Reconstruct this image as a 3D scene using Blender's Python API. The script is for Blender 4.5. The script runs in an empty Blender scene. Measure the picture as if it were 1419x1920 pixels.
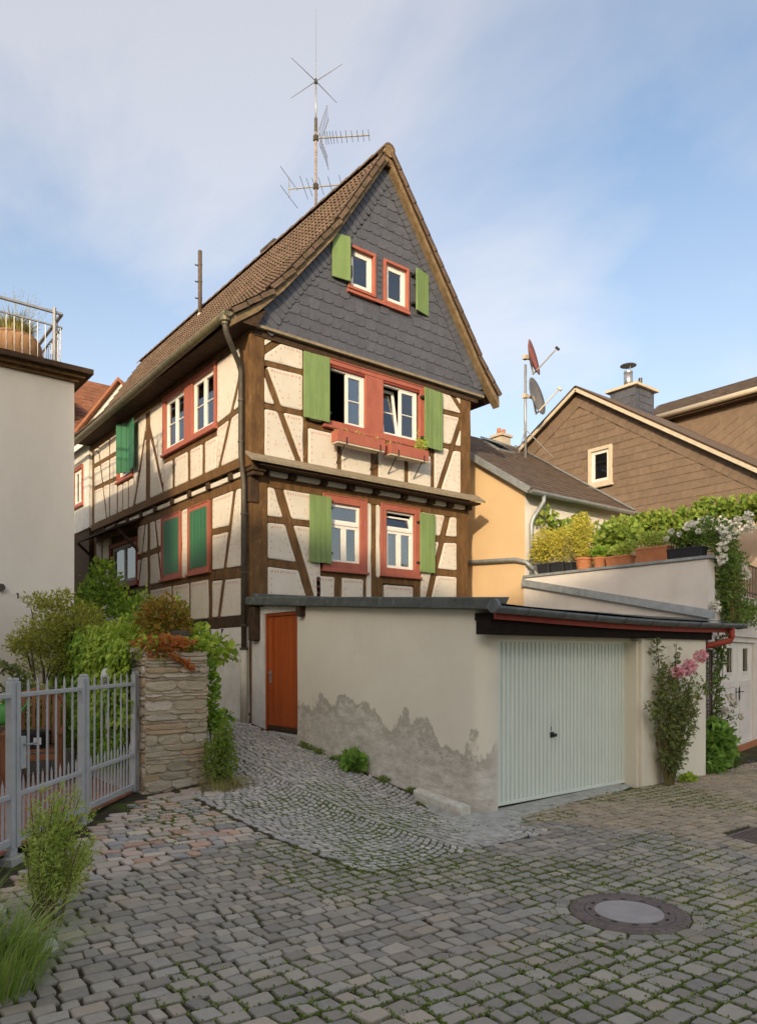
import bpy, bmesh, math, random
from mathutils import Vector, Matrix, noise
R = math.radians
rnd = random.Random(7)
scene = bpy.context.scene
COL = scene.collection

# ---------------------------------------------------------------- camera
cam_d = bpy.data.cameras.new('camera')
cam = bpy.data.objects.new('camera', cam_d)
COL.objects.link(cam)
CAM = Vector((-6.004, -11.115, 1.8))
FWD = Vector((.620, .785, 0)).normalized()
RGT = Vector((.785, -.620, 0)).normalized()
cam.location = CAM
cam.rotation_euler = (R(90), 0, math.atan2(FWD.y, FWD.x) - R(90))
cam_d.sensor_fit = 'HORIZONTAL'
cam_d.sensor_width = 36
cam_d.lens = 36 * 1366 / 1419
cam_d.shift_y = 270 / 1419
cam_d.clip_start = .05
cam_d.clip_end = 3000
scene.camera = cam

# ---------------------------------------------------------------- sky and sun
SUN_EL = R(16)
SUN_TO = Vector((-.78, -.63, 0)).normalized()          # horizontal direction towards the sun
world = bpy.data.worlds.new('World')
scene.world = world
world.use_nodes = True
wn, wl = world.node_tree.nodes, world.node_tree.links
wn.clear()
wout = wn.new('ShaderNodeOutputWorld')
bg = wn.new('ShaderNodeBackground')
bg.inputs['Strength'].default_value = .13
sky = wn.new('ShaderNodeTexSky')
sky.sky_type = 'NISHITA'
sky.sun_disc = False
sky.sun_elevation = SUN_EL
sky.sun_rotation = math.atan2(SUN_TO.x, SUN_TO.y)
sky.air_density = 1.0
sky.dust_density = 3.2
sky.ozone_density = 1.0
tc = wn.new('ShaderNodeTexCoord')
sep = wn.new('ShaderNodeSeparateXYZ')
wl.new(tc.outputs['Generated'], sep.inputs[0])
def wmath(op, a, b=None):
    n = wn.new('ShaderNodeMath'); n.operation = op
    for k, v in enumerate((a, b)):
        if v is None: continue
        if isinstance(v, (int, float)): n.inputs[k].default_value = v
        else: wl.new(v, n.inputs[k])
    return n.outputs[0]
den = wmath('ADD', wmath('ABSOLUTE', sep.outputs[2]), .22)
comb = wn.new('ShaderNodeCombineXYZ')
wl.new(wmath('DIVIDE', sep.outputs[0], den), comb.inputs[0])
wl.new(wmath('DIVIDE', sep.outputs[1], den), comb.inputs[1])
mp = wn.new('ShaderNodeMapping')
mp.inputs['Rotation'].default_value = (0, 0, R(20))
mp.inputs['Location'].default_value = (5.1, 4.0, 6.0)
mp.inputs['Scale'].default_value = (.72, .5, 1)
wl.new(comb.outputs[0], mp.inputs[0])
nz = wn.new('ShaderNodeTexNoise')
nz.inputs['Scale'].default_value = 1.35
nz.inputs['Detail'].default_value = 7
nz.inputs['Roughness'].default_value = .55
nz.inputs['Distortion'].default_value = .45
wl.new(mp.outputs[0], nz.inputs['Vector'])
ramp = wn.new('ShaderNodeValToRGB')
ramp.color_ramp.elements[0].position = .40
ramp.color_ramp.elements[0].color = (0, 0, 0, 1)
ramp.color_ramp.elements[1].position = .63
ramp.color_ramp.elements[1].color = (.95, .95, .95, 1)
wl.new(nz.outputs['Fac'], ramp.inputs[0])
haze = wn.new('ShaderNodeMapRange')                    # thin high cloud thickens to the horizon
haze.inputs[1].default_value = .10; haze.inputs[2].default_value = .55
haze.inputs[3].default_value = .70; haze.inputs[4].default_value = .05
wl.new(sep.outputs[2], haze.inputs[0])
fac = wmath('MAXIMUM', ramp.outputs[0], haze.outputs[0])
mix = wn.new('ShaderNodeMix'); mix.data_type = 'RGBA'
wl.new(fac, mix.inputs[0])
wl.new(sky.outputs[0], mix.inputs[6])
cl = wn.new('ShaderNodeMix'); cl.data_type = 'RGBA'; cl.blend_type = 'ADD'; cl.inputs[0].default_value = .55   # cloud lit by its own part of the sky
cl.inputs[6].default_value = (1.95, 1.76, 1.62, 1)
wl.new(sky.outputs[0], cl.inputs[7])
wl.new(cl.outputs[2], mix.inputs[7])
wl.new(mix.outputs[2], bg.inputs['Color'])
wl.new(bg.outputs[0], wout.inputs[0])

sun_d = bpy.data.lights.new('sun', 'SUN')
sun_d.energy = 2.0
sun_d.angle = R(1.2)
sun_d.color = (1, .80, .55)
sun = bpy.data.objects.new('sun', sun_d)
COL.objects.link(sun)
SUN_DIR = Vector((SUN_TO.x * math.cos(SUN_EL), SUN_TO.y * math.cos(SUN_EL), math.sin(SUN_EL)))
sun.rotation_euler = SUN_DIR.to_track_quat('Z', 'Y').to_euler()
sun.location = (-20, -16, 20)
scene.view_settings.view_transform = 'Standard'
scene.view_settings.look = 'None'
scene.view_settings.gamma = 1
scene.view_settings.exposure = 1.06
scene.render.engine = 'CYCLES'

# ---------------------------------------------------------------- materials
MATS = {}
def mat(name, c1, c2=None, scale=6., rough=.8, bump=.0, bscale=60., spec=.25, metal=0., stretch=(1, 1, 1),
        pick=None, vary=.0, dirt=None, dscale=2., dthr=(.5, .7), trans=0., detail=5.):
    """c1/c2 blended by noise; pick = list of colours chosen per piece; vary = brightness jitter per piece;
    dirt = colour laid over by a second noise; trans = leaf translucency"""
    m = bpy.data.materials.new(name); m.use_nodes = True
    N, L = m.node_tree.nodes, m.node_tree.links
    N.clear()
    out = N.new('ShaderNodeOutputMaterial')
    p = N.new('ShaderNodeBsdfPrincipled')
    p.inputs['Roughness'].default_value = rough
    p.inputs['Specular IOR Level'].default_value = spec
    p.inputs['Metallic'].default_value = metal
    geo = N.new('ShaderNodeNewGeometry')
    mpn = N.new('ShaderNodeMapping')
    mpn.inputs['Scale'].default_value = stretch
    L.new(geo.outputs['Position'], mpn.inputs[0])
    def noi(sc, det=detail, rg=.6):
        n = N.new('ShaderNodeTexNoise')
        n.inputs['Scale'].default_value = sc
        n.inputs['Detail'].default_value = det
        n.inputs['Roughness'].default_value = rg
        L.new(mpn.outputs[0], n.inputs['Vector'])
        return n.outputs['Fac']
    def mixc(f, a, b, bt='MIX'):
        x = N.new('ShaderNodeMix'); x.data_type = 'RGBA'; x.blend_type = bt
        for k, v in ((0, f), (6, a), (7, b)):
            if isinstance(v, tuple): x.inputs[k].default_value = v if len(v) == 4 else v + (1,)
            elif isinstance(v, (int, float)): x.inputs[k].default_value = v
            else: L.new(v, x.inputs[k])
        return x.outputs[2]
    def rng(v, a, b, c=0., d=1.):
        x = N.new('ShaderNodeMapRange')
        for k, q in ((1, a), (2, b), (3, c), (4, d)): x.inputs[k].default_value = q
        L.new(v, x.inputs[0])
        return x.outputs[0]
    rv = None
    if pick or vary:
        oi = N.new('ShaderNodeObjectInfo')
        ad = N.new('ShaderNodeMath'); ad.operation = 'ADD'
        L.new(oi.outputs['Random'], ad.inputs[0]); L.new(geo.outputs['Random Per Island'], ad.inputs[1])
        fr = N.new('ShaderNodeMath'); fr.operation = 'FRACT'; L.new(ad.outputs[0], fr.inputs[0])
        rv = fr.outputs[0]
    base = c1
    if pick:
        cr = N.new('ShaderNodeValToRGB'); cr.color_ramp.interpolation = 'CONSTANT' if len(pick) > 4 else 'LINEAR'
        el = cr.color_ramp.elements
        while len(el) < len(pick): el.new(.5)
        for k, c in enumerate(pick):
            el[k].position = k / len(pick) if cr.color_ramp.interpolation == 'CONSTANT' else k / max(1, len(pick) - 1)
            el[k].color = c + (1,)
        L.new(rv, cr.inputs[0]); base = cr.outputs[0]
    col = base
    if c2: col = mixc(rng(noi(scale), .35, .65), base, c2) if not pick else mixc(rng(noi(scale), .35, .75, 0, .6), base, c2)
    if vary:
        w = N.new('ShaderNodeTexWhiteNoise'); w.noise_dimensions = '1D'; L.new(rv, w.inputs['W'])
        g = rng(w.outputs['Value'], 0, 1, 1 - vary, 1 + vary)
        hs = N.new('ShaderNodeHueSaturation'); L.new(g, hs.inputs['Value'])
        if isinstance(col, tuple): hs.inputs['Color'].default_value = col + (1,)
        else: L.new(col, hs.inputs['Color'])
        col = hs.outputs[0]
    if dirt:
        col = mixc(rng(noi(dscale, 8., .65), *dthr), col, dirt)
    if isinstance(col, tuple): p.inputs['Base Color'].default_value = col + (1,)
    else: L.new(col, p.inputs['Base Color'])
    if bump:
        b = N.new('ShaderNodeBump'); b.inputs['Strength'].default_value = bump; b.inputs['Distance'].default_value = .02
        L.new(noi(bscale, 4.), b.inputs['Height']); L.new(b.outputs[0], p.inputs['Normal'])
    if trans:
        t = N.new('ShaderNodeBsdfTranslucent')
        if isinstance(col, tuple): t.inputs[0].default_value = col + (1,)
        else: L.new(col, t.inputs[0])
        ms = N.new('ShaderNodeMixShader'); ms.inputs[0].default_value = trans
        L.new(p.outputs[0], ms.inputs[1]); L.new(t.outputs[0], ms.inputs[2]); L.new(ms.outputs[0], out.inputs[0])
    else:
        L.new(p.outputs[0], out.inputs[0])
    MATS[name] = m
    return m

mat('infill', (.675, .63, .545), (.63, .58, .49), 3, .9, .25, 90, .15, dirt=(.56, .50, .41), dscale=5, dthr=(.58, .85))
mat('ornament', (.55, .20, .15), None, rough=.9)
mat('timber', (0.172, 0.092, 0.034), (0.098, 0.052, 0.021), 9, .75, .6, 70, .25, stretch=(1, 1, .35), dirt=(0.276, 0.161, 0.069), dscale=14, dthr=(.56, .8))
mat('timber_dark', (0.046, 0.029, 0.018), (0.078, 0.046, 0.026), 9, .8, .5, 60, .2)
mat('slate', (.098, .103, .122), (.074, .078, .094), 14, .55, .25, 60, .35, vary=.09, dirt=(.10, .095, .09), dscale=9, dthr=(.6, .8))
mat('roof_tile', (.165, .112, .080), (.120, .084, .062), 10, .85, .4, 80, .2, vary=.16, dirt=(.09, .085, .045), dscale=4, dthr=(.52, .75))
mat('weather_board', (.30, .25, .17), (.22, .18, .12), 12, .85, .4, 60, .2, dirt=(.14, .12, .08), dscale=7, dthr=(.55, .75))
mat('verge_wood', (.26, .19, .11), (.16, .11, .06), 8, .85, .4, 60, .2)
mat('green_paint', (.195, .285, .100), (.150, .225, .075), 7, .55, .15, 50, .35, vary=.05, dirt=(.25, .32, .17), dscale=14, dthr=(.60, .78), stretch=(1, 1, .25))
mat('deep_green_paint', (.028, .150, .070), (.036, .130, .060), 6, .5, .15, 50, .35, vary=.06)
mat('red_paint', (.40, .125, .082), (.34, .105, .07), 6, .6, .2, 60, .3, dirt=(.27, .085, .06), dscale=11, dthr=(.55, .75), stretch=(1, 1, .4))
mat('red_dark', (.26, .05, .03), (.2, .04, .025), 6, .6, .2, 60, .3)
mat('white_frame', (.78, .76, .70), (.72, .70, .64), 8, .5, .1, 60, .4)
mat('grey_frame', (.30, .30, .28), None, rough=.6)
mat('interior', (.05, .045, .04), None, rough=1)
mat('curtain', (.55, .53, .5), (.42, .4, .38), 5, .95, .2, 30, .1, stretch=(6, 6, .4))
mat('gutter_metal', (.17, .15, .09), (.11, .10, .06), 8, .5, .2, 60, .4, metal=.3)
mat('pipe_metal', (.10, .085, .06), (.07, .06, .045), 8, .55, .2, 60, .4, metal=.2)
mat('zinc', (0.363, 0.396, 0.407), (0.264, 0.286, 0.297), 7, .5, .2, 60, .4, metal=.4)
mat('eaves_shade_timber', (.014, .010, .008), (.022, .015, .011), 9, .85, .4, 60, .15)  # timber with the deep shade under the eaves put into its colour
mat('zinc_dark', (.165, .18, .18), (.115, .125, .125), 7, .5, .25, 60, .4, metal=.3, dirt=(.22, .23, .22), dscale=5, dthr=(.55, .75))
mat('roof_felt', (.125, .138, .125), (.080, .088, .078), 6, .9, .5, 120, .2, dirt=(.20, .21, .19), dscale=9, dthr=(.55, .75))
mat('pipe_cream', (.55, .52, .42), (.48, .45, .36), 6, .6, .1, 60, .3)
mat('base_plaster', (.74, .72, .66), (.64, .62, .56), 5, .9, .6, 25, .15, dirt=(0.480, 0.468, 0.420), dscale=3, dthr=(.55, .8))
mat('garage_door', (.75, .80, .715), (.71, .76, .675), 3, .45, .25, 3.5, .35, dirt=(.64, .67, .585), dscale=2.5, dthr=(.6, .9), stretch=(1, 1, .5))
mat('door_red', (.46, .095, .014), (.36, .070, .012), 7, .45, .25, 60, .35, stretch=(1, 1, .12), dirt=(0.333, 0.071, 0.029), dscale=9, dthr=(.55, .8))
mat('red_fascia', (.36, .055, .03), (.28, .042, .025), 6, .55, .15, 60, .3)
mat('concrete', (0.520, 0.520, 0.468), (0.390, 0.377, 0.338), 8, .9, .5, 80, .2, dirt=(0.260, 0.260, 0.221), dscale=4, dthr=(.55, .8))
mat('black_metal', (.02, .02, .02), None, rough=.45, spec=.5)
mat('galvanized', (.42, .42, .42), (.33, .33, .33), 12, .45, .1, 60, .5, metal=.5)
mat('gate_paint', (.48, .49, .48), (.42, .425, .415), 9, .5, .12, 70, .4, dirt=(0.358, 0.358, 0.343), dscale=11, dthr=(.62, .85))
mat('rust_pole', (.22, .14, .09), (.36, .30, .24), 14, .8, .2, 80, .3)
mat('pipe_brown', (.085, .065, .055), (.12, .085, .065), 12, .7, .2, 70, .3)
mat('antenna', (.28, .26, .22), (.2, .18, .15), 10, .6, .1, 60, .4, metal=.3)
mat('white_wall', (0.800, 0.750, 0.663), (0.750, 0.700, 0.613), 1.2, .95, .25, 140, .1, dirt=(0.663, 0.613, 0.537), dscale=.8, dthr=(.5, .85), stretch=(1, 1, .35))
mat('yellow_wall', (.66, .475, .275), (.62, .44, .25), 1.5, .9, .25, 120, .1, dirt=(.62, .42, .2), dscale=1.3, dthr=(.58, .85))
mat('terrace_wall', (0.726, 0.682, 0.638), (0.660, 0.616, 0.572), 2, .9, .2, 110, .1, dirt=(0.572, 0.528, 0.473), dscale=1.2, dthr=(.56, .85))
mat('peach_wall', (.74, .56, .42), (.70, .52, .38), 2, .9, .2, 110, .1)
mat('brown_slate', (.205, .148, .104), (.170, .122, .086), 8, .7, .25, 60, .25, vary=.07)
mat('flat_tile', (0.150, 0.111, 0.085), (0.111, 0.081, 0.062), 8, .8, .35, 70, .2, vary=.16, dirt=(0.221, 0.182, 0.130), dscale=6, dthr=(.6, .8))
mat('orange_tile', (.27, .115, .062), (.19, .080, .046), 6, .85, .35, 60, .2, vary=.2)
mat('trim_cream', (.58, .50, .38), (.50, .43, .32), 8, .7, .1, 60, .3)
mat('steel', (.48, .48, .48), (.4, .4, .4), 8, .3, .05, 60, .5, metal=.8)
mat('dish_red', (.30, .09, .06), (.25, .08, .055), 8, .5, .1, 60, .4)
mat('dish_grey', (.17, .16, .15), (.14, .135, .13), 8, .5, .1, 60, .4)
mat('terracotta', (.46, .19, .09), (.38, .15, .07), 9, .85, .25, 90, .2, dirt=(.48, .32, .22), dscale=8, dthr=(.58, .8))
mat('tan_pot', (.42, .24, .12), (.36, .2, .1), 4, .8, .2, 80, .2)
mat('black_plastic', (.022, .023, .028), None, rough=.5, spec=.4)
mat('soil', (.045, .032, .02), (.03, .02, .013), 20, .95, .6, 80, .1)
mat('chair_wood', (0.269, 0.114, 0.045), (0.187, 0.074, 0.032), 8, .65, .3, 60, .3, vary=.1, stretch=(1, 1, .3))
mat('plastic_green', (.07, .28, .05), None, rough=.4, spec=.4)
mat('lamp_white', (.66, .67, .64), (.6, .6, .57), 8, .45, .05, 60, .4)
mat('brick_paver', (.40, .18, .12), (.30, .14, .095), 9, .9, .4, 90, .15, vary=.2)
mat('iron', (.21, .165, .145), (.15, .12, .105), 14, .65, .4, 90, .35, metal=.2)
mat('manhole_concrete', (.42, .385, .36), (.35, .32, .30), 6, .85, .35, 160, .2, dirt=(0.360, 0.330, 0.300), dscale=9, dthr=(.56, .8))
mat('cobble', (0.329, 0.306, 0.251), (0.426, 0.382, 0.303), 26, .8, .45, 110, .2, vary=.20, detail=7.,
    pick=[(0.304, 0.281, 0.237), (0.323, 0.290, 0.239), (0.343, 0.303, 0.243), (0.281, 0.265, 0.233), (0.360, 0.319, 0.254), (0.310, 0.283, 0.237),
          (0.319, 0.298, 0.254), (0.378, 0.319, 0.243), (0.296, 0.268, 0.224), (0.340, 0.303, 0.246), (0.261, 0.247, 0.219)])
mat('cobble_right', (0.378, 0.311, 0.221), (0.498, 0.406, 0.279), 26, .85, .45, 110, .2, vary=.13, detail=7.,
    pick=[(0.396, 0.323, 0.232), (0.371, 0.314, 0.237), (0.431, 0.340, 0.239), (0.351, 0.296, 0.224), (0.408, 0.330, 0.232), (0.378, 0.320, 0.239)],
    dirt=(0.363, 0.345, 0.128), dscale=1.6, dthr=(.62, .85))
mat('sett', (0.475, 0.459, 0.410), (0.633, 0.594, 0.521), 30, .8, .45, 120, .25, vary=.17, detail=7.,
    pick=[(0.395, 0.387, 0.364), (0.448, 0.426, 0.379), (0.360, 0.354, 0.332), (0.484, 0.455, 0.402), (0.422, 0.400, 0.360), (0.379, 0.365, 0.340)])
mat('rubble', (.46, .40, .33), (.56, .49, .40), 18, .9, .5, 90, .15, vary=.15, detail=7.,
    pick=[(.50, .43, .35), (.50, .37, .29), (.27, .27, .275), (.48, .42, .35), (.50, .30, .21), (.46, .40, .33), (.31, .305, .30), (.55, .47, .37), (.52, .39, .31)])
mat('pillar_stone', (0.482, 0.390, 0.277), (0.674, 0.563, 0.404), 9, .95, 1., 40, .1, vary=.13, detail=9., stretch=(1, 1, 3),
    pick=[(0.542, 0.448, 0.314), (0.494, 0.419, 0.303), (0.578, 0.482, 0.335), (0.470, 0.408, 0.309), (0.602, 0.425, 0.234), (0.530, 0.453, 0.340), (0.542, 0.367, 0.223), (0.674, 0.597, 0.479)],
    dirt=(0.361, 0.321, 0.223), dscale=7, dthr=(.52, .72))
mat('mortar', (0.533, 0.454, 0.330), (0.419, 0.357, 0.255), 10, .95, 1., 45, .1, detail=9.)
mat('pale_stone', (.72, .69, .60), (.60, .57, .48), 10, .9, .6, 60, .15, dirt=(0.325, 0.312, 0.247), dscale=8, dthr=(.55, .75))
mat('joint', (0.056, 0.045, 0.031), (0.089, 0.074, 0.053), 30, .95, .7, 140, .1, dirt=(0.111, 0.145, 0.025), dscale=2.3, dthr=(.50, .64), detail=8.)
mat('bark', (.10, .07, .045), (.16, .12, .085), 20, .9, .5, 70, .1)
mat('rose_cane', (.12, .13, .05), (.17, .10, .05), 15, .8, .3, 70, .1)
def leafm(name, *cols, rough=.6, trans=.36): mat(name, cols[0], None, rough=rough, spec=.3, pick=list(cols), vary=.22, trans=trans)
leafm('leaf_yew', (0.323, 0.357, 0.053), (0.387, 0.410, 0.070), (0.452, 0.451, 0.088), (0.258, 0.304, 0.044))
leafm('leaf_ivy', (0.177, 0.330, 0.045), (0.250, 0.424, 0.057), (0.378, 0.518, 0.061), (0.145, 0.267, 0.041))
leafm('leaf_lime', (0.416, 0.544, 0.065), (0.319, 0.470, 0.060), (0.499, 0.596, 0.087))
leafm('leaf_creeper', (.30, .27, .04), (.40, .22, .04), (.24, .27, .04), (.40, .16, .035))
leafm('leaf_red', (0.501, 0.137, 0.046), (0.615, 0.227, 0.064), (0.364, 0.227, 0.046))
leafm('leaf_vine', (0.225, 0.329, 0.048), (0.277, 0.372, 0.060), (0.173, 0.286, 0.044), (0.329, 0.346, 0.078))
leafm('leaf_gold', (0.634, 0.547, 0.088), (0.481, 0.470, 0.076), (0.700, 0.591, 0.120), (0.372, 0.394, 0.065))
leafm('leaf_rose', (0.187, 0.256, 0.074), (0.273, 0.324, 0.088), (0.153, 0.172, 0.082), (0.341, 0.376, 0.101))
leafm('leaf_rose_dark', (0.148, 0.238, 0.049), (0.208, 0.300, 0.058), (0.113, 0.187, 0.042))
leafm('leaf_mallow', (0.230, 0.414, 0.082), (0.292, 0.476, 0.091), (0.185, 0.351, 0.073))
leafm('leaf_weed', (0.442, 0.556, 0.118), (0.560, 0.617, 0.148), (0.324, 0.465, 0.087))
leafm('leaf_grass', (0.273, 0.402, 0.074), (0.376, 0.487, 0.098), (0.205, 0.329, 0.061))
leafm('leaf_straw', (0.568, 0.473, 0.232), (0.440, 0.400, 0.168), (0.274, 0.294, 0.084))
leafm('moss_green', (0.184, 0.263, 0.038), (0.140, 0.210, 0.035), (0.245, 0.306, 0.052), trans=.1)
leafm('petal_pink', (.86, .47, .52), (.88, .55, .58), (.84, .40, .47), trans=.2)
leafm('petal_white', (.80, .78, .68), (.84, .82, .76), (.72, .70, .58), trans=.2)
leafm('petal_cream', (.62, .62, .26), (.55, .57, .22), (.66, .66, .34), trans=.2)

def glass_mat(name, tint, refl):
    m = bpy.data.materials.new(name); m.use_nodes = True
    N, L = m.node_tree.nodes, m.node_tree.links; N.clear()
    out = N.new('ShaderNodeOutputMaterial')
    t = N.new('ShaderNodeBsdfTransparent'); t.inputs[0].default_value = tint + (1,)
    g = N.new('ShaderNodeBsdfGlossy'); g.inputs['Roughness'].default_value = .03
    g.inputs['Color'].default_value = (.9, .92, .95, 1)
    lw = N.new('ShaderNodeFresnel'); lw.inputs[0].default_value = 1.5
    ad = N.new('ShaderNodeMath'); ad.operation = 'ADD'; ad.use_clamp = True; ad.inputs[1].default_value = refl
    L.new(lw.outputs[0], ad.inputs[0])
    nb = N.new('ShaderNodeBump'); nb.inputs['Strength'].default_value = .06
    nn = N.new('ShaderNodeTexNoise'); nn.inputs['Scale'].default_value = 2.5
    geo = N.new('ShaderNodeNewGeometry'); L.new(geo.outputs['Position'], nn.inputs['Vector'])
    L.new(nn.outputs['Fac'], nb.inputs['Height']); L.new(nb.outputs[0], g.inputs['Normal'])
    mx = N.new('ShaderNodeMixShader'); L.new(ad.outputs[0], mx.inputs[0])
    L.new(t.outputs[0], mx.inputs[1]); L.new(g.outputs[0], mx.inputs[2]); L.new(mx.outputs[0], out.inputs[0])
    MATS[name] = m
glass_mat('glass', (.75, .78, .78), .14)
glass_mat('glass_green', (.45, .5, .25), .10)

def stain_mat():
    """garage render: patchy grey repair and damp along the sloping foot of the wall"""
    m = mat('garage_plaster', (.83, .775, .635), (.785, .73, .595), 1.6, .92, .22, 120, .12, dirt=(.70, .64, .52), dscale=1.1, dthr=(.55, .85))
    N, L = m.node_tree.nodes, m.node_tree.links
    p = next(n for n in N if n.type == 'BSDF_PRINCIPLED')
    src = p.inputs['Base Color'].links[0].from_socket
    geo = N.new('ShaderNodeNewGeometry'); sx = N.new('ShaderNodeSeparateXYZ'); L.new(geo.outputs['Position'], sx.inputs[0])
    def mth(op, a, b, clamp=False):
        n = N.new('ShaderNodeMath'); n.operation = op; n.use_clamp = clamp
        for k, v in enumerate((a, b)):
            if isinstance(v, (int, float)): n.inputs[k].default_value = v
            else: L.new(v, n.inputs[k])
        return n.outputs[0]
    def nz(scale, st, det=6., rg=.6):
        mpn = N.new('ShaderNodeMapping'); mpn.inputs['Scale'].default_value = st; L.new(geo.outputs['Position'], mpn.inputs[0])
        n = N.new('ShaderNodeTexNoise'); n.inputs['Scale'].default_value = scale; n.inputs['Detail'].default_value = det; n.inputs['Roughness'].default_value = rg
        L.new(mpn.outputs[0], n.inputs['Vector']); return n.outputs['Fac']
    # height of the stain's upper edge above datum, following the ramp
    edge = mth('ADD', mth('MULTIPLY', sx.outputs[1], .080), 1.27)
    hgt = mth('SUBTRACT', sx.outputs[2], edge)
    ragged = mth('MULTIPLY', mth('SUBTRACT', nz(1.15, (1, 1, .6), 3., .5), .5), 1.5)
    mid = mth('MULTIPLY', mth('SUBTRACT', nz(4.2, (1, 1, .45), 5., .6), .5), .62)
    fine = mth('MULTIPLY', mth('SUBTRACT', nz(22, (1, 1, .8), 6., .65), .5), .16)
    v = mth('SUBTRACT', mth('ADD', mth('ADD', ragged, mid), fine), hgt)
    def rng(x, a, b):
        n = N.new('ShaderNodeMapRange'); n.inputs[1].default_value = a; n.inputs[2].default_value = b; L.new(x, n.inputs[0]); return n.outputs[0]
    onside = rng(sx.outputs[0], .30, .12)
    soft = mth('MULTIPLY', nz(3., (1, 1, 1), 3.), .22)
    m1 = mth('MULTIPLY', mth('MULTIPLY', rng(mth('ADD', v, soft), .10, .15), .85), onside)
    m2 = mth('MULTIPLY', rng(mth('ADD', v, mth('MULTIPLY', mth('SUBTRACT', nz(6, (1, 1, 1.5), 5.), .5), .7)), .10, .20), onside)
    def mx(f, a, b):
        x = N.new('ShaderNodeMix'); x.data_type = 'RGBA'; L.new(f, x.inputs[0])
        for k, c in ((6, a), (7, b)):
            if isinstance(c, tuple): x.inputs[k].default_value = c + (1,)
            else: L.new(c, x.inputs[k])
        return x.outputs[2]
    damp = mx(rng(nz(5, (1, 1, 1)), .35, .7), (.40, .365, .29), (.49, .45, .37))
    patch = mx(rng(nz(4, (1, 1, 2.2), 9., .7), .38, .62), (.74, .70, .61), (.50, .46, .385))
    c = mx(m1, src, damp)
    c = mx(m2, c, patch)
    L.new(c, p.inputs['Base Color'])
    b = N.new('ShaderNodeBump'); b.inputs['Strength'].default_value = .5; b.inputs['Distance'].default_value = .03
    rough = mth('ADD', mth('MULTIPLY', nz(14, (1, 1, 1.6), 8., .7), mth('ADD', mth('MULTIPLY', m2, .9), .12)), mth('MULTIPLY', m1, .25))
    L.new(rough, b.inputs['Height']); L.new(b.outputs[0], p.inputs['Normal'])
stain_mat()
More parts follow.
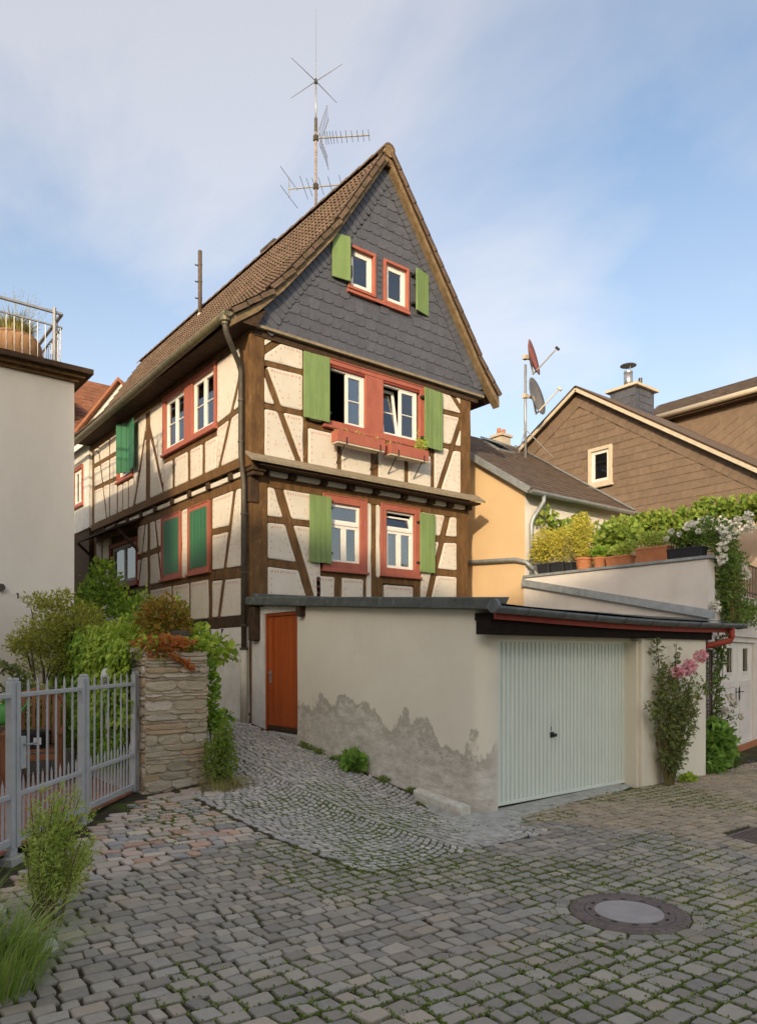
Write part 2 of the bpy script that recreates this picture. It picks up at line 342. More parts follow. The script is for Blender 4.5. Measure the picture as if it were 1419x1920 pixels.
# ---------------------------------------------------------------- scene-building helpers
BASE = {}
def put(o, label=None, cat=None, group=None, kind=None):
    if label: o['label'] = label
    if cat: o['category'] = cat
    if group: o['group'] = group
    if kind: o['kind'] = kind
    return o
def thing(name, label, cat, loc=(0, 0, 0), group=None):
    o = bpy.data.objects.new(name, None); COL.objects.link(o)
    o.location = loc; o.empty_display_size = .2
    BASE[o] = Vector(loc)
    return put(o, label, cat, group)
class MB:
    def __init__(s): s.v = []; s.f = []
    def add(s, vs, fs):
        o = len(s.v); s.v += [tuple(p) for p in vs]; s.f += [tuple(i + o for i in f) for f in fs]; return s
    def hexa(s, p):                     # 4 bottom + 4 top corners
        return s.add(p, [(0, 1, 2, 3), (4, 7, 6, 5), (0, 4, 5, 1), (1, 5, 6, 2), (2, 6, 7, 3), (3, 7, 4, 0)])
    def box(s, x0, x1, y0, y1, z0, z1):
        return s.hexa([(x0, y0, z0), (x1, y0, z0), (x1, y1, z0), (x0, y1, z0), (x0, y0, z1), (x1, y0, z1), (x1, y1, z1), (x0, y1, z1)])
    def fbox(s, fr, s0, s1, z0, z1, d0, d1):
        return s.hexa([fr(s0, z0, d0), fr(s1, z0, d0), fr(s1, z0, d1), fr(s0, z0, d1), fr(s0, z1, d0), fr(s1, z1, d0), fr(s1, z1, d1), fr(s0, z1, d1)])
    def ring(s, fr, s0, s1, z0, z1, w, d0, d1):
        s.fbox(fr, s0, s0 + w, z0, z1, d0, d1); s.fbox(fr, s1 - w, s1, z0, z1, d0, d1)
        s.fbox(fr, s0 + w, s1 - w, z0, z0 + w, d0, d1); s.fbox(fr, s0 + w, s1 - w, z1 - w, z1, d0, d1); return s
    def prism(s, poly, fr, d0, d1, inset=0., d2=None):
        """polygon (s,z) extruded from depth d0 to d1; with inset a chamfered front at d2"""
        n = len(poly)
        rings = [[fr(a, b, d0) for a, b in poly], [fr(a, b, d1) for a, b in poly]]
        if inset:
            cx = sum(a for a, b in poly) / n; cz = sum(b for a, b in poly) / n
            q = []
            for a, b in poly:
                l = math.hypot(a - cx, b - cz) or 1; k = max(.3, 1 - inset / l * 1.3)
                q.append((cx + (a - cx) * k, cz + (b - cz) * k))
            rings.append([fr(a, b, d2) for a, b in q])
        vs = [p for r in rings for p in r]; fs = [tuple(range(n))[::-1], tuple(range((len(rings) - 1) * n, len(rings) * n))]
        for k in range(len(rings) - 1):
            for i in range(n):
                j = (i + 1) % n; fs.append((k * n + i, k * n + j, (k + 1) * n + j, (k + 1) * n + i))
        return s.add(vs, fs)
    def bar(s, a, b, w, h, up=(0, 0, 1)):
        a = Vector(a); b = Vector(b); t = (b - a).normalized(); u = Vector(up)
        sd = t.cross(u)
        if sd.length < 1e-4: sd = t.cross(Vector((1, 0, 0)))
        sd.normalize(); u = sd.cross(t).normalized(); sd *= w / 2; u *= h / 2
        return s.hexa([a - sd - u, a + sd - u, b + sd - u, b - sd - u, a - sd + u, a + sd + u, b + sd + u, b - sd + u])
    def tube(s, pts, r, n=8, cap=True):
        pts = [Vector(p) for p in pts]; rs = r if isinstance(r, (list, tuple)) else [r] * len(pts)
        vs = []; fs = []; prev = None
        for i, p in enumerate(pts):
            t = (pts[min(i + 1, len(pts) - 1)] - pts[max(i - 1, 0)])
            t = t.normalized() if t.length else Vector((0, 0, 1))
            if prev is None:
                a = t.cross(Vector((0, 0, 1)))
                if a.length < .05: a = t.cross(Vector((1, 0, 0)))
            else:
                a = prev - t * prev.dot(t)
            a.normalize(); prev = a; b = t.cross(a)
            for k in range(n):
                w = 2 * math.pi * k / n; vs.append(p + (a * math.cos(w) + b * math.sin(w)) * rs[i])
        for i in range(len(pts) - 1):
            for k in range(n):
                j = (k + 1) % n; fs.append((i * n + k, i * n + j, (i + 1) * n + j, (i + 1) * n + k))
        if cap: fs += [tuple(range(n))[::-1], tuple(range((len(pts) - 1) * n, len(pts) * n))]
        return s.add(vs, fs)
    def lathe(s, prof, n, c, ax=None):
        """profile of (radius, height) about axis ax (default z) through c"""
        c = Vector(c); A = Vector(ax or (0, 0, 1)).normalized()
        u = A.orthogonal().normalized(); w = A.cross(u); vs = []; fs = []
        for r, h in prof:
            for k in range(n):
                t = 2 * math.pi * k / n; vs.append(c + A * h + (u * math.cos(t) + w * math.sin(t)) * r)
        for i in range(len(prof) - 1):
            for k in range(n):
                j = (k + 1) % n; fs.append((i * n + k, i * n + j, (i + 1) * n + j, (i + 1) * n + k))
        fs += [tuple(range(n))[::-1], tuple(range((len(prof) - 1) * n, len(prof) * n))]
        return s.add(vs, fs)
    def leaf(s, p, t, nrm, L, W, fold=.25):
        sd = t.cross(nrm)
        if sd.length < 1e-4: sd = t.orthogonal()
        sd.normalize(); up = sd.cross(t)
        m = p + t * (L * .45)
        return s.add([p, m + sd * (W / 2) + up * (W * fold), p + t * L, m - sd * (W / 2) + up * (W * fold)], [(0, 1, 2), (0, 2, 3)])
    def build(s, name, m, parent=None, smooth=False, label=None, cat=None, group=None, kind=None, bev=0., norm=True):
        base = BASE[parent] if parent is not None else Vector((0, 0, 0))
        me = bpy.data.meshes.new(name)
        me.from_pydata([(v[0] - base.x, v[1] - base.y, v[2] - base.z) for v in s.v], [], s.f)
        if norm or bev:
            bm = bmesh.new(); bm.from_mesh(me)
            if norm: bmesh.ops.recalc_face_normals(bm, faces=bm.faces)
            if bev: bmesh.ops.bevel(bm, geom=bm.edges[:], offset=bev, segments=1, affect='EDGES', clamp_overlap=True)
            bm.to_mesh(me); bm.free()
        me.materials.append(MATS[m])
        if smooth: me.polygons.foreach_set('use_smooth', [True] * len(me.polygons))
        me.update()
        o = bpy.data.objects.new(name, me); COL.objects.link(o)
        if parent is not None: o.parent = parent
        BASE[o] = base
        return put(o, label, cat, group, kind)
def shared(name, me, parent, mtx):
    """one more object on an existing mesh, placed by a world matrix under parent"""
    o = bpy.data.objects.new(name, me); COL.objects.link(o); o.parent = parent
    o.matrix_local = Matrix.Translation(-BASE[parent]) @ mtx
    BASE[o] = BASE[parent]
    return o
def mesh_of(mb, m, smooth=False, name='piece'):
    me = bpy.data.meshes.new(name); me.from_pydata(mb.v, [], mb.f)
    bm = bmesh.new(); bm.from_mesh(me); bmesh.ops.recalc_face_normals(bm, faces=bm.faces); bm.to_mesh(me); bm.free()
    me.materials.append(MATS[m])
    if smooth: me.polygons.foreach_set('use_smooth', [True] * len(me.polygons))
    return me
def frame_front(y0): return lambda s, z, d: (s, y0 - d, z)
def frame_left(x0): return lambda s, z, d: (x0 - d, s, z)
def ss(a, b, x):
    t = min(1, max(0, (x - a) / (b - a))); return t * t * (3 - 2 * t)
def nse(x, y, z=0., sc=1.): return noise.noise(Vector((x * sc, y * sc, z * sc)))
def tz(x, y):
    """height of the paving: flat street, ramp climbing beside the garage, level garden"""
    t = y + 4.75
    rise = .135 * (t if t > .5 else (t + .5) ** 2 / 2 if t > -.5 else 0)
    und = .014 * nse(x, y, 11., .75) + .006 * nse(x, y, 4., 2.3)
    if x < -2.76: return min(rise * .4, .12) + und * .6
    if x > .3 and y < .0: return und * (1 if y < -5.8 else .3)
    return rise * (.4 + .6 * ss(-2.8, -.6, x)) + und * .6
def in_view(p, m=.16):
    d = Vector(p) - CAM; zc = d.dot(FWD)
    if zc < .6: return False
    a = d.dot(RGT) / zc; b = d.z / zc
    return -.519 - m < a < .519 + m and -.505 - m * .6 < b < .9 + m
def dist(p): return (Vector(p) - CAM).length
def clip_poly(poly, a, b, c, keep=1):
    """keep the side a*s+b*z >= c"""
    out = []; n = len(poly)
    for i in range(n):
        p, q = poly[i], poly[(i + 1) % n]; fp = a * p[0] + b * p[1] - c; fq = a * q[0] + b * q[1] - c
        if fp >= 0: out.append(p)
        if (fp >= 0) != (fq >= 0):
            t = fp / (fp - fq); out.append((p[0] + (q[0] - p[0]) * t, p[1] + (q[1] - p[1]) * t))
    return out
def area(poly): return abs(sum(poly[i][0] * poly[(i + 1) % len(poly)][1] - poly[(i + 1) % len(poly)][0] * poly[i][1] for i in range(len(poly)))) / 2
def inside(poly, x, y):
    c = False; n = len(poly)
    for i in range(n):
        (x0, y0), (x1, y1) = poly[i], poly[(i + 1) % n]
        if (y0 > y) != (y1 > y) and x < (x1 - x0) * (y - y0) / (y1 - y0) + x0: c = not c
    return c
def rect(s0, s1, z0, z1): return [(s0, z0), (s1, z0), (s1, z1), (s0, z1)]
def split_cells(cells, timbers):
    """cut convex cells by timber strips ((s0,z0),(s1,z1),width)"""
    for (a, b, w) in timbers:
        dx, dz = b[0] - a[0], b[1] - a[1]; l = math.hypot(dx, dz); nx, nz_ = -dz / l, dx / l
        c = nx * a[0] + nz_ * a[1]; new = []
        for poly in cells:
            ts = []
            n = len(poly)
            for i in range(n):
                p, q = poly[i], poly[(i + 1) % n]; fp = nx * p[0] + nz_ * p[1] - c; fq = nx * q[0] + nz_ * q[1] - c
                if (fp >= 0) != (fq >= 0):
                    t = fp / (fp - fq); x = p[0] + (q[0] - p[0]) * t; z = p[1] + (q[1] - p[1]) * t
                    ts.append(((x - a[0]) * dx + (z - a[1]) * dz) / l)
            if len(ts) == 2:
                lo, hi = min(ts), max(ts); ov = min(hi, l) - max(lo, 0)
                if hi - lo > .02 and ov > .55 * (hi - lo):
                    for sgn in (1, -1):
                        q = clip_poly(poly, nx * sgn, nz_ * sgn, c * sgn + w / 2)
                        if len(q) > 2 and area(q) > .004: new.append(q)
                    continue
            new.append(poly)
        cells = new
    return cells
def strip(a, b, w):
    dx, dz = b[0] - a[0], b[1] - a[1]; l = math.hypot(dx, dz); nx, nz_ = -dz / l * w / 2, dx / l * w / 2
    return [(a[0] + nx, a[1] + nz_), (a[0] - nx, a[1] - nz_), (b[0] - nx, b[1] - nz_), (b[0] + nx, b[1] + nz_)]
def soften(poly, g, r=.035, step=.16):
    """shrink, round the corners and make the edge uneven, as hand-laid plaster"""
    n = len(poly); cx = sum(p[0] for p in poly) / n; cz = sum(p[1] for p in poly) / n
    pts = []
    for i in range(n):
        p0, p, p1 = poly[i - 1], poly[i], poly[(i + 1) % n]
        def tow(a, b, d):
            l = math.dist(a, b); t = min(.4, d / l) if l else 0; return (a[0] + (b[0] - a[0]) * t, a[1] + (b[1] - a[1]) * t)
        a = tow(p, p0, r); b = tow(p, p1, r)
        m = ((a[0] + b[0] + 1.2 * p[0]) / 3.2, (a[1] + b[1] + 1.2 * p[1]) / 3.2)
        pts += [a, m, b]
        e = tow(p1, p, r); L = math.dist(b, e)
        for k in range(1, int(L / step)):
            t = k / int(L / step); pts.append((b[0] + (e[0] - b[0]) * t, b[1] + (e[1] - b[1]) * t))
    out = []
    for (x, z) in pts:
        l = math.hypot(x - cx, z - cz) or 1
        j = g + .008 * nse(x * 3.1, z * 3.1, g)
        out.append((x - (x - cx) / l * j, z - (z - cz) / l * j))
    return out
def grid_wall(mb, fr, s0, s1, z0, z1, holes, d0, d1):
    """solid wall slab with rectangular openings"""
    xs = sorted({s0, s1, *[h[0] for h in holes], *[h[1] for h in holes]}); zs = sorted({z0, z1, *[h[2] for h in holes], *[h[3] for h in holes]})
    xs = [x for x in xs if s0 <= x <= s1]; zs = [z for z in zs if z0 <= z <= z1]
    for i in range(len(xs) - 1):
        for k in range(len(zs) - 1):
            mx, mz = (xs[i] + xs[i + 1]) / 2, (zs[k] + zs[k + 1]) / 2
            if any(h[0] < mx < h[1] and h[2] < mz < h[3] for h in holes): continue
            mb.fbox(fr, xs[i], xs[i + 1], zs[k], zs[k + 1], d0, d1)
    return mb
def sphere_dir():
    z = rnd.uniform(-1, 1); t = rnd.uniform(0, 2 * math.pi); r = math.sqrt(1 - z * z); return Vector((r * math.cos(t), r * math.sin(t), z))
def clump(mb, c, rad, n, L, W=None, fill=.45, up=.35, droop=0.):
    """leaves through an ellipsoid, denser to the skin, uneven outline"""
    c = Vector(c); W = W or L * .6; rx, ry, rz = rad if isinstance(rad, (tuple, list)) else (rad,) * 3
    sd = rnd.uniform(0, 50)
    for _ in range(n):
        d = sphere_dir(); k = rnd.random() ** fill
        k *= 1 + .38 * nse(d.x * 2.2 + sd, d.y * 2.2, d.z * 2.2)
        p = c + Vector((d.x * rx, d.y * ry, d.z * rz)) * k
        t = (d + sphere_dir() * .9 + Vector((0, 0, up - droop))).normalized(); q = rnd.uniform(.65, 1.25)
        mb.leaf(p, t, (d + sphere_dir() * .8 + Vector((0, 0, .4))).normalized(), L * q, W * q)
    return mb
def blades(mb, c, r, n, h, w=.008, lean=.5):
    c = Vector(c)
    for _ in range(n):
        a = rnd.uniform(0, 6.283); q = r * math.sqrt(rnd.random()); p = c + Vector((math.cos(a) * q, math.sin(a) * q, 0))
        hh = h * rnd.uniform(.5, 1.1); o = Vector((math.cos(a), math.sin(a), 0)) * hh * lean * rnd.uniform(.3, 1.2) + Vector((rnd.uniform(-1, 1), rnd.uniform(-1, 1), 0)) * hh * .15
        s = Vector((-math.sin(a), math.cos(a), 0)) * w
        m = p + o * .35 + Vector((0, 0, hh * .62)); e = p + o + Vector((0, 0, hh * rnd.uniform(.75, 1)))
        mb.add([p - s, p + s, m + s * .8, m - s * .8, e], [(0, 1, 2, 3), (3, 2, 4)])
    return mb
def pot(parent, name, m, c, r, h, taper=.75, rim=True, label=None):
    pr = [(r * taper, 0), (r * .97, h * .82)] + ([(r * 1.08, h * .82), (r * 1.08, h)] if rim else [(r, h)]) + [(r * .9, h), (r * .86, h * .88)]
    mb = MB(); mb.lathe(pr, 20, c); return mb.build(name, m, parent, smooth=False)
# ---------------------------------------------------------------- ground, street, ramp
g = MB(); g.add([(-1500, -1500, -.35), (1500, -1500, -.35), (1500, 1500, -.35), (-1500, 1500, -.35)], [(0, 1, 2, 3)])
g.build('ground', 'joint', kind='structure')
sm = MB(); X0, X1, Y0, Y1, ST = -30., 22., -34., 14., .25
nx, ny = int((X1 - X0) / ST), int((Y1 - Y0) / ST)
vs = [(X0 + i * ST, Y0 + j * ST, tz(X0 + i * ST, Y0 + j * ST) - .004) for j in range(ny + 1) for i in range(nx + 1)]
sm.add(vs, [(j * (nx + 1) + i, j * (nx + 1) + i + 1, (j + 1) * (nx + 1) + i + 1, (j + 1) * (nx + 1) + i) for j in range(ny) for i in range(nx)])
street = sm.build('street', 'joint', kind='structure', smooth=True)
path = MB()
PX0, PX1, PY0, PY1 = -2.4, .0, -6.4, 9.
pn = 40; pm = 12
path.add([(PX0 + (PX1 - PX0) * i / pm, PY0 + (PY1 - PY0) * j / pn, tz(PX0 + (PX1 - PX0) * i / pm, PY0 + (PY1 - PY0) * j / pn) + .008) for j in range(pn + 1) for i in range(pm + 1)],
         [(j * (pm + 1) + i, j * (pm + 1) + i + 1, (j + 1) * (pm + 1) + i + 1, (j + 1) * (pm + 1) + i) for j in range(pn) for i in range(pm)])
path = path.build('path', 'joint', kind='structure', smooth=True)

def stone(mb, q, h, n=12, pw=5., jit=.004, dome=.0025):
    """rounded block on quad q (4 xy corners)"""
    cx = sum(p[0] for p in q) / 4; cy = sum(p[1] for p in q) / 4
    tx, ty = rnd.gauss(0, .012), rnd.gauss(0, .012); hh = h + rnd.gauss(0, .003)
    rings = []
    ph = rnd.uniform(0, 6)
    m_ = n // 4; out = []
    for (ca, cb, pa, pb) in ((1, -1, 0, -1), (1, 1, 1, 0), (-1, 1, 0, 1), (-1, -1, -1, 0)):       # rounded corners, anticlockwise
        r = rnd.uniform(.5, 1.6) / pw; r2 = r * rnd.uniform(.6, 1.4)
        a_ = (ca, cb)
        if cb < 0 and ca > 0: p_, q_ = (1 - r, -1), (1, -1 + r2)
        elif ca > 0: p_, q_ = (1, 1 - r), (1 - r2, 1)
        elif cb > 0: p_, q_ = (-1 + r, 1), (-1, 1 - r2)
        else: p_, q_ = (-1, -1 + r), (-1 + r2, -1)
        out += [p_, q_] if m_ < 3 else [p_, ((p_[0] + q_[0] + 1.3 * ca) / 3.3, (p_[1] + q_[1] + 1.3 * cb) / 3.3), q_]
    n = len(out)
    for sc, dz in ((1., -.035), (1., hh - .010), (.965, hh - .003), (.90, hh)):
        rg = []
        for (c, s_) in out:
            u, v = (c * sc + 1) / 2, (s_ * sc + 1) / 2
            x = q[0][0] * (1 - u) * (1 - v) + q[1][0] * u * (1 - v) + q[2][0] * u * v + q[3][0] * (1 - u) * v
            y = q[0][1] * (1 - u) * (1 - v) + q[1][1] * u * (1 - v) + q[2][1] * u * v + q[3][1] * (1 - u) * v
            w = 1 + jit * 9 * nse(c * 1.3 + ph, s_ * 1.3, ph)
            x = cx + (x - cx) * w; y = cy + (y - cy) * w
            rg.append((x, y, tz(x, y) + dz + (x - cx) * tx + (y - cy) * ty))
        rings.append(rg)
    vs = [p for r in rings for p in r] + [(cx, cy, tz(cx, cy) + hh + dome)]
    fs = []
    for k in range(3):
        for i in range(n):
            j = (i + 1) % n; fs.append((k * n + i, k * n + j, (k + 1) * n + j, (k + 1) * n + i))
    for i in range(n): fs.append((3 * n + i, 3 * n + (i + 1) % n, 4 * n))
    mb.add(vs, fs)
def lay(parent, name, quads, m, h, pw=5., jit=.004, cap=300, hi=12):
    """quads -> stones; the nearest ones are objects, the others one part"""
    mats = m if callable(m) else (lambda x, y: m)
    seen = [(dist((q[0][0], q[0][1], 0)), q) for q in quads if in_view((sum(p[0] for p in q) / 4, sum(p[1] for p in q) / 4, tz(q[0][0], q[0][1])), .42)]
    seen.sort(key=lambda t: t[0]); rest = {}
    k = 0
    for d, q in seen:
        c = (sum(p[0] for p in q) / 4, sum(p[1] for p in q) / 4)
        mm = mats(*c)
        if k < cap and in_view((c[0], c[1], tz(*c)), .0):
            mb = MB(); stone(mb, q, h, hi, pw, jit); mb.build(name, mm, parent, norm=False); k += 1
        else:
            stone(rest.setdefault(mm, MB()), q, h, hi if d < 7 else 8, pw, jit)
    for mm, mb in rest.items(): mb.build(name + '_field', mm, parent, kind='stuff', norm=False)
GATE_A, GATE_B = Vector((-2.78, -2.24, .12)), Vector((-4.67, -4.37, .12))
GD = (GATE_A - GATE_B).normalized()
def gate_side(x, y):                       # >0 on the street side of the gate line
    return (x - GATE_B.x) * GD.y - (y - GATE_B.y) * GD.x
MAN = (-1.50, -8.22); MANR = .405
GRATE = (1.10, 1.75, -8.02, -7.60)
def is_rubble(x, y):
    lim = -5.35 + .28 * (x + 4.4) + .25 * nse(x, y, 1.7, 1.1)
    return x < -2.375 and y > lim + .10 and x > -6
quads = []
y = -11.2; row = 0
while y < -4.2:
    hgt = rnd.uniform(.100, .140); x = -9.2 + rnd.uniform(0, .15); row += 1
    while x < 13:
        w = rnd.uniform(.085, .180); ge = .0085
        def cv(xx): return -.075 * xx + .10 * math.sin(xx * .35) + .02 * nse(xx, y, 5., .9)     # rows bend a little
        q = []
        for (a, b) in ((x + ge, y + ge), (x + w - ge, y + ge), (x + w - ge, y + hgt - ge), (x + ge, y + hgt - ge)):
            q.append((a + rnd.gauss(0, .0085), b + cv(a) + rnd.gauss(0, .0075)))
        cx = sum(p[0] for p in q) / 4; cy = sum(p[1] for p in q) / 4
        if cy > PY0 and min(p[0] for p in q) < PX0 - .045 and max(p[0] for p in q) < PX0 + .2:      # cut to meet the ramp's edge
            q = [(min(a, PX0 + .004), b) for a, b in q]
        elif PX0 < cx < -.28 and min(p[1] for p in q) < PY0 - .035:
            q = [(a, min(b, PY0 + .012)) for a, b in q]
        cx = sum(p[0] for p in q) / 4; cy = sum(p[1] for p in q) / 4
        ok = not (PX0 - .004 < cx < -.28 and cy > PY0 - .004) and math.hypot(cx - MAN[0], cy - MAN[1]) > MANR + .05
        if -.4 < cx < 3.0 and cy > -5.66 + .08 * max(0, cx - .3) / 1.5: ok = False
        if -.9 < cx <= -.28 and -6.15 < cy: ok = False
        if cx >= 3.0 and cy > -5.45: ok = False
        if GRATE[0] - .06 < cx < GRATE[1] + .06 and GRATE[2] - .06 < cy < GRATE[3] + .06: ok = False
        if is_rubble(cx, cy) or gate_side(cx, cy) < .15: ok = False
        if cx < -5.0 and cy > -5.2: ok = False
        if ok: quads.append(q)
        x += w
    y += hgt
n = 17                                                                                     # ring of stones about the manhole
for k in range(n):
    a0, a1 = 2 * math.pi * k / n + .02, 2 * math.pi * (k + 1) / n - .02; r0, r1 = MANR + .01, MANR + .10
    quads.append([(MAN[0] + math.cos(a) * r, MAN[1] + math.sin(a) * r) for a, r in ((a0, r0), (a1, r0), (a1, r1), (a0, r1))][::-1])
def cob_mat(x, y): return 'cobble_right' if (x + .35 * (y + 7) + 1.0 * nse(x, y, 3., .8)) > .55 else 'cobble'
JOINTS = [q for q in quads]
lay(street, 'cobblestone', quads, cob_mat, .016, 6.)
quads = []                                                                                 # rubble margin before the gate
yy = -6.3
while yy < -1.9:
    hh = rnd.uniform(.09, .16); xx = -6.2
    while xx < -2.30:
        w = rnd.uniform(.10, .24)
        q = [(a + rnd.gauss(0, .011), b - .12 * (a + 3) + rnd.gauss(0, .010)) for a, b in ((xx + .01, yy + .01), (xx + w - .01, yy + .01), (xx + w - .01, yy + hh - .01), (xx + .01, yy + hh - .01))]
        cx = sum(p[0] for p in q) / 4; cy = sum(p[1] for p in q) / 4
        if min(p[0] for p in q) < PX0 - .045: q = [(min(a, PX0 + .004), b) for a, b in q]; cx = sum(p[0] for p in q) / 4
        if is_rubble(cx, cy) and gate_side(cx, cy) > .22 and cy < -2.62 and cx > -5.0: quads.append(q)
        xx += w
    yy += hh
JOINTS += quads
lay(street, 'rubble_stone', quads, 'rubble', .017, 3., .010)
quads = []                                                                                 # small setts laid in arcs on the ramp
SEG, RAD, RS = 1.2, .80, .088
def arc(x):
    c = (math.floor((x - PX0) / SEG) + .5) * SEG + PX0; return -math.sqrt(RAD * RAD - (x - c) ** 2) + RAD
k = -6
while True:
    y0 = PY0 + k * RS
    if y0 > 2.2: break
    x = PX0 + .02 + rnd.uniform(0, .04)
    while x < -.03:
        w = rnd.uniform(.070, .108); x1 = min(x + w, -.01); c0 = math.floor((x - PX0) / SEG); c1 = math.floor((x1 - PX0 - 1e-6) / SEG)
        if c1 != c0: x1 = PX0 + (c0 + 1) * SEG
        if x1 - x > .035:
            gp = .0088
            q = [(x + gp, y0 + arc(x + gp) + gp), (x1 - gp, y0 + arc(x1 - gp) + gp), (x1 - gp, y0 + RS + arc(x1 - gp) - gp), (x + gp, y0 + RS + arc(x + gp) - gp)]
            q = [(a + rnd.gauss(0, .004), b + rnd.gauss(0, .004)) for a, b in q]
            cy = sum(p[1] for p in q) / 4; cx = (x + x1) / 2
            if cy > PY0 and not (cx > -.34 - .12 * nse(cy, 0, 0, 2.) and cy > -6.0 and cy < -4.6) and not (cx < -1.9 and cy > -2.62):
                if cx < -.06 - .05 * nse(cy, 1, 0, 3.): quads.append(q)
        x = x1
    k += 1
JOINTS += quads
lay(path, 'paving_sett', quads, 'sett', .020, 5., .006)

# manhole cover and drain grate
mh = thing('manhole_cover', 'round iron manhole cover with a concrete centre set in the cobbles', 'manhole cover', (MAN[0], MAN[1], 0))
mb = MB(); mb.lathe([(.302, -.03), (.302, .020), (.32, .024), (.335, .018), (.35, .024), (.38, .024), (.40, .012), (.405, -.03)], 48, (MAN[0], MAN[1], 0)); mb.build('iron_frame', 'iron', mh)
mb = MB(); mb.lathe([(.2, -.02), (.232, .020), (.238, .027), (.246, .023), (.275, .023), (.290, .027), (.299, .021), (.300, -.02)], 48, (MAN[0], MAN[1], 0)); lid = mb.build('lid_ring', 'iron', mh)
mb = MB(); mb.lathe([(.231, -.02), (.231, .022), (.20, .026), (.001, .027)], 40, (MAN[0], MAN[1], 0)); mb.build('concrete_fill', 'manhole_concrete', mh)
for k in range(12):
    a = 2 * math.pi * k / 12 + .2; c = Vector((MAN[0] + math.cos(a) * .261, MAN[1] + math.sin(a) * .261, .0245)); t = Vector((-math.sin(a), math.cos(a), 0)); o = Vector((math.cos(a), math.sin(a), 0))
    mb = MB(); mb.add([c + t * (.026 * math.cos(w)) + o * (.013 * math.sin(w)) for w in [i * math.pi / 4 for i in range(8)]], [tuple(range(8))]); mb.build('vent_hole', 'interior', lid)
for k in range(40):
    a = 2 * math.pi * k / 40; o = Vector((math.cos(a), math.sin(a), 0)); t = Vector((-o.y, o.x, 0)); c = Vector((MAN[0], MAN[1], .024)) + o * .366
    mb = MB(); mb.hexa([c - t * .012 - o * .010, c + t * .012 - o * .010, c + t * .012 + o * .010, c - t * .012 + o * .010] + [p + Vector((0, 0, .006)) for p in (c - t * .009 - o * .007, c + t * .009 - o * .007, c + t * .009 + o * .007, c - t * .009 + o * .007)]); mb.build('tread_stud', 'iron', mh)
gr = thing('drain_grate', 'rusty slotted iron drain grate let into the cobbled street', 'drain grate', (1.4, -7.8, 0))
mb = MB(); fr = lambda s, z, d: (s, z, d); mb.ring(fr, *GRATE, .03, -.03, .024); mb.build('frame', 'iron', gr)
for k in range(11):
    x = GRATE[0] + .045 + k * .056; mb = MB(); mb.box(x, x + .026, GRATE[2] + .03, GRATE[3] - .03, -.02, .021); mb.build('bar', 'iron', gr)

# moss and small weeds in the joints
ms = MB()
for q in JOINTS:
    for k in range(4):
        a, b = q[k], q[(k + 1) % 4]; cx = sum(p[0] for p in q) / 4; cy = sum(p[1] for p in q) / 4
        if not in_view((a[0], a[1], tz(*a)), .03): break
        v = 1.7 * nse(a[0], a[1], 9.3, .8) + .55 * nse(a[0], a[1], 2.2, 2.6) + .5 * nse(a[0], a[1], 5.1, 9.) + (.12 if a[0] > .3 else 0)
        thr = .30 if a[1] > PY0 and a[0] > PX0 and a[0] < 0 else -.10 if a[0] < PX0 and a[1] > -5.6 else .14
        if v < thr: continue
        m = int(2 + 16 * min(.8, v - thr + .1)); L0 = math.dist(a, b)
        for _ in range(m):
            t = rnd.random() ** 1.4; o = .006 + abs(rnd.gauss(0, .006)) * (1 + v)
            x = a[0] + (b[0] - a[0]) * t * .8; y = a[1] + (b[1] - a[1]) * t * .8
            l = math.hypot(x - cx, y - cy) or 1; x += (x - cx) / l * o; y += (y - cy) / l * o
            d = (sphere_dir() + Vector((0, 0, .7))).normalized(); L = rnd.uniform(.010, .021)
            ms.leaf(Vector((x, y, tz(x, y) + rnd.uniform(.004, .016))), d, sphere_dir(), L, L * .8)
ms.build('joint_moss', 'moss_green', street, kind='stuff', norm=False)
# concrete apron at the garage threshold
mb = MB()
pl = [(-.98, -6.22), (-.42, -6.28), (.30, -5.80), (1.4, -5.60), (2.5, -5.52), (3.02, -5.40), (3.02, -5.27), (.3, -5.27), (-.02, -5.0), (-.20, -4.62), (-.46, -5.1)]
n = len(pl); cx, cy = .2, -5.5
vs = [(x + .03 * nse(x, y, 1, 3.), y + .03 * nse(x, y, 7, 3.), tz(x, y) + .010) for x, y in pl] + [(cx + (x - cx) * .9, cy + (y - cy) * .8, max(0, tz(x, y)) + (.045 if x > .3 and y > -5.5 else .021)) for x, y in pl]
mb.add(vs, [(k, (k + 1) % n, n + (k + 1) % n, n + k) for k in range(n)] + [tuple(range(n, 2 * n))]); mb.build('threshold_pavement', 'concrete', kind='structure')
# ---------------------------------------------------------------- the half-timbered house
house = thing('half_timbered_house', 'tall narrow half-timbered house with slate gable, cream panels and green shutters', 'house', (0, 0, .6))
FU, FL, LU, LL = frame_front(-.18), frame_front(0.), frame_left(-.10), frame_left(0.)
# shells behind the timbering, with openings
W_FU = [(1.47, 2.32, 6.02, 7.10), (2.72, 3.60, 6.04, 7.12)]
W_FL = [(1.62, 2.31, 3.49, 4.66), (2.95, 3.66, 3.49, 4.66)]
W_LU = [(1.18, 2.12, 6.02, 7.08), (2.50, 3.42, 6.02, 7.08), (5.42, 6.28, 5.98, 6.98)]
W_LL = [(5.45, 7.1, 3.55, 4.46)]
mb = MB(); grid_wall(mb, FU, .02, 5.06, 5.0, 7.36, W_FU, -.22, -.05); mb.build('front_shell', 'timber_dark', house)
mb = MB(); grid_wall(mb, FL, .0, 5.2, .55, 5.0, W_FL, -.22, -.05); mb.build('front_shell', 'timber_dark', house)
mb = MB(); grid_wall(mb, LU, .02, 8.45, 5.0, 7.5, W_LU, -.22, -.05); mb.build('side_shell', 'timber_dark', house)
mb = MB(); grid_wall(mb, LL, .22, 8.55, .5, 5.0, W_LL, -.22, -.05); mb.build('side_shell', 'timber_dark', house)
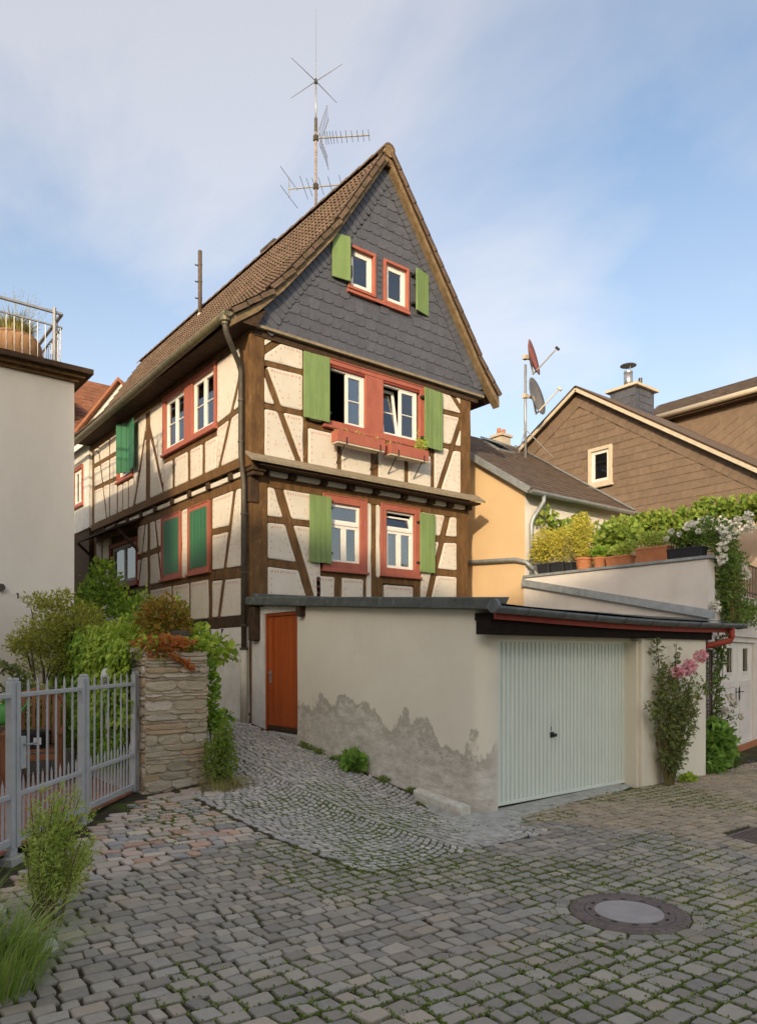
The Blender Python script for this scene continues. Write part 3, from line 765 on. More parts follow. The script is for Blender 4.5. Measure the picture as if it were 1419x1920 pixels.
mb = MB(); mb.box(5.0, 5.12, 0.1, 12.4, .3, 7.4); mb.build('right_wall', 'base_plaster', house)
mb = MB(); mb.box(.1, 5.1, 12.3, 12.42, .3, 7.4); mb.build('rear_wall', 'base_plaster', house)
mb = MB(); mb.box(.13, 5.0, .25, 12.3, 4.95, 5.05); mb.box(.13, 5.0, .25, 12.3, 7.3, 7.4); mb.box(.13, 5.0, .25, 12.3, 2.6, 2.7); mb.box(.13, 5., 3.9, 4.0, 2.7, 7.3); mb.build('floor', 'interior', house)

def panels(fr, cells, orn=True, g=.012):
    for c in cells:
        c = [(p[0], p[1]) for p in c]
        q = soften(c, g)
        mb = MB(); mb.prism(q, fr, -.06, .012, .016, .020)
        o = mb.build('infill_panel', 'infill', house)
        ss_, zz = [p[0] for p in c], [p[1] for p in c]
        w, h = max(ss_) - min(ss_), max(zz) - min(zz)
        if orn and w > .16 and h > .2 and area(c) > .05:
            om = MB(); n = len(c); cx = sum(ss_) / n; cz = sum(zz) / n
            for i in range(n):
                a, b = c[i], c[(i + 1) % n]; L = math.dist(a, b)
                if L < .2: continue
                tx, tz_ = (b[0] - a[0]) / L, (b[1] - a[1]) / L; nx_, nz_ = -tz_, tx
                if (cx - a[0]) * nx_ + (cz - a[1]) * nz_ < 0: nx_, nz_ = -nx_, -nz_
                top = nz_ < -.8
                if nz_ > .6: continue
                st = .055 if top else .12; m = int((L - .16) / st)
                for k in range(m + 1):
                    t = .09 + k * st + rnd.gauss(0, .004)
                    x, z = a[0] + tx * t + nx_ * .075, a[1] + tz_ * t + nz_ * .075
                    e = .030 if top else .024
                    om.add([fr(x, z + e, .0225), fr(x + .011, z, .0225), fr(x, z - e * .7, .0225), fr(x - .011, z, .0225)], [(0, 1, 2, 3)])
            if w > .4 and h > .35:
                for dx, dz in ((0, 0), (-.02, -.035), (.02, -.035), (0, .04)):
                    x, z = cx + dx, cz - h * .18 + dz
                    om.add([fr(x, z + .016, .0225), fr(x + .008, z, .0225), fr(x, z - .014, .0225), fr(x - .008, z, .0225)], [(0, 1, 2, 3)])
            if om.v: om.build('painted_border', 'ornament', o, kind='stuff')
DEP = [0]
def timber(fr, a, b, w, name='brace', d=None, m='timber'):
    """one beam; a few mm of depth tell crossing beams apart"""
    DEP[0] = (DEP[0] + 1) % 7
    dd = (-.004 + DEP[0] * .0016) if d is None else d
    q = strip(a, b, w); n = 6; pl = []; pr = []
    dx, dz = b[0] - a[0], b[1] - a[1]; l = math.hypot(dx, dz); nx_, nz_ = -dz / l, dx / l
    for k in range(n + 1):
        t = k / n; x, z = a[0] + dx * t, a[1] + dz * t
        e1 = w / 2 * (1 + .22 * nse(x * 2.3, z * 2.3, DEP[0])); e2 = w / 2 * (1 + .22 * nse(x * 2.3, z * 2.3, DEP[0] + 9))
        pl.append((x + nx_ * e1, z + nz_ * e1)); pr.append((x - nx_ * e2, z - nz_ * e2))
    mb = MB(); mb.prism(pl + pr[::-1], fr, -.10, dd); return mb.build(name, m, house)
def vpost(fr, s0, s1, z0, z1, name='post', **k): return timber(fr, ((s0 + s1) / 2, z0), ((s0 + s1) / 2, z1), s1 - s0, name, **k)
def hrail(fr, s0, s1, z, w, name='rail', z2=None, **k): return timber(fr, (s0, z), (s1, z2 if z2 is not None else z), w, name, **k)

# -- front, upper storey
cells = [rect(.15, .93, 5.2, 7.22), rect(4.07, 4.82, 5.2, 7.24)]
tl = [((.16, 6.68), (.86, 5.17), .115), ((.12, 6.97), (.52, 7.32), .10), ((4.82, 6.72), (4.19, 5.2), .12), ((4.86, 6.95), (4.50, 7.30), .10),
      ((.15, 6.79), (.93, 6.81), .085), ((.15, 6.06), (.93, 6.08), .09), ((4.07, 6.82), (4.82, 6.84), .085), ((4.07, 6.12), (4.82, 6.14), .09)]
panels(FU, split_cells(cells, tl))
for a, b, w in tl: timber(FU, a, b, w, 'brace' if abs(a[1] - b[1]) > .1 else 'rail')
low = [((1.715, 5.1), (1.715, 5.9), .085), ((2.53, 5.1), (2.53, 5.9), .17), ((3.325, 5.1), (3.325, 5.9), .09)]
panels(FU, split_cells([rect(1.03, 3.98, 5.2, 5.86)], low))
for a, b, w in low: timber(FU, a, b, w, 'post')
panels(FU, [rect(1.05, 1.34, 6.0, 7.2), rect(3.80, 3.98, 6.0, 7.2)], False)
vpost(FU, .93, 1.03, 5.1, 7.3); vpost(FU, 3.98, 4.07, 5.1, 7.3)
vpost(FU, 4.82, 5.1, 5.05, 7.3, 'corner_post', d=.02)
hrail(FU, 1.03, 3.98, 5.92, .11); hrail(FU, .1, 5.0, 7.29, .13, 'top_plate', d=.012); hrail(FU, .1, 5., 5.13, .14, 'sill_beam', d=-.012)
mb = MB(); mb.box(-.125, .15, -.205, .18, 5.0, 7.32); mb.build('corner_post', 'timber', house, bev=.012)
# -- front, lower storey
ZB = 2.62
A = [((.53, 4.76), (1.25, 2.72), .165), ((.31, 4.17), (1.40, 4.19), .10), ((.31, 3.42), (.96, 3.40), .13)]
panels(FL, split_cells([rect(.31, 1.42, ZB, 4.74)], A))
B = [((1.81, 2.5), (1.81, 3.3), .16)]
panels(FL, split_cells([rect(1.30, 2.40, ZB, 3.27)], B + [((1.06, 3.27), (1.30, 2.6), .17)]))
panels(FL, [rect(2.47, 2.58, ZB, 4.74), rect(2.71, 2.80, 3.32, 4.74)], False, .006)
panels(FL, [rect(2.90, 3.66, ZB, 3.20)])
Rr = [((4.63, 4.78), (4.02, 2.82), .15), ((3.84, 4.21), (4.90, 4.26), .12), ((4.1, 3.54), (4.9, 3.54), .13)]
panels(FL, split_cells([rect(3.86, 4.88, ZB, 4.74)], [Rr[0], Rr[1]] + [((4.30, 3.54), (4.9, 3.54), .13)]))
for a, b, w in A + B: timber(FL, a, b, w, 'brace' if abs(a[1] - b[1]) > .3 else 'rail')
timber(FL, *Rr[0], 'brace'); timber(FL, (3.84, 4.21), (4.9, 4.26), .12, 'rail'); timber(FL, (4.30, 3.54), (4.9, 3.54), .13, 'rail')
vpost(FL, 2.58, 2.71, 3.2, 4.76); vpost(FL, 2.58, 2.88, ZB, 3.34); vpost(FL, 3.67, 3.85, ZB, 3.36); vpost(FL, 2.40, 2.47, ZB, 3.36)
hrail(FL, 1.2, 2.45, 3.31, .10); hrail(FL, 2.6, 3.86, 3.29, .15)
vpost(FL, 4.88, 5.2, ZB, 4.8, 'corner_post', d=.015); hrail(FL, .05, 5.22, 4.82, .17, 'top_plate', d=.018)
mb = MB(); mb.box(-.03, .31, -.03, .3, .62, 4.90); mb.build('corner_post', 'timber', house, bev=.012)
# -- joist ends between the storeys, front and side
FJ, LJ = frame_front(-.06), frame_left(-.03)
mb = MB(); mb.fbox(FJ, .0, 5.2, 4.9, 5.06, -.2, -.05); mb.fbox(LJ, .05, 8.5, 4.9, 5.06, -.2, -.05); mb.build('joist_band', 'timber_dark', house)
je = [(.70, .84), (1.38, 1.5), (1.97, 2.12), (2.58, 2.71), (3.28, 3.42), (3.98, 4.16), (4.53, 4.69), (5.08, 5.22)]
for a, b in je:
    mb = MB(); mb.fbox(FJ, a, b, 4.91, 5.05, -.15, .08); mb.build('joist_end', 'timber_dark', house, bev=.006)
ed = [.33] + [v for p in je for v in p]
for i in range(0, len(ed) - 1, 2):
    if ed[i + 1] - ed[i] > .1: panels(FJ, [rect(ed[i], ed[i + 1], 4.915, 5.04)], False, .004)
jl = [.62 + k * .86 + rnd.uniform(-.05, .05) for k in range(10)]
for i, a in enumerate(jl):
    if a > 8.4: break
    mb = MB(); mb.fbox(LJ, a, a + .14, 4.91, 5.05, -.15, .05); mb.build('joist_end', 'timber_dark', house, bev=.006)
    p0 = .3 if i == 0 else jl[i - 1] + .14
    panels(LJ, [rect(p0, a, 4.915, 5.04)], False, .004)
# weathered skirting board over the jetty
mb = MB(); mb.add([(-.20, -.17, 5.24), (5.33, -.17, 5.24), (5.33, -.42, 5.075), (-.22, -.42, 5.075), (-.20, -.17, 5.20), (5.33, -.17, 5.20), (5.33, -.42, 5.035), (-.22, -.42, 5.035)],
                  [(0, 1, 2, 3), (4, 7, 6, 5), (0, 4, 5, 1), (2, 6, 7, 3), (1, 5, 6, 2), (0, 3, 7, 4)]); mb.build('skirting_board', 'weather_board', house)
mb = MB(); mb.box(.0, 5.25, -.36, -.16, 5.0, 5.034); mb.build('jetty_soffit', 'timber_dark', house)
# the carved and clad foot of the corner
mb = MB(); mb.box(-.10, .17, -.24, .12, 4.93, 5.03); mb.box(-.07, .14, -.20, .1, 4.86, 4.93); mb.box(-.055, .12, -.055, .1, 4.42, 4.86); mb.build('corner_bracket', 'timber_dark', house, bev=.01)

# -- long side, upper storey
panels(LU, split_cells([rect(.2, 1.06, 5.2, 7.12)], [((.2, 6.60), (1.0, 5.15), .10), ((.2, 6.05), (1.08, 5.97), .09)]))
timber(LU, (.2, 6.60), (1.0, 5.15), .10); hrail(LU, .2, 1.06, 6.05, .09, z2=5.97)
U = [((1.64, 5.1), (1.64, 5.8), .13), ((2.30, 5.1), (2.30, 5.8), .14), ((3.05, 5.1), (3.05, 5.8), .13)]
panels(LU, split_cells([rect(1.0, 3.56, 5.2, 5.80)], U + [((1.0, 5.8), (1.06, 5.2), .1)]))
for a, b, w in U: timber(LU, a, b, w, 'post')
hrail(LU, .9, 3.75, 5.85, .11)
V = [((4.33, 6.70), (3.50, 5.10), .12)]
panels(LU, split_cells([rect(3.58, 4.31, 5.2, 7.12)], V)); timber(LU, *V[0])
vpost(LU, 4.31, 4.57, 5.1, 7.2)
V = [((4.57, 6.72), (5.32, 5.10), .12)]
panels(LU, split_cells([rect(4.57, 5.33, 5.2, 7.12)], V)); timber(LU, *V[0])
V = [((5.66, 5.1), (5.66, 5.9), .09), ((6.05, 5.1), (6.05, 5.9), .08)]
panels(LU, split_cells([rect(5.36, 6.36, 5.2, 5.86)], V))
for a, b, w in V: timber(LU, a, b, w, 'post')
hrail(LU, 5.3, 6.4, 5.9, .09); vpost(LU, 6.36, 6.46, 5.1, 7.2)
V = [((7.77, 6.9), (7.15, 5.1), .09), ((6.97, 5.1), (6.97, 7.2), .08), ((6.46, 6.66), (8.15, 6.69), .09), ((6.46, 6.05), (8.15, 6.11), .09)]
panels(LU, split_cells([rect(6.46, 8.15, 5.2, 7.12)], V))
for a, b, w in V: timber(LU, a, b, w, 'brace' if abs(a[0] - b[0]) > .3 and abs(a[1] - b[1]) > .3 else 'post')
vpost(LU, 8.15, 8.38, 5.05, 7.2)
hrail(LU, .15, 8.45, 5.13, .15, 'sill_beam', d=.01); hrail(LU, .15, 8.45, 7.2, .16, 'top_plate', d=.01)
# -- long side, lower storey
V = [((.56, 4.78), (1.21, 2.45), .12)]
panels(LL, split_cells([rect(.35, 1.47, 2.5, 4.74)], V + [((.35, 3.26), (1.47, 3.30), .19), ((.80, 4.08), (1.47, 4.11), .10)]))
timber(LL, *V[0]); hrail(LL, .33, 1.5, 3.26, .18, z2=3.30); hrail(LL, .74, 1.5, 4.08, .10, z2=4.11)
vpost(LL, 1.47, 1.66, 2.45, 4.78)
panels(LL, [rect(2.58, 2.85, 3.36, 4.74)]); panels(LL, [rect(1.66, 2.45, 2.5, 3.25), rect(2.53, 3.32, 2.5, 3.25), rect(3.41, 4.57, 2.5, 3.25)])
vpost(LL, 2.45, 2.53, 2.45, 3.3); vpost(LL, 3.32, 3.41, 2.45, 3.3); hrail(LL, 1.6, 5.4, 3.30, .11)
V = [((4.30, 4.78), (3.92, 3.30), .10), ((3.94, 4.09), (4.60, 4.06), .10)]
panels(LL, split_cells([rect(3.92, 4.57, 3.36, 4.74)], V))
for a, b, w in V: timber(LL, a, b, w)
vpost(LL, 4.57, 4.74, 2.45, 4.78)
V = [((4.86, 4.78), (5.34, 3.30), .10), ((4.70, 4.06), (5.3, 4.04), .10)]
panels(LL, split_cells([rect(4.74, 5.33, 3.36, 4.74)], V))
for a, b, w in V: timber(LL, a, b, w)
panels(LL, [rect(4.74, 5.5, 2.5, 3.25), rect(5.6, 6.6, 2.5, 3.25), rect(6.7, 8.4, 2.5, 3.25)])
V = [((7.2, 4.17), (8.3, 4.18), .1), ((7.85, 3.3), (7.85, 4.8), .09)]
panels(LL, split_cells([rect(7.26, 8.3, 3.36, 4.74)], V))
for a, b, w in V: timber(LL, a, b, w, 'rail')
hrail(LL, 5.4, 8.5, 3.30, .11); vpost(LL, 8.28, 8.5, 2.4, 4.8)
hrail(LL, .3, 8.5, 4.82, .16, 'top_plate', d=.008); hrail(LL, .28, 8.5, 2.39, .20, 'sill_beam', d=.02, m='timber_dark')
for a in (.95, 1.5, 2.3):
    mb = MB(); mb.fbox(LL, a, a + .12, 2.12, 2.29, -.1, .03); mb.build('joist_end', 'timber_dark', house)
# plastered plinth, uneven
mb = MB(); pts = []
for i in range(36):
    for k in range(9):
        s = -.02 + i * .244; z = tz(0, s) - .08 + k * (2.30 - tz(0, s) + .08) / 8; pts.append((-.035 - .03 * nse(s, z, 4, 1.2) - (.05 if k == 0 else 0), s, z))
mb.add(pts, [(i * 9 + k, i * 9 + k + 1, (i + 1) * 9 + k + 1, (i + 1) * 9 + k) for i in range(35) for k in range(8)]); mb.build('plinth', 'base_plaster', house, smooth=True)

# ---------------------------------------------------------------- windows
def window(parent, fr, s0, s1, z0, z1, cols=2, bars=1, d=-.02, fw=.055, m='white_frame', trans_=0., mate='glass', opened=(), tilt=(), top_tilt=False):
    """white casement: outer frame (part) > sashes and panes (sub-parts); opened columns have no leaf, tilted ones lean in"""
    mb = MB(); mb.ring(fr, s0, s1, z0, z1, .035, d - .07, d); win = mb.build('window', m, parent, bev=.004)
    a0, a1, b0, b1 = s0 + .035, s1 - .035, z0 + .035, z1 - .035
    zt = b1
    if trans_:
        zt = b0 + (b1 - b0) * trans_
        mb = MB(); mb.fbox(fr, a0, a1, zt - .03, zt + .03, d - .06, d + .012); mb.build('transom', m, win, bev=.004)
        f2 = fr
        if top_tilt: f2 = lambda s, z, dd: fr(s, z, dd - max(0, (z - zt)) * .28)
        mb = MB(); mb.ring(f2, a0, a1, zt + .03, b1 - (.05 if top_tilt else 0), .035, d - .05, d - .005); mb.build('sash', m, win)
        mb = MB(); mb.fbox(f2, a0 + .03, a1 - .03, zt + .06, b1 - .03 - (.05 if top_tilt else 0), d - .03, d - .024); mb.build('pane', mate, win)
        zt -= .03
    w = (a1 - a0) / cols
    for c in range(cols):
        l0, l1 = a0 + c * w, a0 + (c + 1) * w
        if c in opened: continue
        f2 = fr
        if c in tilt: f2 = lambda s, z, dd: fr(s, z, dd - .02 - max(0, (z - b0)) * .17)
        mb = MB(); mb.ring(f2, l0 + .002, l1 - .002, b0, zt, fw, d - .055, d - .004)
        hs = [b0 + fw + (zt - b0 - 2 * fw) * (k + 1) / (bars + 1) for k in range(bars)]
        for h in hs: mb.fbox(f2, l0 + fw, l1 - fw, h - .011, h + .011, d - .045, d - .010)
        mb.build('sash', m, win, bev=.004)
        zz = [b0 + fw] + hs + [zt - fw]
        for k in range(len(zz) - 1):
            mb = MB(); mb.fbox(f2, l0 + fw - .005, l1 - fw + .005, zz[k] + (.008 if k else -.005), zz[k + 1] - (.008 if k < len(zz) - 2 else -.005), d - .032, d - .026); mb.build('pane', mate, win)
    return win
def surround(fr, s0, s1, z0, z1, w, m='red_paint', d=.035, sill=True, name='window_surround'):
    mb = MB(); mb.ring(fr, s0, s1, z0, z1, w, -.08, d); mb.ring(fr, s0, s1, z0 - .001, z1 + .001, .022, d, d + .014); o = mb.build(name, m, house, bev=.004)
    if sill:
        mb = MB(); mb.fbox(fr, s0 - .03, s1 + .03, z0 - .05, z0 - .002, -.02, d + .05); mb.build('sill', m, o, bev=.006)
    return o
def shutter(fr, s0, s1, z0, z1, m, d0=.06, boards=4, hinge=1, parent=None):
    """board shutter: planks are sub-parts of the ledged leaf"""
    mb = MB()
    for h in (.16, .84): mb.fbox(fr, s0 + .03, s1 - .03, z0 + (z1 - z0) * h - .045, z0 + (z1 - z0) * h + .045, d0 - .024, d0 - .002)
    leaf_ = mb.build('shutter', m, house)
    w = (s1 - s0) / boards
    for k in range(boards):
        e = rnd.uniform(-.004, .004)
        mb = MB(); mb.fbox(fr, s0 + k * w + .0025, s0 + (k + 1) * w - .0025, z0 + e, z1 + e, d0, d0 + .026 + rnd.uniform(0, .003)); mb.build('board', m, leaf_, bev=.004)
    hs = s1 if hinge > 0 else s0
    for h in (.16, .84):
        z = z0 + (z1 - z0) * h; mb = MB(); mb.fbox(fr, hs - .02 if hinge > 0 else hs - .05, hs + .05 if hinge > 0 else hs + .02, z - .02, z + .02, .0, d0 - .004); mb.build('hinge', 'black_metal', leaf_)
    return leaf_
def swung(fr, s0, ang):
    """frame of a leaf swung about the vertical line s0 away from the wall"""
    c, s_ = math.cos(R(ang)), math.sin(R(ang)); return lambda s, z, d: fr(s0 + (s - s0) * c - d * s_, z, (s - s0) * s_ + d * c) 
# front upper: two windows with a boarded red panel between
so = surround(FU, 1.36, 3.77, 5.98, 7.20, .10)
mb = MB(); mb.fbox(FU, 2.30, 2.73, 6.08, 7.10, -.06, .030); mb.build('red_panel', 'red_paint', so, bev=.004)
mb = MB(); mb.fbox(FU, 1.46, 2.30, 7.055, 7.10, -.04, .02); mb.fbox(FU, 2.73, 3.67, 7.055, 7.10, -.04, .02); mb.build('head_rail', 'red_dark', so)
window(house, FU, 1.46, 2.30, 6.04, 7.06, 2, 1, opened=(0,))
window(house, FU, 2.73, 3.62, 6.05, 7.06, 2, 1, tilt=(0,))
shutter(swung(FU, .90, 4), .90, 1.43, 6.0, 7.16, 'green_paint', .07); shutter(swung(FU, 4.22, -4), 3.70, 4.22, 5.97, 7.16, 'green_paint', .075, 4, -1)
mb = MB(); mb.fbox(FU, .955, .975, 6.0, 7.0, .02, .06); mb.build('shutter_strap', 'green_paint', house)
# front lower
surround(FL, 1.46, 2.47, 3.40, 4.79, .15); surround(FL, 2.82, 3.82, 3.40, 4.79, .13)
window(house, FL, 1.60, 2.33, 3.50, 4.65, 2, 0, trans_=.68); window(house, FL, 2.94, 3.68, 3.50, 4.66, 2, 0, trans_=.70, top_tilt=True)
for a in (2.99, 3.36):
    mb = MB(); n = 9
    mb.add([FL(a + k * .035, z, -.15 + .012 * math.sin(k * 2.1)) for z in (3.55, 4.30) for k in range(n)], [(k, k + 1, n + k + 1, n + k) for k in range(n - 1)]); mb.build('curtain', 'curtain', house)
shutter(swung(FL, 1.60, 3), 1.14, 1.60, 3.49, 4.71, 'green_paint', .09, 4, 1); shutter(FL, 3.78, 4.19, 3.50, 4.70, 'green_paint', .07, 4, -1)
# side upper
so = surround(LU, 1.08, 3.55, 5.97, 7.16, .09)
mb = MB(); mb.fbox(LU, 2.12, 2.50, 6.06, 7.07, -.06, .030); mb.build('red_panel', 'red_paint', so, bev=.004)
window(house, LU, 1.16, 2.13, 6.03, 7.08, 2, 1); window(house, LU, 2.49, 3.46, 6.03, 7.08, 2, 1)
surround(LU, 5.33, 6.37, 5.93, 7.05, .08); window(house, LU, 5.40, 6.30, 5.98, 6.98, 2, 1)
shutter(swung(LU, 5.36, 34), 5.36, 5.80, 5.98, 7.10, 'deep_green_paint', .02, 3, -1); shutter(swung(LU, 5.30, -8), 4.84, 5.30, 5.98, 7.08, 'deep_green_paint', .10, 3, 1)
# side lower: closed shutters in red frames, and the window under its little roof
for a, b in ((1.57, 2.53), (2.89, 3.88)):
    o = surround(LL, a, b, 3.41, 4.73, .10)
    shutter(LL, a + .10, b - .10, 3.50, 4.63, 'deep_green_paint', .012, 5, 1)
surround(LL, 5.33, 7.22, 3.46, 4.54, .09, 'red_dark'); window(house, LL, 5.42, 7.12, 3.54, 4.46, 2, 0, m='grey_frame')
mb = MB(); mb.add([LL(5.15, 4.95, .0), LL(8.35, 4.95, .0), LL(8.40, 4.68, .62), LL(5.10, 4.68, .62), LL(5.15, 4.90, .0), LL(8.35, 4.90, .0), LL(8.40, 4.63, .62), LL(5.10, 4.63, .62)],
                  [(0, 1, 2, 3), (4, 5, 6, 7), (0, 3, 7, 4), (1, 2, 6, 5), (2, 3, 7, 6), (0, 1, 5, 4)])
aw = mb.build('window_canopy', 'timber_dark', house)
for s in (5.3, 8.2):
    mb = MB(); mb.bar(LL(s, 4.2, .0), LL(s, 4.66, .5), .06, .06); mb.build('canopy_bracket', 'timber_dark', aw)
mb = MB(); mb.fbox(LL, 5.2, 7.4, 3.12, 3.24, .02, .5); mb.build('bench_shelf', 'timber_dark', house)
# gable windows
FG = frame_front(-.22)
mb = MB(); mb.ring(FG, 1.86, 2.50, 8.58, 9.40, .055, -.1, .06); mb.build('window_surround', 'red_paint', house, bev=.004)
mb = MB(); mb.ring(FG, 2.70, 3.33, 8.56, 9.40, .055, -.1, .06); mb.build('window_surround', 'red_paint', house, bev=.004)
mb = MB(); mb.fbox(FG, 2.50, 2.70, 8.50, 8.575, -.03, .062); mb.fbox(FG, 1.84, 3.35, 8.50, 8.555, -.03, .066); mb.build('sill', 'red_paint', house, bev=.004)
window(house, FG, 1.915, 2.445, 8.635, 9.345, 1, 0, fw=.065, d=-.01); window(house, FG, 2.755, 3.275, 8.615, 9.345, 1, 0, fw=.065, d=-.01)
shutter(swung(FG, 1.90, 8), 1.50, 1.88, 8.66, 9.47, 'green_paint', .10, 1, 1); shutter(swung(FG, 3.48, -12), 3.44, 3.84, 8.62, 9.45, 'green_paint', .09, 1, -1)
# ---------------------------------------------------------------- slates and tiles
def plane_mtx(o, ex, ey):
    ex = Vector(ex).normalized(); ey = Vector(ey).normalized(); ez = ex.cross(ey)
    m = Matrix((ex, ey, ez)).transposed().to_4x4(); m.translation = Vector(o); return m
def slate_mesh(w, h, m, rnd_corner=True, th=.007):
    pts = [(.0, h * 1.22), (w, h * 1.22), (w, h * .42), (w * .95, h * .20), (w * .80, h * .05), (w * .58, 0), (.0, .0)] if rnd_corner else [(0, h * 1.15), (w, h * 1.15), (w, 0), (0, 0)]
    mb = MB(); n = len(pts)
    top = [(x, y, .018 - .012 * y / h + .004 * x / w) for x, y in pts]; bot = [(x, y, z - th) for x, y, z in top]
    mb.add(top + bot, [tuple(range(n))[::-1]] + [(i, (i + 1) % n, n + (i + 1) % n, n + i) for i in range(n)]); return mesh_of(mb, m, name='slate')
def slates(parent, name, m, inside_fn, o, ex, ey, sr, tr, course, width, cap=300, corner=True, order=None):
    """courses of slates over (s,t) ranges of the plane o + s*ex + t*ey"""
    ms = [(w, slate_mesh(width * w, course, m, corner)) for w in (.82, .93, 1., 1.08, 1.2)]
    o = Vector(o); ex = Vector(ex).normalized(); ey = Vector(ey).normalized(); ez = ex.cross(ey)
    items = []; t = tr[0]; r = 0
    while t < tr[1]:
        s = sr[0] - rnd.uniform(0, width)
        while s < sr[1]:
            wf, me = rnd.choice(ms); w = wf * width
            if inside_fn(s + w / 2, t + course * .5): items.append((o + ex * s + ey * t, w, me))
            s += w
        t += course; r += 1
    items.sort(key=lambda k: dist(k[0])); rest = MB(); cnt = 0
    for p, w, me in items:
        mt = plane_mtx(p + ez * rnd.uniform(0, .002), ex, ey) @ Matrix.Rotation(rnd.gauss(0, .008), 4, 'Z')
        if cnt < cap and in_view(p, .02): shared(name, me, parent, mt); cnt += 1
        else: rest.add([mt @ v.co for v in me.vertices], [tuple(q.vertices) for q in me.polygons])
    if rest.v: rest.build(name + '_field', m, parent, kind='stuff', norm=False)
def verge_scales(parent, name, m, pts, frm, depth, step, d=.02, flip=1, square=False):
    """rounded scales along a verge polyline given in the plane of frame frm"""
    for i in range(len(pts) - 1):
        a, b = Vector((*pts[i], 0)), Vector((*pts[i + 1], 0)); L = (b - a).length; n = max(1, round(L / step)); t = (b - a) / L
        nr = Vector((t.y, -t.x, 0)) * flip
        for k in range(n):
            p = a + t * (L * k / n); w = L / n * 1.25; q = []
            for u, v in ((0, 0), (w, 0), (w, depth), (0, depth)) if square else ((0, 0), (w, 0), (w, depth * .55), (w * .86, depth * .83), (w * .55, depth * .98), (w * .2, depth), (0, depth * .93)):
                q.append((u, v))
            mb = MB(); nn = len(q); tp = []; bt = []
            for u, v in q:
                r = p + t * u + nr * v; dd = d + .012 - .010 * u / w; tp.append(frm(r.x, r.y, dd)); bt.append(frm(r.x, r.y, dd - .008))
            mb.add(tp + bt, [tuple(range(nn))[::-1]] + [(j, (j + 1) % nn, nn + (j + 1) % nn, nn + j) for j in range(nn)]); mb.build(name, m, parent)
# gable wall and its slates
GP = [(-.02, 7.36), (.40, 8.06), (.92, 8.72), (1.42, 9.32), (2.06, 10.22), (2.66, 11.18), (2.80, 11.22), (5.26, 7.76), (5.38, 7.36)]
holes = [(1.86, 2.50, 8.52, 9.40), (2.70, 3.33, 8.52, 9.40)]
mb = MB(); N_ = 30
for i in range(N_):                                          # solid backing in thin courses so the window openings stay free
    z0, z1 = 7.36 + i * (11.2 - 7.36) / N_, 7.36 + (i + 1) * (11.2 - 7.36) / N_; zm = (z0 + z1) / 2
    lo = min(x for x in [GP[k][0] + (GP[k + 1][0] - GP[k][0]) * (zm - GP[k][1]) / (GP[k + 1][1] - GP[k][1]) for k in range(5) if GP[k][1] <= zm <= GP[k + 1][1]] or [2.6])
    hi = 2.80 + (11.22 - zm) / (11.22 - 7.76) * 2.46
    seg = [(lo, hi)]
    for h in holes:
        if h[2] < zm < h[3]:
            new = []
            for a, b in seg:
                if h[0] > a and h[1] < b: new += [(a, h[0]), (h[1], b)]
                else: new.append((a, b))
            seg = new
    for a, b in seg: mb.fbox(FG, a, b, z0, z1, -.1, -.004)
gable = mb.build('slate_gable', 'slate', house)
mb = MB(); mb.box(-.10, 5.42, -.30, -.17, 7.315, 7.362); mb.build('gable_drip_board', 'weather_board', house)
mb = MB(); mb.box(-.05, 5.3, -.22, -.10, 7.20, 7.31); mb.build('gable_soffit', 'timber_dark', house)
def in_gable(s, z):
    if not inside([(x + (.10 if i < 6 else -.08), y) for i, (x, y) in enumerate(GP)], s, z): return False
    return not any(h[0] - .06 < s < h[1] + .06 and h[2] - .06 < z < h[3] + .04 for h in holes)
slates(gable, 'slate', 'slate', in_gable, (0, -.222, 0), (1, .0, -.018), (.018, 0, 1), (-.2, 5.5), (7.38, 11.2), .205, .22, cap=300)
verge_scales(gable, 'verge_slate', 'slate', [(p[0] - .02, p[1] + .06) for p in GP[:6]], FG, .36, .14, .024)
verge_scales(gable, 'verge_slate', 'slate', [(5.40, 7.62), (2.80, 11.25)], FG, .26, .125, .024, -1)
for z in [8.60 + k * .105 for k in range(8)]:
    mb = MB(); q = [(2.51, z + .12), (2.69, z + .12), (2.69, z + .03), (2.66, z + .005), (2.6, z), (2.51, z + .02)]
    mb.prism(q, FG, .008 + .0, .022); mb.build('slate', 'slate', gable)

# roof: bell-cast left slope, straight right slope
PROF_L = [(-.56, 7.40), (-.06, 7.77), (.42, 8.27), (.93, 8.89), (1.42, 9.48), (2.08, 10.48), (2.72, 11.46)]
PROF_R = [(5.80, 7.42), (5.32, 7.94), (2.72, 11.46)]
YF, YB = -.40, 12.5
roof = thing('unused', '', '') if False else None
mb = MB()
for prof in (PROF_L, PROF_R):
    for i in range(len(prof) - 1):
        (x0, z0), (x1, z1) = prof[i], prof[i + 1]
        mb.hexa([(x0, YF + .03, z0 - .09), (x1, YF + .03, z1 - .09), (x1, YB, z1 - .09), (x0, YB, z0 - .09), (x0, YF + .03, z0 - .03), (x1, YF + .03, z1 - .03), (x1, YB, z1 - .03), (x0, YB, z0 - .03)])
roof = mb.build('roof', 'timber_dark', house)
def along(prof, d):
    for i in range(len(prof) - 1):
        a, b = Vector(prof[i]), Vector(prof[i + 1]); L = (b - a).length
        if d <= L or i == len(prof) - 2:
            t = (b - a) / L; return a + t * d, t
        d -= L
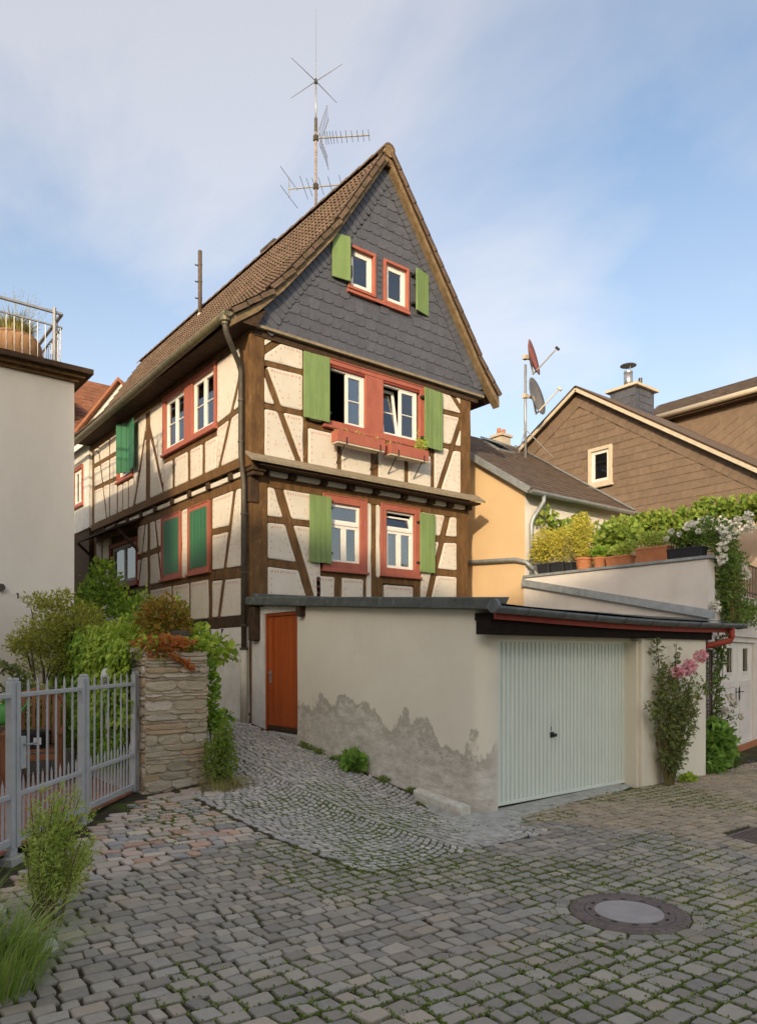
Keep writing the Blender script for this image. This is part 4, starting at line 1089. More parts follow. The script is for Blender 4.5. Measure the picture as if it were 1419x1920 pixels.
def tile_mesh(w, L, m, side):
    mb = MB(); n = 9; vs = []
    for v, lift in ((0., .034), (L, .004)):
        for k in range(n):
            u = k / (n - 1); vs.append(((u - .5) * w, v, lift + .020 * math.sin(u * 4 * math.pi + .6) * side))
    for k in range(n): u = k / (n - 1); vs.append(((u - .5) * w, .004, .010 + .020 * math.sin(u * 4 * math.pi + .6) * side))
    mb.add(vs, [(k, k + 1, n + k + 1, n + k) for k in range(n - 1)] + [(2 * n + k, 2 * n + k + 1, k + 1, k) for k in range(n - 1)]); return mesh_of(mb, m, name='tile')
def tile_roof(parent, prof, y0, y1, w, L, m, side, cap, ex):
    me = tile_mesh(w * 1.03, L * 1.12, m, side)
    tot = sum(math.dist(prof[i], prof[i + 1]) for i in range(len(prof) - 1)); items = []
    for r in range(int(tot / L)):
        p, t = along(prof, r * L + .01)
        for c in range(int((y1 - y0) / w)): items.append((Vector((p.x, y0 + w * (c + .5), p.y)), Vector((t.x, 0, t.y))))
    items.sort(key=lambda k: dist(k[0])); rest = MB(); cnt = 0
    for p, t in items:
        mt = plane_mtx(p + Vector((0, rnd.gauss(0, .003), 0)), ex, t) @ Matrix.Rotation(rnd.gauss(0, .012), 4, 'Z') @ Matrix.Translation((0, 0, rnd.uniform(0, .006)))
        if cnt < cap and in_view(p, .02): shared('roof_tile', me, parent, mt); cnt += 1
        else: rest.add([mt @ v.co for v in me.vertices], [tuple(q.vertices) for q in me.polygons])
    if rest.v: rest.build('roof_tile_field', m, parent, kind='stuff', norm=False)
tile_roof(roof, PROF_L, YF, YB, .235, .27, 'roof_tile', 1, 300, (0, -1, 0))
tile_roof(roof, PROF_R, YF, YB, .235, .27, 'roof_tile', 1, 0, (0, 1, 0))
# verge tiles on both slopes and the boards under them
for prof, sg in ((PROF_L, 1), (PROF_R, -1)):
    tot = sum(math.dist(prof[i], prof[i + 1]) for i in range(len(prof) - 1)); st = .31; k = 0
    while k * st < tot - .30:
        p, t = along(prof, k * st); n = Vector((-t.y, t.x)) * sg; n = n if n.y > 0 else -n
        a = p + n * .034 ; b = p + t * (st * 1.06) + n * .022
        mb = MB(); h = .085
        for (ya, yb, lo, hi) in ((YF - .035, YF - .015, -h, .012), (YF - .035, YF + .16, -.006, .014)):
            mb.hexa([(a.x + n.x * lo, ya, a.y + n.y * lo), (b.x + n.x * lo, ya, b.y + n.y * lo), (b.x + n.x * lo, yb, b.y + n.y * lo), (a.x + n.x * lo, yb, a.y + n.y * lo),
                     (a.x + n.x * hi, ya, a.y + n.y * hi), (b.x + n.x * hi, ya, b.y + n.y * hi), (b.x + n.x * hi, yb, b.y + n.y * hi), (a.x + n.x * hi, yb, a.y + n.y * hi)])
        mb.build('verge_tile', 'roof_tile', roof); k += 1
    mb = MB()
    for i in range(len(prof) - 1):
        (x0, z0), (x1, z1) = prof[i], prof[i + 1]; lo, hi = (-.24, -.10)
        mb.hexa([(x0, YF + .02, z0 + lo), (x1, YF + .02, z1 + lo), (x1, -.2, z1 + lo), (x0, -.2, z0 + lo), (x0, YF + .02, z0 + hi), (x1, YF + .02, z1 + hi), (x1, -.2, z1 + hi), (x0, -.2, z0 + hi)])
    mb.build('verge_board', 'verge_wood', roof)
me = None
for k in range(31):                                            # ridge tiles
    y = YF - .02 + k * .42
    mb = MB(); vs = []
    for v, r in ((y, .135), (y + .45, .12)):
        for j in range(7): a = math.pi * (j / 6); vs.append((2.72 + math.cos(a) * r, v, 11.40 + math.sin(a) * r * .9 + .01))
    vs += [(2.72 + math.cos(math.pi * j / 6) * .11, y, 11.40 + math.sin(math.pi * j / 6) * .095) for j in range(7)]
    mb.add(vs, [(j, j + 1, 8 + j, 7 + j) for j in range(6)] + [(j, j + 1, 15 + j, 14 + j) for j in range(6)]); mb.build('ridge_tile', 'roof_tile', roof)
mb = MB(); mb.tube([(2.72, YF - .015, 11.38), (2.72, YF + .05, 11.38)], .115, 14); mb.build('ridge_end', 'verge_wood', roof)
mb = MB(); mb.box(2.60, 2.84, -.36, -.2, 11.12, 11.42); mb.build('ridge_board', 'timber_dark', roof)
# eaves: soffit, gutter, downpipe
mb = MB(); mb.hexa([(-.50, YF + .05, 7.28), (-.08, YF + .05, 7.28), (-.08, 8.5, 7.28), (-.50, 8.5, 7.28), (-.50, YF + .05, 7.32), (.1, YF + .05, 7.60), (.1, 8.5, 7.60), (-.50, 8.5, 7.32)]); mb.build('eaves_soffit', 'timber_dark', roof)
mb = MB(); vs = []; ys = [YF - .02, 2, 4, 6, 8, 10.2]
for y in ys:
    zz = 7.36 - .018 * (y + .4)
    for r in (.085, .074):
        for j in range(9): a = math.pi + math.pi * j / 8; vs.append((-.63 + math.cos(a) * r, y, zz + math.sin(a) * r))
fs = []
for i in range(len(ys) - 1):
    for q in (0, 9):
        for j in range(8): fs.append((i * 18 + q + j, i * 18 + q + j + 1, (i + 1) * 18 + q + j + 1, (i + 1) * 18 + q + j))
    for j in (0, 8): fs.append((i * 18 + j, i * 18 + 9 + j, (i + 1) * 18 + 9 + j, (i + 1) * 18 + j))
for j in range(8): fs.append((j, j + 1, 9 + j + 1, 9 + j)); 
fs.append(tuple(range(9, 18)))
mb.add(vs, fs); mb.build('gutter', 'gutter_metal', roof, smooth=True)
dp = MB(); dp.tube([(-.63, -.30, 7.28), (-.63, -.30, 7.16), (-.60, -.29, 7.05), (-.45, -.20, 6.88), (-.26, -.06, 6.72), (-.20, -.02, 6.60), (-.20, -.02, 5.2), (-.17, .0, 5.02), (-.135, .02, 4.85), (-.125, .02, 4.7), (-.125, .02, 1.92)], .046, 12)
dpo = dp.build('downpipe', 'pipe_metal', house, smooth=True)
mb = MB(); mb.lathe([(.06, 0), (.06, .03), (.09, .05), (.10, .16), (.02, .16)], 14, (-.63, -.30, 7.18)); mb.build('hopper', 'gutter_metal', dpo)
mb = MB(); mb.tube([(-.125, .02, .60), (-.125, .02, 1.93)], .062, 14); mb.build('standpipe', 'pipe_cream', dpo, smooth=True)
mb = MB(); mb.lathe([(.07, 0), (.07, .04)], 14, (-.125, .02, 1.90)); mb.build('pipe_collar', 'pipe_metal', dpo)
for z, x in ((6.1, -.20), (5.4, -.20), (4.2, -.125), (3.2, -.125), (2.3, -.125)):
    mb = MB(); mb.lathe([(.052, 0), (.056, .004), (.056, .028), (.052, .032)], 12, (x, -.02 if z > 5 else .02, z)); mb.box(x, -.05, -.005, .02, z + .008, z + .024); mb.build('pipe_clip', 'pipe_metal', dpo)
# little brick chimney beyond the ridge slope
mb = MB(); mb.box(2.80, 3.22, 4.0, 4.55, 10.6, 11.64); ch = mb.build('chimney', 'red_paint', roof)
mb = MB(); mb.box(2.74, 3.28, 3.94, 4.61, 11.64, 11.70); mb.build('chimney_cap', 'pipe_metal', ch)
# rear extension of the long side, plain wall with one window
mb = MB(); grid_wall(mb, frame_left(-.16), 8.46, 12.4, 5.15, 7.4, [(8.95, 9.75, 5.9, 6.85)], -.2, .0); ext = mb.build('rear_wing_wall', 'base_plaster', house)
mb = MB(); mb.box(-.12, .05, 8.56, 12.4, .9, 5.15); mb.build('boarded_wall', 'timber_dark', house)
surround(frame_left(-.16), 8.9, 9.8, 5.84, 6.9, .07); window(house, frame_left(-.16), 8.96, 9.74, 5.9, 6.84, 2, 0)

# ---------------------------------------------------------------- on the roof: antenna mast, vent pipe
mast = thing('antenna_mast', 'tall thin mast with television aerials standing on the slate-gabled house roof', 'antenna', (2.72, 2.12, 11.45))
MX, MY = 2.72, 2.12
mb = MB(); mb.tube([(MX, MY, 11.35), (MX, MY, 13.45)], .026, 10); mb.build('lower_pole', 'rust_pole', mast, smooth=True)
mb = MB(); mb.tube([(MX, MY, 13.35), (MX, MY, 14.25)], .018, 10); mb.build('upper_pole', 'galvanized', mast, smooth=True)
mb = MB(); mb.tube([(MX, MY, 14.25), (MX, MY, 15.85)], [.006, .003], 6); mb.build('whip_rod', 'antenna', mast)
mb = MB(); mb.lathe([(.02, 0), (.036, .02), (.036, .09), (.015, .13)], 12, (MX, MY, 14.20)); mb.build('whip_base', 'black_metal', mast)
mb = MB(); mb.lathe([(.034, 0), (.034, .28), (.02, .30)], 10, (MX, MY, 13.18)); mb.build('pole_sleeve', 'pipe_metal', mast)
for ca, cb in ((-.46, -.62), (.42, .62), (-.60, .48), (.60, -.46)):
    mb = MB(); p = Vector((MX, MY, 14.27)); e = p + RGT * ca + FWD * cb; mb.tube([p, p.lerp(e, .45), e], [.010, .008, .005], 6); mb.build('ground_rod', 'galvanized', mast)
def yagi(z, r0, r1, rise, els, lean, m='antenna'):
    a = Vector((MX, MY, z)) + RGT * r0 + Vector((0, 0, rise * r0)); b = Vector((MX, MY, z)) + RGT * r1 + Vector((0, 0, rise * r1))
    mb = MB(); mb.bar(a, b, .020, .020); bm_ = mb.build('boom', m, mast)
    mb = MB(); mb.box(MX - .045, MX + .045, MY - .045, MY + .045, z - .05, z + .06); mb.build('clamp', 'pipe_metal', bm_)
    for t, l in els:
        p = a + (b - a) * t; dv = (FWD + RGT * lean).normalized() * l / 2; mb = MB(); mb.tube([p - dv, p + dv], .0055, 6); mb.build('element', m, bm_)
    return bm_, a, b
b1, a, b = yagi(13.03, -.06, 1.16, .06, [(.22, .42), (.26, .40), (.31, .40), (.36, .40), (.42, .38), (.50, .38), (.59, .38), (.69, .36), (.79, .36), (.89, .36), (.99, .36)], .06)
for sg in (1, -1):                                             # corner reflector grids
    for k in range(7):
        c = Vector((MX, MY, 13.04)) + RGT * (.10 + .025 * k) + Vector((0, 0, sg * (.07 + .075 * k)))
        mb = MB(); mb.tube([c - FWD * .24, c + FWD * .24], .004, 5); mb.build('reflector_rod', 'antenna', b1)
    for q in (-.2, .2):
        c = Vector((MX, MY, 13.04)) + FWD * q
        mb = MB(); mb.tube([c + RGT * .06, c + RGT * .27 + Vector((0, 0, sg * .56))], .006, 5); mb.build('reflector_arm', 'antenna', b1)
b2, a, b = yagi(11.98, -.60, 1.10, .08, [(.20, .80), (.27, .62), (.34, .60), (.42, .60), (.54, .62), (.68, .66), (.84, .66), (.99, .62)], .12)
c = Vector((MX, MY, 11.96)) - RGT * .58
mb = MB(); mb.tube([c - Vector((0, 0, .22)), c + Vector((0, 0, .22))], .008, 6); mb.build('stub', 'antenna', b2)
for q in (-.2, .2):
    mb = MB(); p = c + Vector((0, 0, q)); dv = (FWD + RGT * .35).normalized() * .42; mb.tube([p - dv, p + dv], .006, 6); mb.build('element', 'antenna', b2)
vent = thing('vent_pipe', 'rusty steel vent pipe with clamps rising from the tiled roof', 'pipe', (2.45, 7.4, 10.9))
mb = MB(); mb.tube([(2.45, 7.4, 10.85), (2.45, 7.4, 12.80)], .055, 12); mb.build('pipe', 'pipe_brown', vent, smooth=True)
for z in (11.05, 11.5, 11.95, 12.4):
    mb = MB(); mb.lathe([(.062, 0), (.062, .03)], 12, (2.45, 7.4, z)); mb.box(2.33, 2.45, 7.44, 7.47, z, z + .025); mb.build('clamp', 'pipe_metal', vent)
mb = MB(); mb.lathe([(.10, -.16), (.075, .0), (.058, .10)], 14, (2.45, 7.4, 11.0)); mb.build('flashing', 'pipe_cream', vent)

# ---------------------------------------------------------------- window boxes under the first-floor windows
def flower_box(s0, s1, z0, z1, label, lush):
    fb = thing('window_box', label, 'window box', ((s0 + s1) / 2, -.42, z0), 'window boxes on the gable front')
    mb = MB(); fr = frame_front(-.34)
    mb.fbox(fr, s0, s1, z0, z1, .16, .18); mb.fbox(fr, s0, s1, z0, z1, -.02, .0); mb.fbox(fr, s0, s0 + .02, z0, z1, .0, .16); mb.fbox(fr, s1 - .02, s1, z0, z1, .0, .16); mb.fbox(fr, s0 + .02, s1 - .02, z0, z0 + .02, .0, .16)
    mb.build('trough', 'red_paint', fb, bev=.003)
    mb = MB(); mb.fbox(fr, s0 + .02, s1 - .02, z0 + .02, z1 - .035, .0, .16); mb.build('soil', 'soil', fb)
    mb = MB(); mb.fbox(fr, s0 + .01, s1 - .01, z0 - .03, z0 - .001, -.015, .17); mb.build('shelf', 'trim_cream', fb)
    for s in (s0 + .2, s1 - .12):
        mb = MB(); mb.bar(fr(s, z0 - .02, .12), fr(s, z0 - .32, -.15), .015, .015); mb.bar(fr(s, z0 - .02, -.15), fr(s, z0 - .34, -.15), .015, .015); mb.build('bracket', 'black_metal', fb)
        mb = MB(); mb.fbox(fr, s - .012, s + .012, z0 - .03, z0 + .09, .181, .188); mb.build('hook', 'black_metal', fb)
    mb = MB()
    for k in range(int((s1 - s0) * 16)):
        s = rnd.uniform(s0 + .05, s1 - .05); h = rnd.uniform(.03, .09)
        if lush and s > s0 + (s1 - s0) * .5: h = rnd.uniform(.08, .42) * (.5 + ss(s0 + .5, s1 - .1, s))
        p = Vector(fr(s, z1 - .03, rnd.uniform(.02, .14))); q = p + Vector((rnd.gauss(0, .05), rnd.gauss(0, .03), h))
        for j in range(int(4 + h * 60)):
            t = rnd.random(); mb.leaf(p + (q - p) * t, (sphere_dir() + Vector((0, 0, .5))).normalized(), sphere_dir(), .05 * rnd.uniform(.6, 1.2), .018)
    mb.build('herbs', 'leaf_weed', fb, kind='stuff', norm=False)
    if lush:
        mb = MB(); clump(mb, fr(s1 - .12, z1 + .08, .1), (.16, .1, .14), 160, .05); mb.build('foliage', 'leaf_lime', fb, kind='stuff', norm=False)
flower_box(1.44, 2.53, 5.63, 5.83, 'red window box with sparse dry herbs under the open window', False)
flower_box(2.65, 3.62, 5.62, 5.82, 'red window box overgrown with tall green herbs beside the shutter', True)
# ---------------------------------------------------------------- garage lean-to in front of the gable
gar = thing('garage', 'low plastered garage with stained damp side wall and flat felt roof', 'garage', (0, -5.4, 0))
def gz(x): return 2.335 - .035 * math.sin(math.pi * min(1, max(0, x / 5.4))) - .008 * x
def rz(x, y):                                                   # roof height: falls to the street, climbs to the right
    t = (y + 5.6) / 5.6; u = min(1, max(0, x / 6)); return (gz(x) + .045) * (1 - t) + (2.74 + .20 * u) * t
# side wall as one skin with the door opening, rounded front corner, bulging a little
def wall_skin(pts, zt, zb, name, m, th=.25, nz_=26, bul=.012):
    """pts: plan polyline of the outer face"""
    mb = MB(); n = len(pts)
    for p in pts:
        for k in range(nz_ + 1):
            b, t = zb(*p), zt(*p); z = b + (t - b) * k / nz_
            e = bul * nse(p[0] * 1.1, p[1] * 1.1, z * 1.1 + 3); foot = .03 * max(0, 1 - (z - b) / .5) ** 2
            mb.v.append((p[0] - e - foot * (1 if p[0] < .05 else 0), p[1] - e * .5, z))
    return mb, n
cor = [(0.18 - .18 * math.cos(a), -5.22 - .18 * math.sin(a)) for a in [math.pi / 2 * k / 6 for k in range(7)]]
side = [(0, -1.49 - 3.73 * k / 22) for k in range(22)] + cor + [(.26, -5.40)]
mb, n = wall_skin(side, lambda x, y: rz(x, y) - .05, lambda x, y: tz(-.1, y) - .12, 'side_wall', 'garage_plaster')
mb.f += [(i * 27 + k, i * 27 + k + 1, (i + 1) * 27 + k + 1, (i + 1) * 27 + k) for i in range(n - 1) for k in range(26)]
mb.build('side_wall', 'garage_plaster', gar, smooth=True)
mb = MB(); mb.box(.06, .24, -5.2, -1.50, -.1, 2.45); mb.box(.22, .27, -5.38, -5.1, -.1, 2.2); mb.build('wall_core', 'garage_plaster', gar)
# wall strip between the door and the house, and lintel
mb = MB(); mb.box(.0, .24, -.44, -.02, .42, 2.62); mb.box(.0, .24, -1.50, -.44, 2.50, 2.66); mb.build('door_jamb_wall', 'base_plaster', gar)
# red wooden door
mb = MB(); FD = frame_left(.06)
mb.fbox(FD, -1.49, -1.45, .50, 2.50, -.06, .03); mb.fbox(FD, -.49, -.45, .56, 2.50, -.06, .03); mb.fbox(FD, -1.45, -.49, 2.45, 2.50, -.06, .03); fro = mb.build('door_frame', 'door_red', gar, bev=.004)
mb = MB(); mb.fbox(FD, -1.448, -.492, .58, 2.448, -.05, .004); dor = mb.build('door', 'door_red', gar, bev=.004)
for k in range(5):
    a = -1.40 + k * .143
    mb = MB(); mb.fbox(FD, a + .002, a + .141, .68, 2.38, .004, .013); mb.build('board', 'door_red', dor, bev=.003)
mb = MB(); mb.fbox(FD, -.672, -.51, .62, 2.43, .004, .020); mb.build('stile', 'door_red', dor, bev=.003)
mb = MB(); mb.fbox(FD, -1.445, -.5, .585, .66, .004, .022); mb.build('bottom_rail', 'timber_dark', dor, bev=.003)
mb = MB(); mb.fbox(FD, -.63, -.57, 1.36, 1.56, .020, .027); mb.tube([FD(-.60, 1.52, .02), FD(-.60, 1.52, .07), FD(-.72, 1.52, .075)], .009, 8); mb.build('handle', 'galvanized', dor)
mb = MB(); mb.box(-.06, .12, -1.54, -.42, .30, .565); mb.build('door_step', 'concrete', gar, bev=.01)
mb = MB(); mb.fbox(frame_left(0), -1.72, -1.60, 2.40, 2.58, -.05, .10); mb.build('beam_end', 'timber_dark', gar); mb = MB(); mb.fbox(frame_left(0), -.32, -.12, 2.05, 2.62, -.05, .12); mb.build('beam_end', 'timber_dark', gar, bev=.02)
# front: pier, lintel, projecting rose wall
mb = MB(); mb.box(.24, 2.95, -5.40, -5.24, 2.0, 2.32); mb.build('lintel', 'garage_plaster', gar)
mb = MB(); mb.box(2.95, 4.66, -5.57, -5.2, -.1, 2.30); mb.build('rose_wall', 'garage_plaster', gar, bev=.02)
mb = MB(); mb.box(2.91, 2.95, -5.5, -5.2, -.05, 2.0); mb.build('door_jamb', 'garage_plaster', gar)
mb = MB(); mb.hexa([(4.5, -5.2, -.1), (4.66, -5.2, -.1), (4.66, -.1, -.1), (4.5, -.1, -.1), (4.5, -5.2, 2.28), (4.66, -5.2, 2.28), (4.66, -.1, 2.9), (4.5, -.1, 2.9)]); mb.build('right_wall', 'garage_plaster', gar)
# up-and-over door with pressed vertical ribs
mb = MB(); mb.box(.16, 2.93, -5.30, -5.27, .05, 2.02); gd = mb.build('garage_door', 'garage_door', gar)
nr = 36; w = 2.72 / nr
for k in range(nr):
    x = .18 + k * w
    mb = MB(); mb.hexa([(x + .006, -5.298, .075), (x + w - .006, -5.298, .075), (x + w - .013, -5.322, .075), (x + .013, -5.322, .075), (x + .006, -5.298, 1.965), (x + w - .006, -5.298, 1.965), (x + w - .013, -5.322, 1.965), (x + .013, -5.322, 1.965)]); mb.build('rib_panel', 'garage_door', gd)
mb = MB(); mb.box(.17, 2.92, -5.326, -5.295, .045, .085); mb.box(.17, 2.92, -5.326, -5.295, 1.965, 2.01); mb.box(.155, .185, -5.326, -5.295, .085, 1.965); mb.box(2.895, 2.92, -5.326, -5.295, .085, 1.965); mb.build('door_edge', 'garage_door', gd, bev=.004)
mb = MB(); mb.box(1.29, 1.36, -5.335, -5.31, .78, .85); mb.tube([(1.325, -5.33, .815), (1.325, -5.375, .815)], .012, 8); mb.box(1.30, 1.355, -5.385, -5.370, .795, .835); mb.box(1.31, 1.318, -5.325, -5.315, .87, .92); mb.build('door_handle', 'black_metal', gd, bev=.003)
# roof deck, edge slabs, gutter, fascia
mb = MB(); nx_, ny_ = 12, 12
for s_ in (0, -.07):
    for j in range(ny_ + 1):
        for i in range(nx_ + 1):
            x = -.06 + 6.0 * i / nx_; y = -5.74 + 5.74 * j / ny_; mb.v.append((x, y, rz(x, y) + s_ + .012 * nse(x, y, 2, 1.)))
N2 = (nx_ + 1) * (ny_ + 1)
for o in (0, N2): mb.f += [(o + j * 13 + i, o + j * 13 + i + 1, o + (j + 1) * 13 + i + 1, o + (j + 1) * 13 + i) for j in range(ny_) for i in range(nx_)]
roofg = mb.build('felt_roof', 'roof_felt', gar)
ys = [-5.68, -3.62, -1.72, -.02]
for i in range(3):
    a, b = ys[i] + .006, ys[i + 1] - .006
    mb = MB(); mb.hexa([(-.13, a, rz(0, a) - .075), (.05, a, rz(0, a) - .075), (.05, b, rz(0, b) - .075), (-.13, b, rz(0, b) - .075), (-.12, a, rz(0, a) + .06), (.16, a, rz(0, a) + .08), (.16, b, rz(0, b) + .08), (-.12, b, rz(0, b) + .06)]); mb.build('roof_edge_slab', 'roof_felt', roofg, bev=.012)
mb = MB(); mb.tube([(.0, -.05, rz(0, -.05) + .08), (2.6, -.05, rz(2.6, -.05) + .03), (5.2, -.05, rz(5.2, -.05) + .03)], .05, 8); mb.build('wall_flashing', 'roof_felt', roofg)
mb = MB(); vs = []; xs = [-.18, 1, 2, 3, 4, 5.42]
for x in xs:
    for r in (.075, .066):
        for j in range(9): a = math.pi + math.pi * j / 8; vs.append((x, -5.76 + math.cos(a) * r, gz(x) + math.sin(a) * r))
fs = []
for i in range(len(xs) - 1):
    for q in (0, 9):
        for j in range(8): fs.append((i * 18 + q + j, i * 18 + q + j + 1, (i + 1) * 18 + q + j + 1, (i + 1) * 18 + q + j))
    for j in (0, 8): fs.append((i * 18 + j, i * 18 + 9 + j, (i + 1) * 18 + 9 + j, (i + 1) * 18 + j))
fs += [tuple(range(9, 18)), tuple(range((len(xs) - 1) * 18 + 9, len(xs) * 18))]
mb.add(vs, fs); gut = mb.build('gutter', 'zinc_dark', gar, smooth=True)
for x in [.3 + k * .62 for k in range(9)]:
    mb = MB(); mb.tube([(x, -5.76 + math.cos(a) * .081, gz(x) + math.sin(a) * .081) for a in [math.pi + math.pi * j / 8 for j in range(9)]], .006, 5); mb.build('gutter_bracket', 'zinc_dark', gut)
mb = MB(); mb.tube([(-.22, -5.76, gz(0)), (-.17, -5.76, gz(0))], .077, 14); mb.build('gutter_end', 'zinc_dark', gut)
nseg = 10
mb = MB()
for i in range(nseg):
    a, b = -.10 + 5.3 * i / nseg, -.10 + 5.3 * (i + 1) / nseg
    mb.hexa([(a, -5.70, gz(a) - .135), (b, -5.70, gz(b) - .135), (b, -5.665, gz(b) - .135), (a, -5.665, gz(a) - .135), (a, -5.70, gz(a) - .03), (b, -5.70, gz(b) - .03), (b, -5.665, gz(b) - .03), (a, -5.665, gz(a) - .03)])
mb.build('fascia', 'red_fascia', gar)
mb = MB(); mb.box(-.12, 4.72, -5.63, -5.41, 2.04, 2.20); mb.build('eaves_beam', 'eaves_shade_timber', gar, bev=.008)  # beam enlarged and coloured dark to fill the shaded band below the gutter
for k in range(8):
    x = -.02 + k * .66; mb = MB(); mb.box(x, x + .09, -5.66, -5.3, 2.20, 2.285); mb.build('rafter_end', 'eaves_shade_timber', gar)
mb = MB(); mb.tube([(5.05, -5.76, 2.25), (5.05, -5.76, 2.08), (5.04, -5.74, 2.03), (4.72, -5.60, 1.96), (4.66, -5.50, 1.94)], .045, 12); mb.build('drain_bend', 'red_fascia', gut, smooth=True)
mb = MB(); q = lambda t: (-.17 + .02 * t)
# wire grille beside the rose wall
gw = thing('wire_grille', 'narrow wire mesh grille closing the gap beside the garage', 'grille', (4.9, -5.35, 0))
mb = MB(); mb.box(4.68, 4.72, -5.42, -5.38, 0, 1.9); mb.box(5.10, 5.14, -5.42, -5.38, 0, 1.9); mb.box(4.72, 5.10, -5.42, -5.38, 1.86, 1.9); mb.build('frame', 'timber_dark', gw)
mb = MB()
for k in range(8): mb.tube([(4.72 + k * .054, -5.40, .02), (4.72 + k * .054, -5.40, 1.86)], .003, 4)
for k in range(34): mb.tube([(4.72, -5.397, .05 + k * .054), (5.10, -5.397, .05 + k * .054)], .003, 4)
mb.build('wire_mesh', 'galvanized', gw, kind='stuff')
# long pale stone lying at the garage corner
st = MB(); n = 10; vs = []
for i in range(7):
    t = i / 6; c = Vector((-.10 - .10 * t, -4.42 - .92 * t, tz(-.12, -4.42 - .92 * t)))
    for j in range(n):
        a = 2 * math.pi * j / n; r = (.10 + .012 * nse(i, j, 3, .8)) * (1 if 0 < i < 6 else .82)
        sq = (abs(math.cos(a)) ** 4 + abs(math.sin(a)) ** 4) ** -.25
        vs.append((c.x + math.cos(a) * r * sq, c.y, c.z + .065 + math.sin(a) * r * .85 * sq))
st.add(vs, [(i * n + j, i * n + (j + 1) % n, (i + 1) * n + (j + 1) % n, (i + 1) * n + j) for i in range(6) for j in range(n)] + [tuple(range(n))[::-1], tuple(range(6 * n, 7 * n))])
st.build('stone_block', 'pale_stone', label='long rough pale stone block lying at the foot of the garage corner', cat='stone', bev=.006)
# ---------------------------------------------------------------- stone wall with its squared end, garden, gate
wallt = thing('stone_wall', 'rough rubble stone wall ending in a squared pillar beside the gate', 'stone wall', (-2.36, -2.45, 0))
WX0, WX1, WY0, WY1, WH = -2.76, -1.95, -2.45, 1.38, 1.86
mb = MB(); mb.box(WX0 + .004, WX1 - .004, WY0 + .004, WY1, -.15, WH - .03); mb.build('mortar_core', 'mortar', wallt)
def course_face(org, ex, L, H, outn, cap, top=None):
    z = .0
    while z < H - .03:
        h = min(rnd.choice((.032, .04, .05, .06, .075, .10, .13)), H - z); s = -rnd.uniform(0, .05)
        while s < L - .03:
            w = min(rnd.uniform(.13, .46) * (1.2 if h < .08 else 1), L - s)
            if L - s - w < .06: w = L - s
            s0 = max(0, s) + .004; s1 = s + w - .004; pr = rnd.uniform(.004, .030)
            if s1 - s0 > .03:
                mb = MB(); vs = []; n = 10
                for dpt, sc in ((-.05, 1.), (pr - .008, .99), (pr, .93)):
                    for k in range(n):
                        a = 2 * math.pi * (k + .5) / n; c, s_ = math.cos(a), math.sin(a); e = (abs(c) ** 7 + abs(s_) ** 7) ** (-1 / 7)
                        u = (s0 + s1) / 2 + (s1 - s0) / 2 * c * e * sc; v = z + h / 2 + (h / 2 - .005) * s_ * e * sc
                        jj = .014 * nse(u * 11, v * 15, pr * 50)
                        p = Vector(org) + Vector(ex) * (u + jj) + Vector((0, 0, v + jj)) + Vector(outn) * (dpt + (.016 * nse(u * 12, v * 18, 3) if sc < 1 else 0)); vs.append(p)
                fs = [(q * n + k, q * n + (k + 1) % n, (q + 1) * n + (k + 1) % n, (q + 1) * n + k) for q in range(2) for k in range(n)] + [tuple(range(2 * n, 3 * n))]
                mb.add(vs, fs); mb.build('stone', 'pillar_stone', wallt, norm=False)
            s += w
        z += h
course_face((WX0, WY0, .0), (1, 0, 0), WX1 - WX0, WH, (0, -1, 0), 300)
course_face((WX0, WY0 + 1.2, .0), (0, -1, 0), 1.2, WH, (-1, 0, 0), 300)
course_face((WX1, WY0, .0), (0, 1, 0), .9, WH, (1, 0, 0), 300)
for k in range(10):                                               # ragged top: loose flat stones of uneven size
    y = WY0 + .01 + k * .38
    for x, w in ((WX0 + .01, .30), (WX0 + .33, .26), (WX0 + .60, .21)):
        h = rnd.uniform(.02, .11); a, b = rnd.uniform(0, .04), rnd.uniform(0, .04)
        mb = MB(); mb.hexa([(x + a, y + b, WH - .08), (x + w - b, y + a, WH - .08), (x + w - a, y + .34 - b, WH - .08), (x + b, y + .35 - a, WH - .08), (x + a + .02, y + b + .02, WH - .02 + h), (x + w - b - .02, y + a + .03, WH - .02 + h * .8), (x + w - a - .03, y + .32 - b, WH - .02 + h), (x + b + .02, y + .33 - a, WH - .02 + h * .9)]); mb.build('cap_stone', 'pillar_stone', wallt, bev=.015)
# foot slabs in front of the pillar
for (x, y, a, b) in ((-2.62, -2.72, .30, .17), (-2.28, -2.74, .30, .20), (-2.5, -2.98, .34, .16), (-2.14, -3.02, .24, .16)):
    q = [(x - a / 2, y - b / 2), (x + a / 2, y - b / 2 + .03), (x + a / 2 - .03, y + b / 2), (x - a / 2 + .02, y + b / 2)]
    mb = MB(); stone(mb, q, .03, 12, 3.2, .01); mb.build('rubble_stone', 'rubble', street, norm=False)

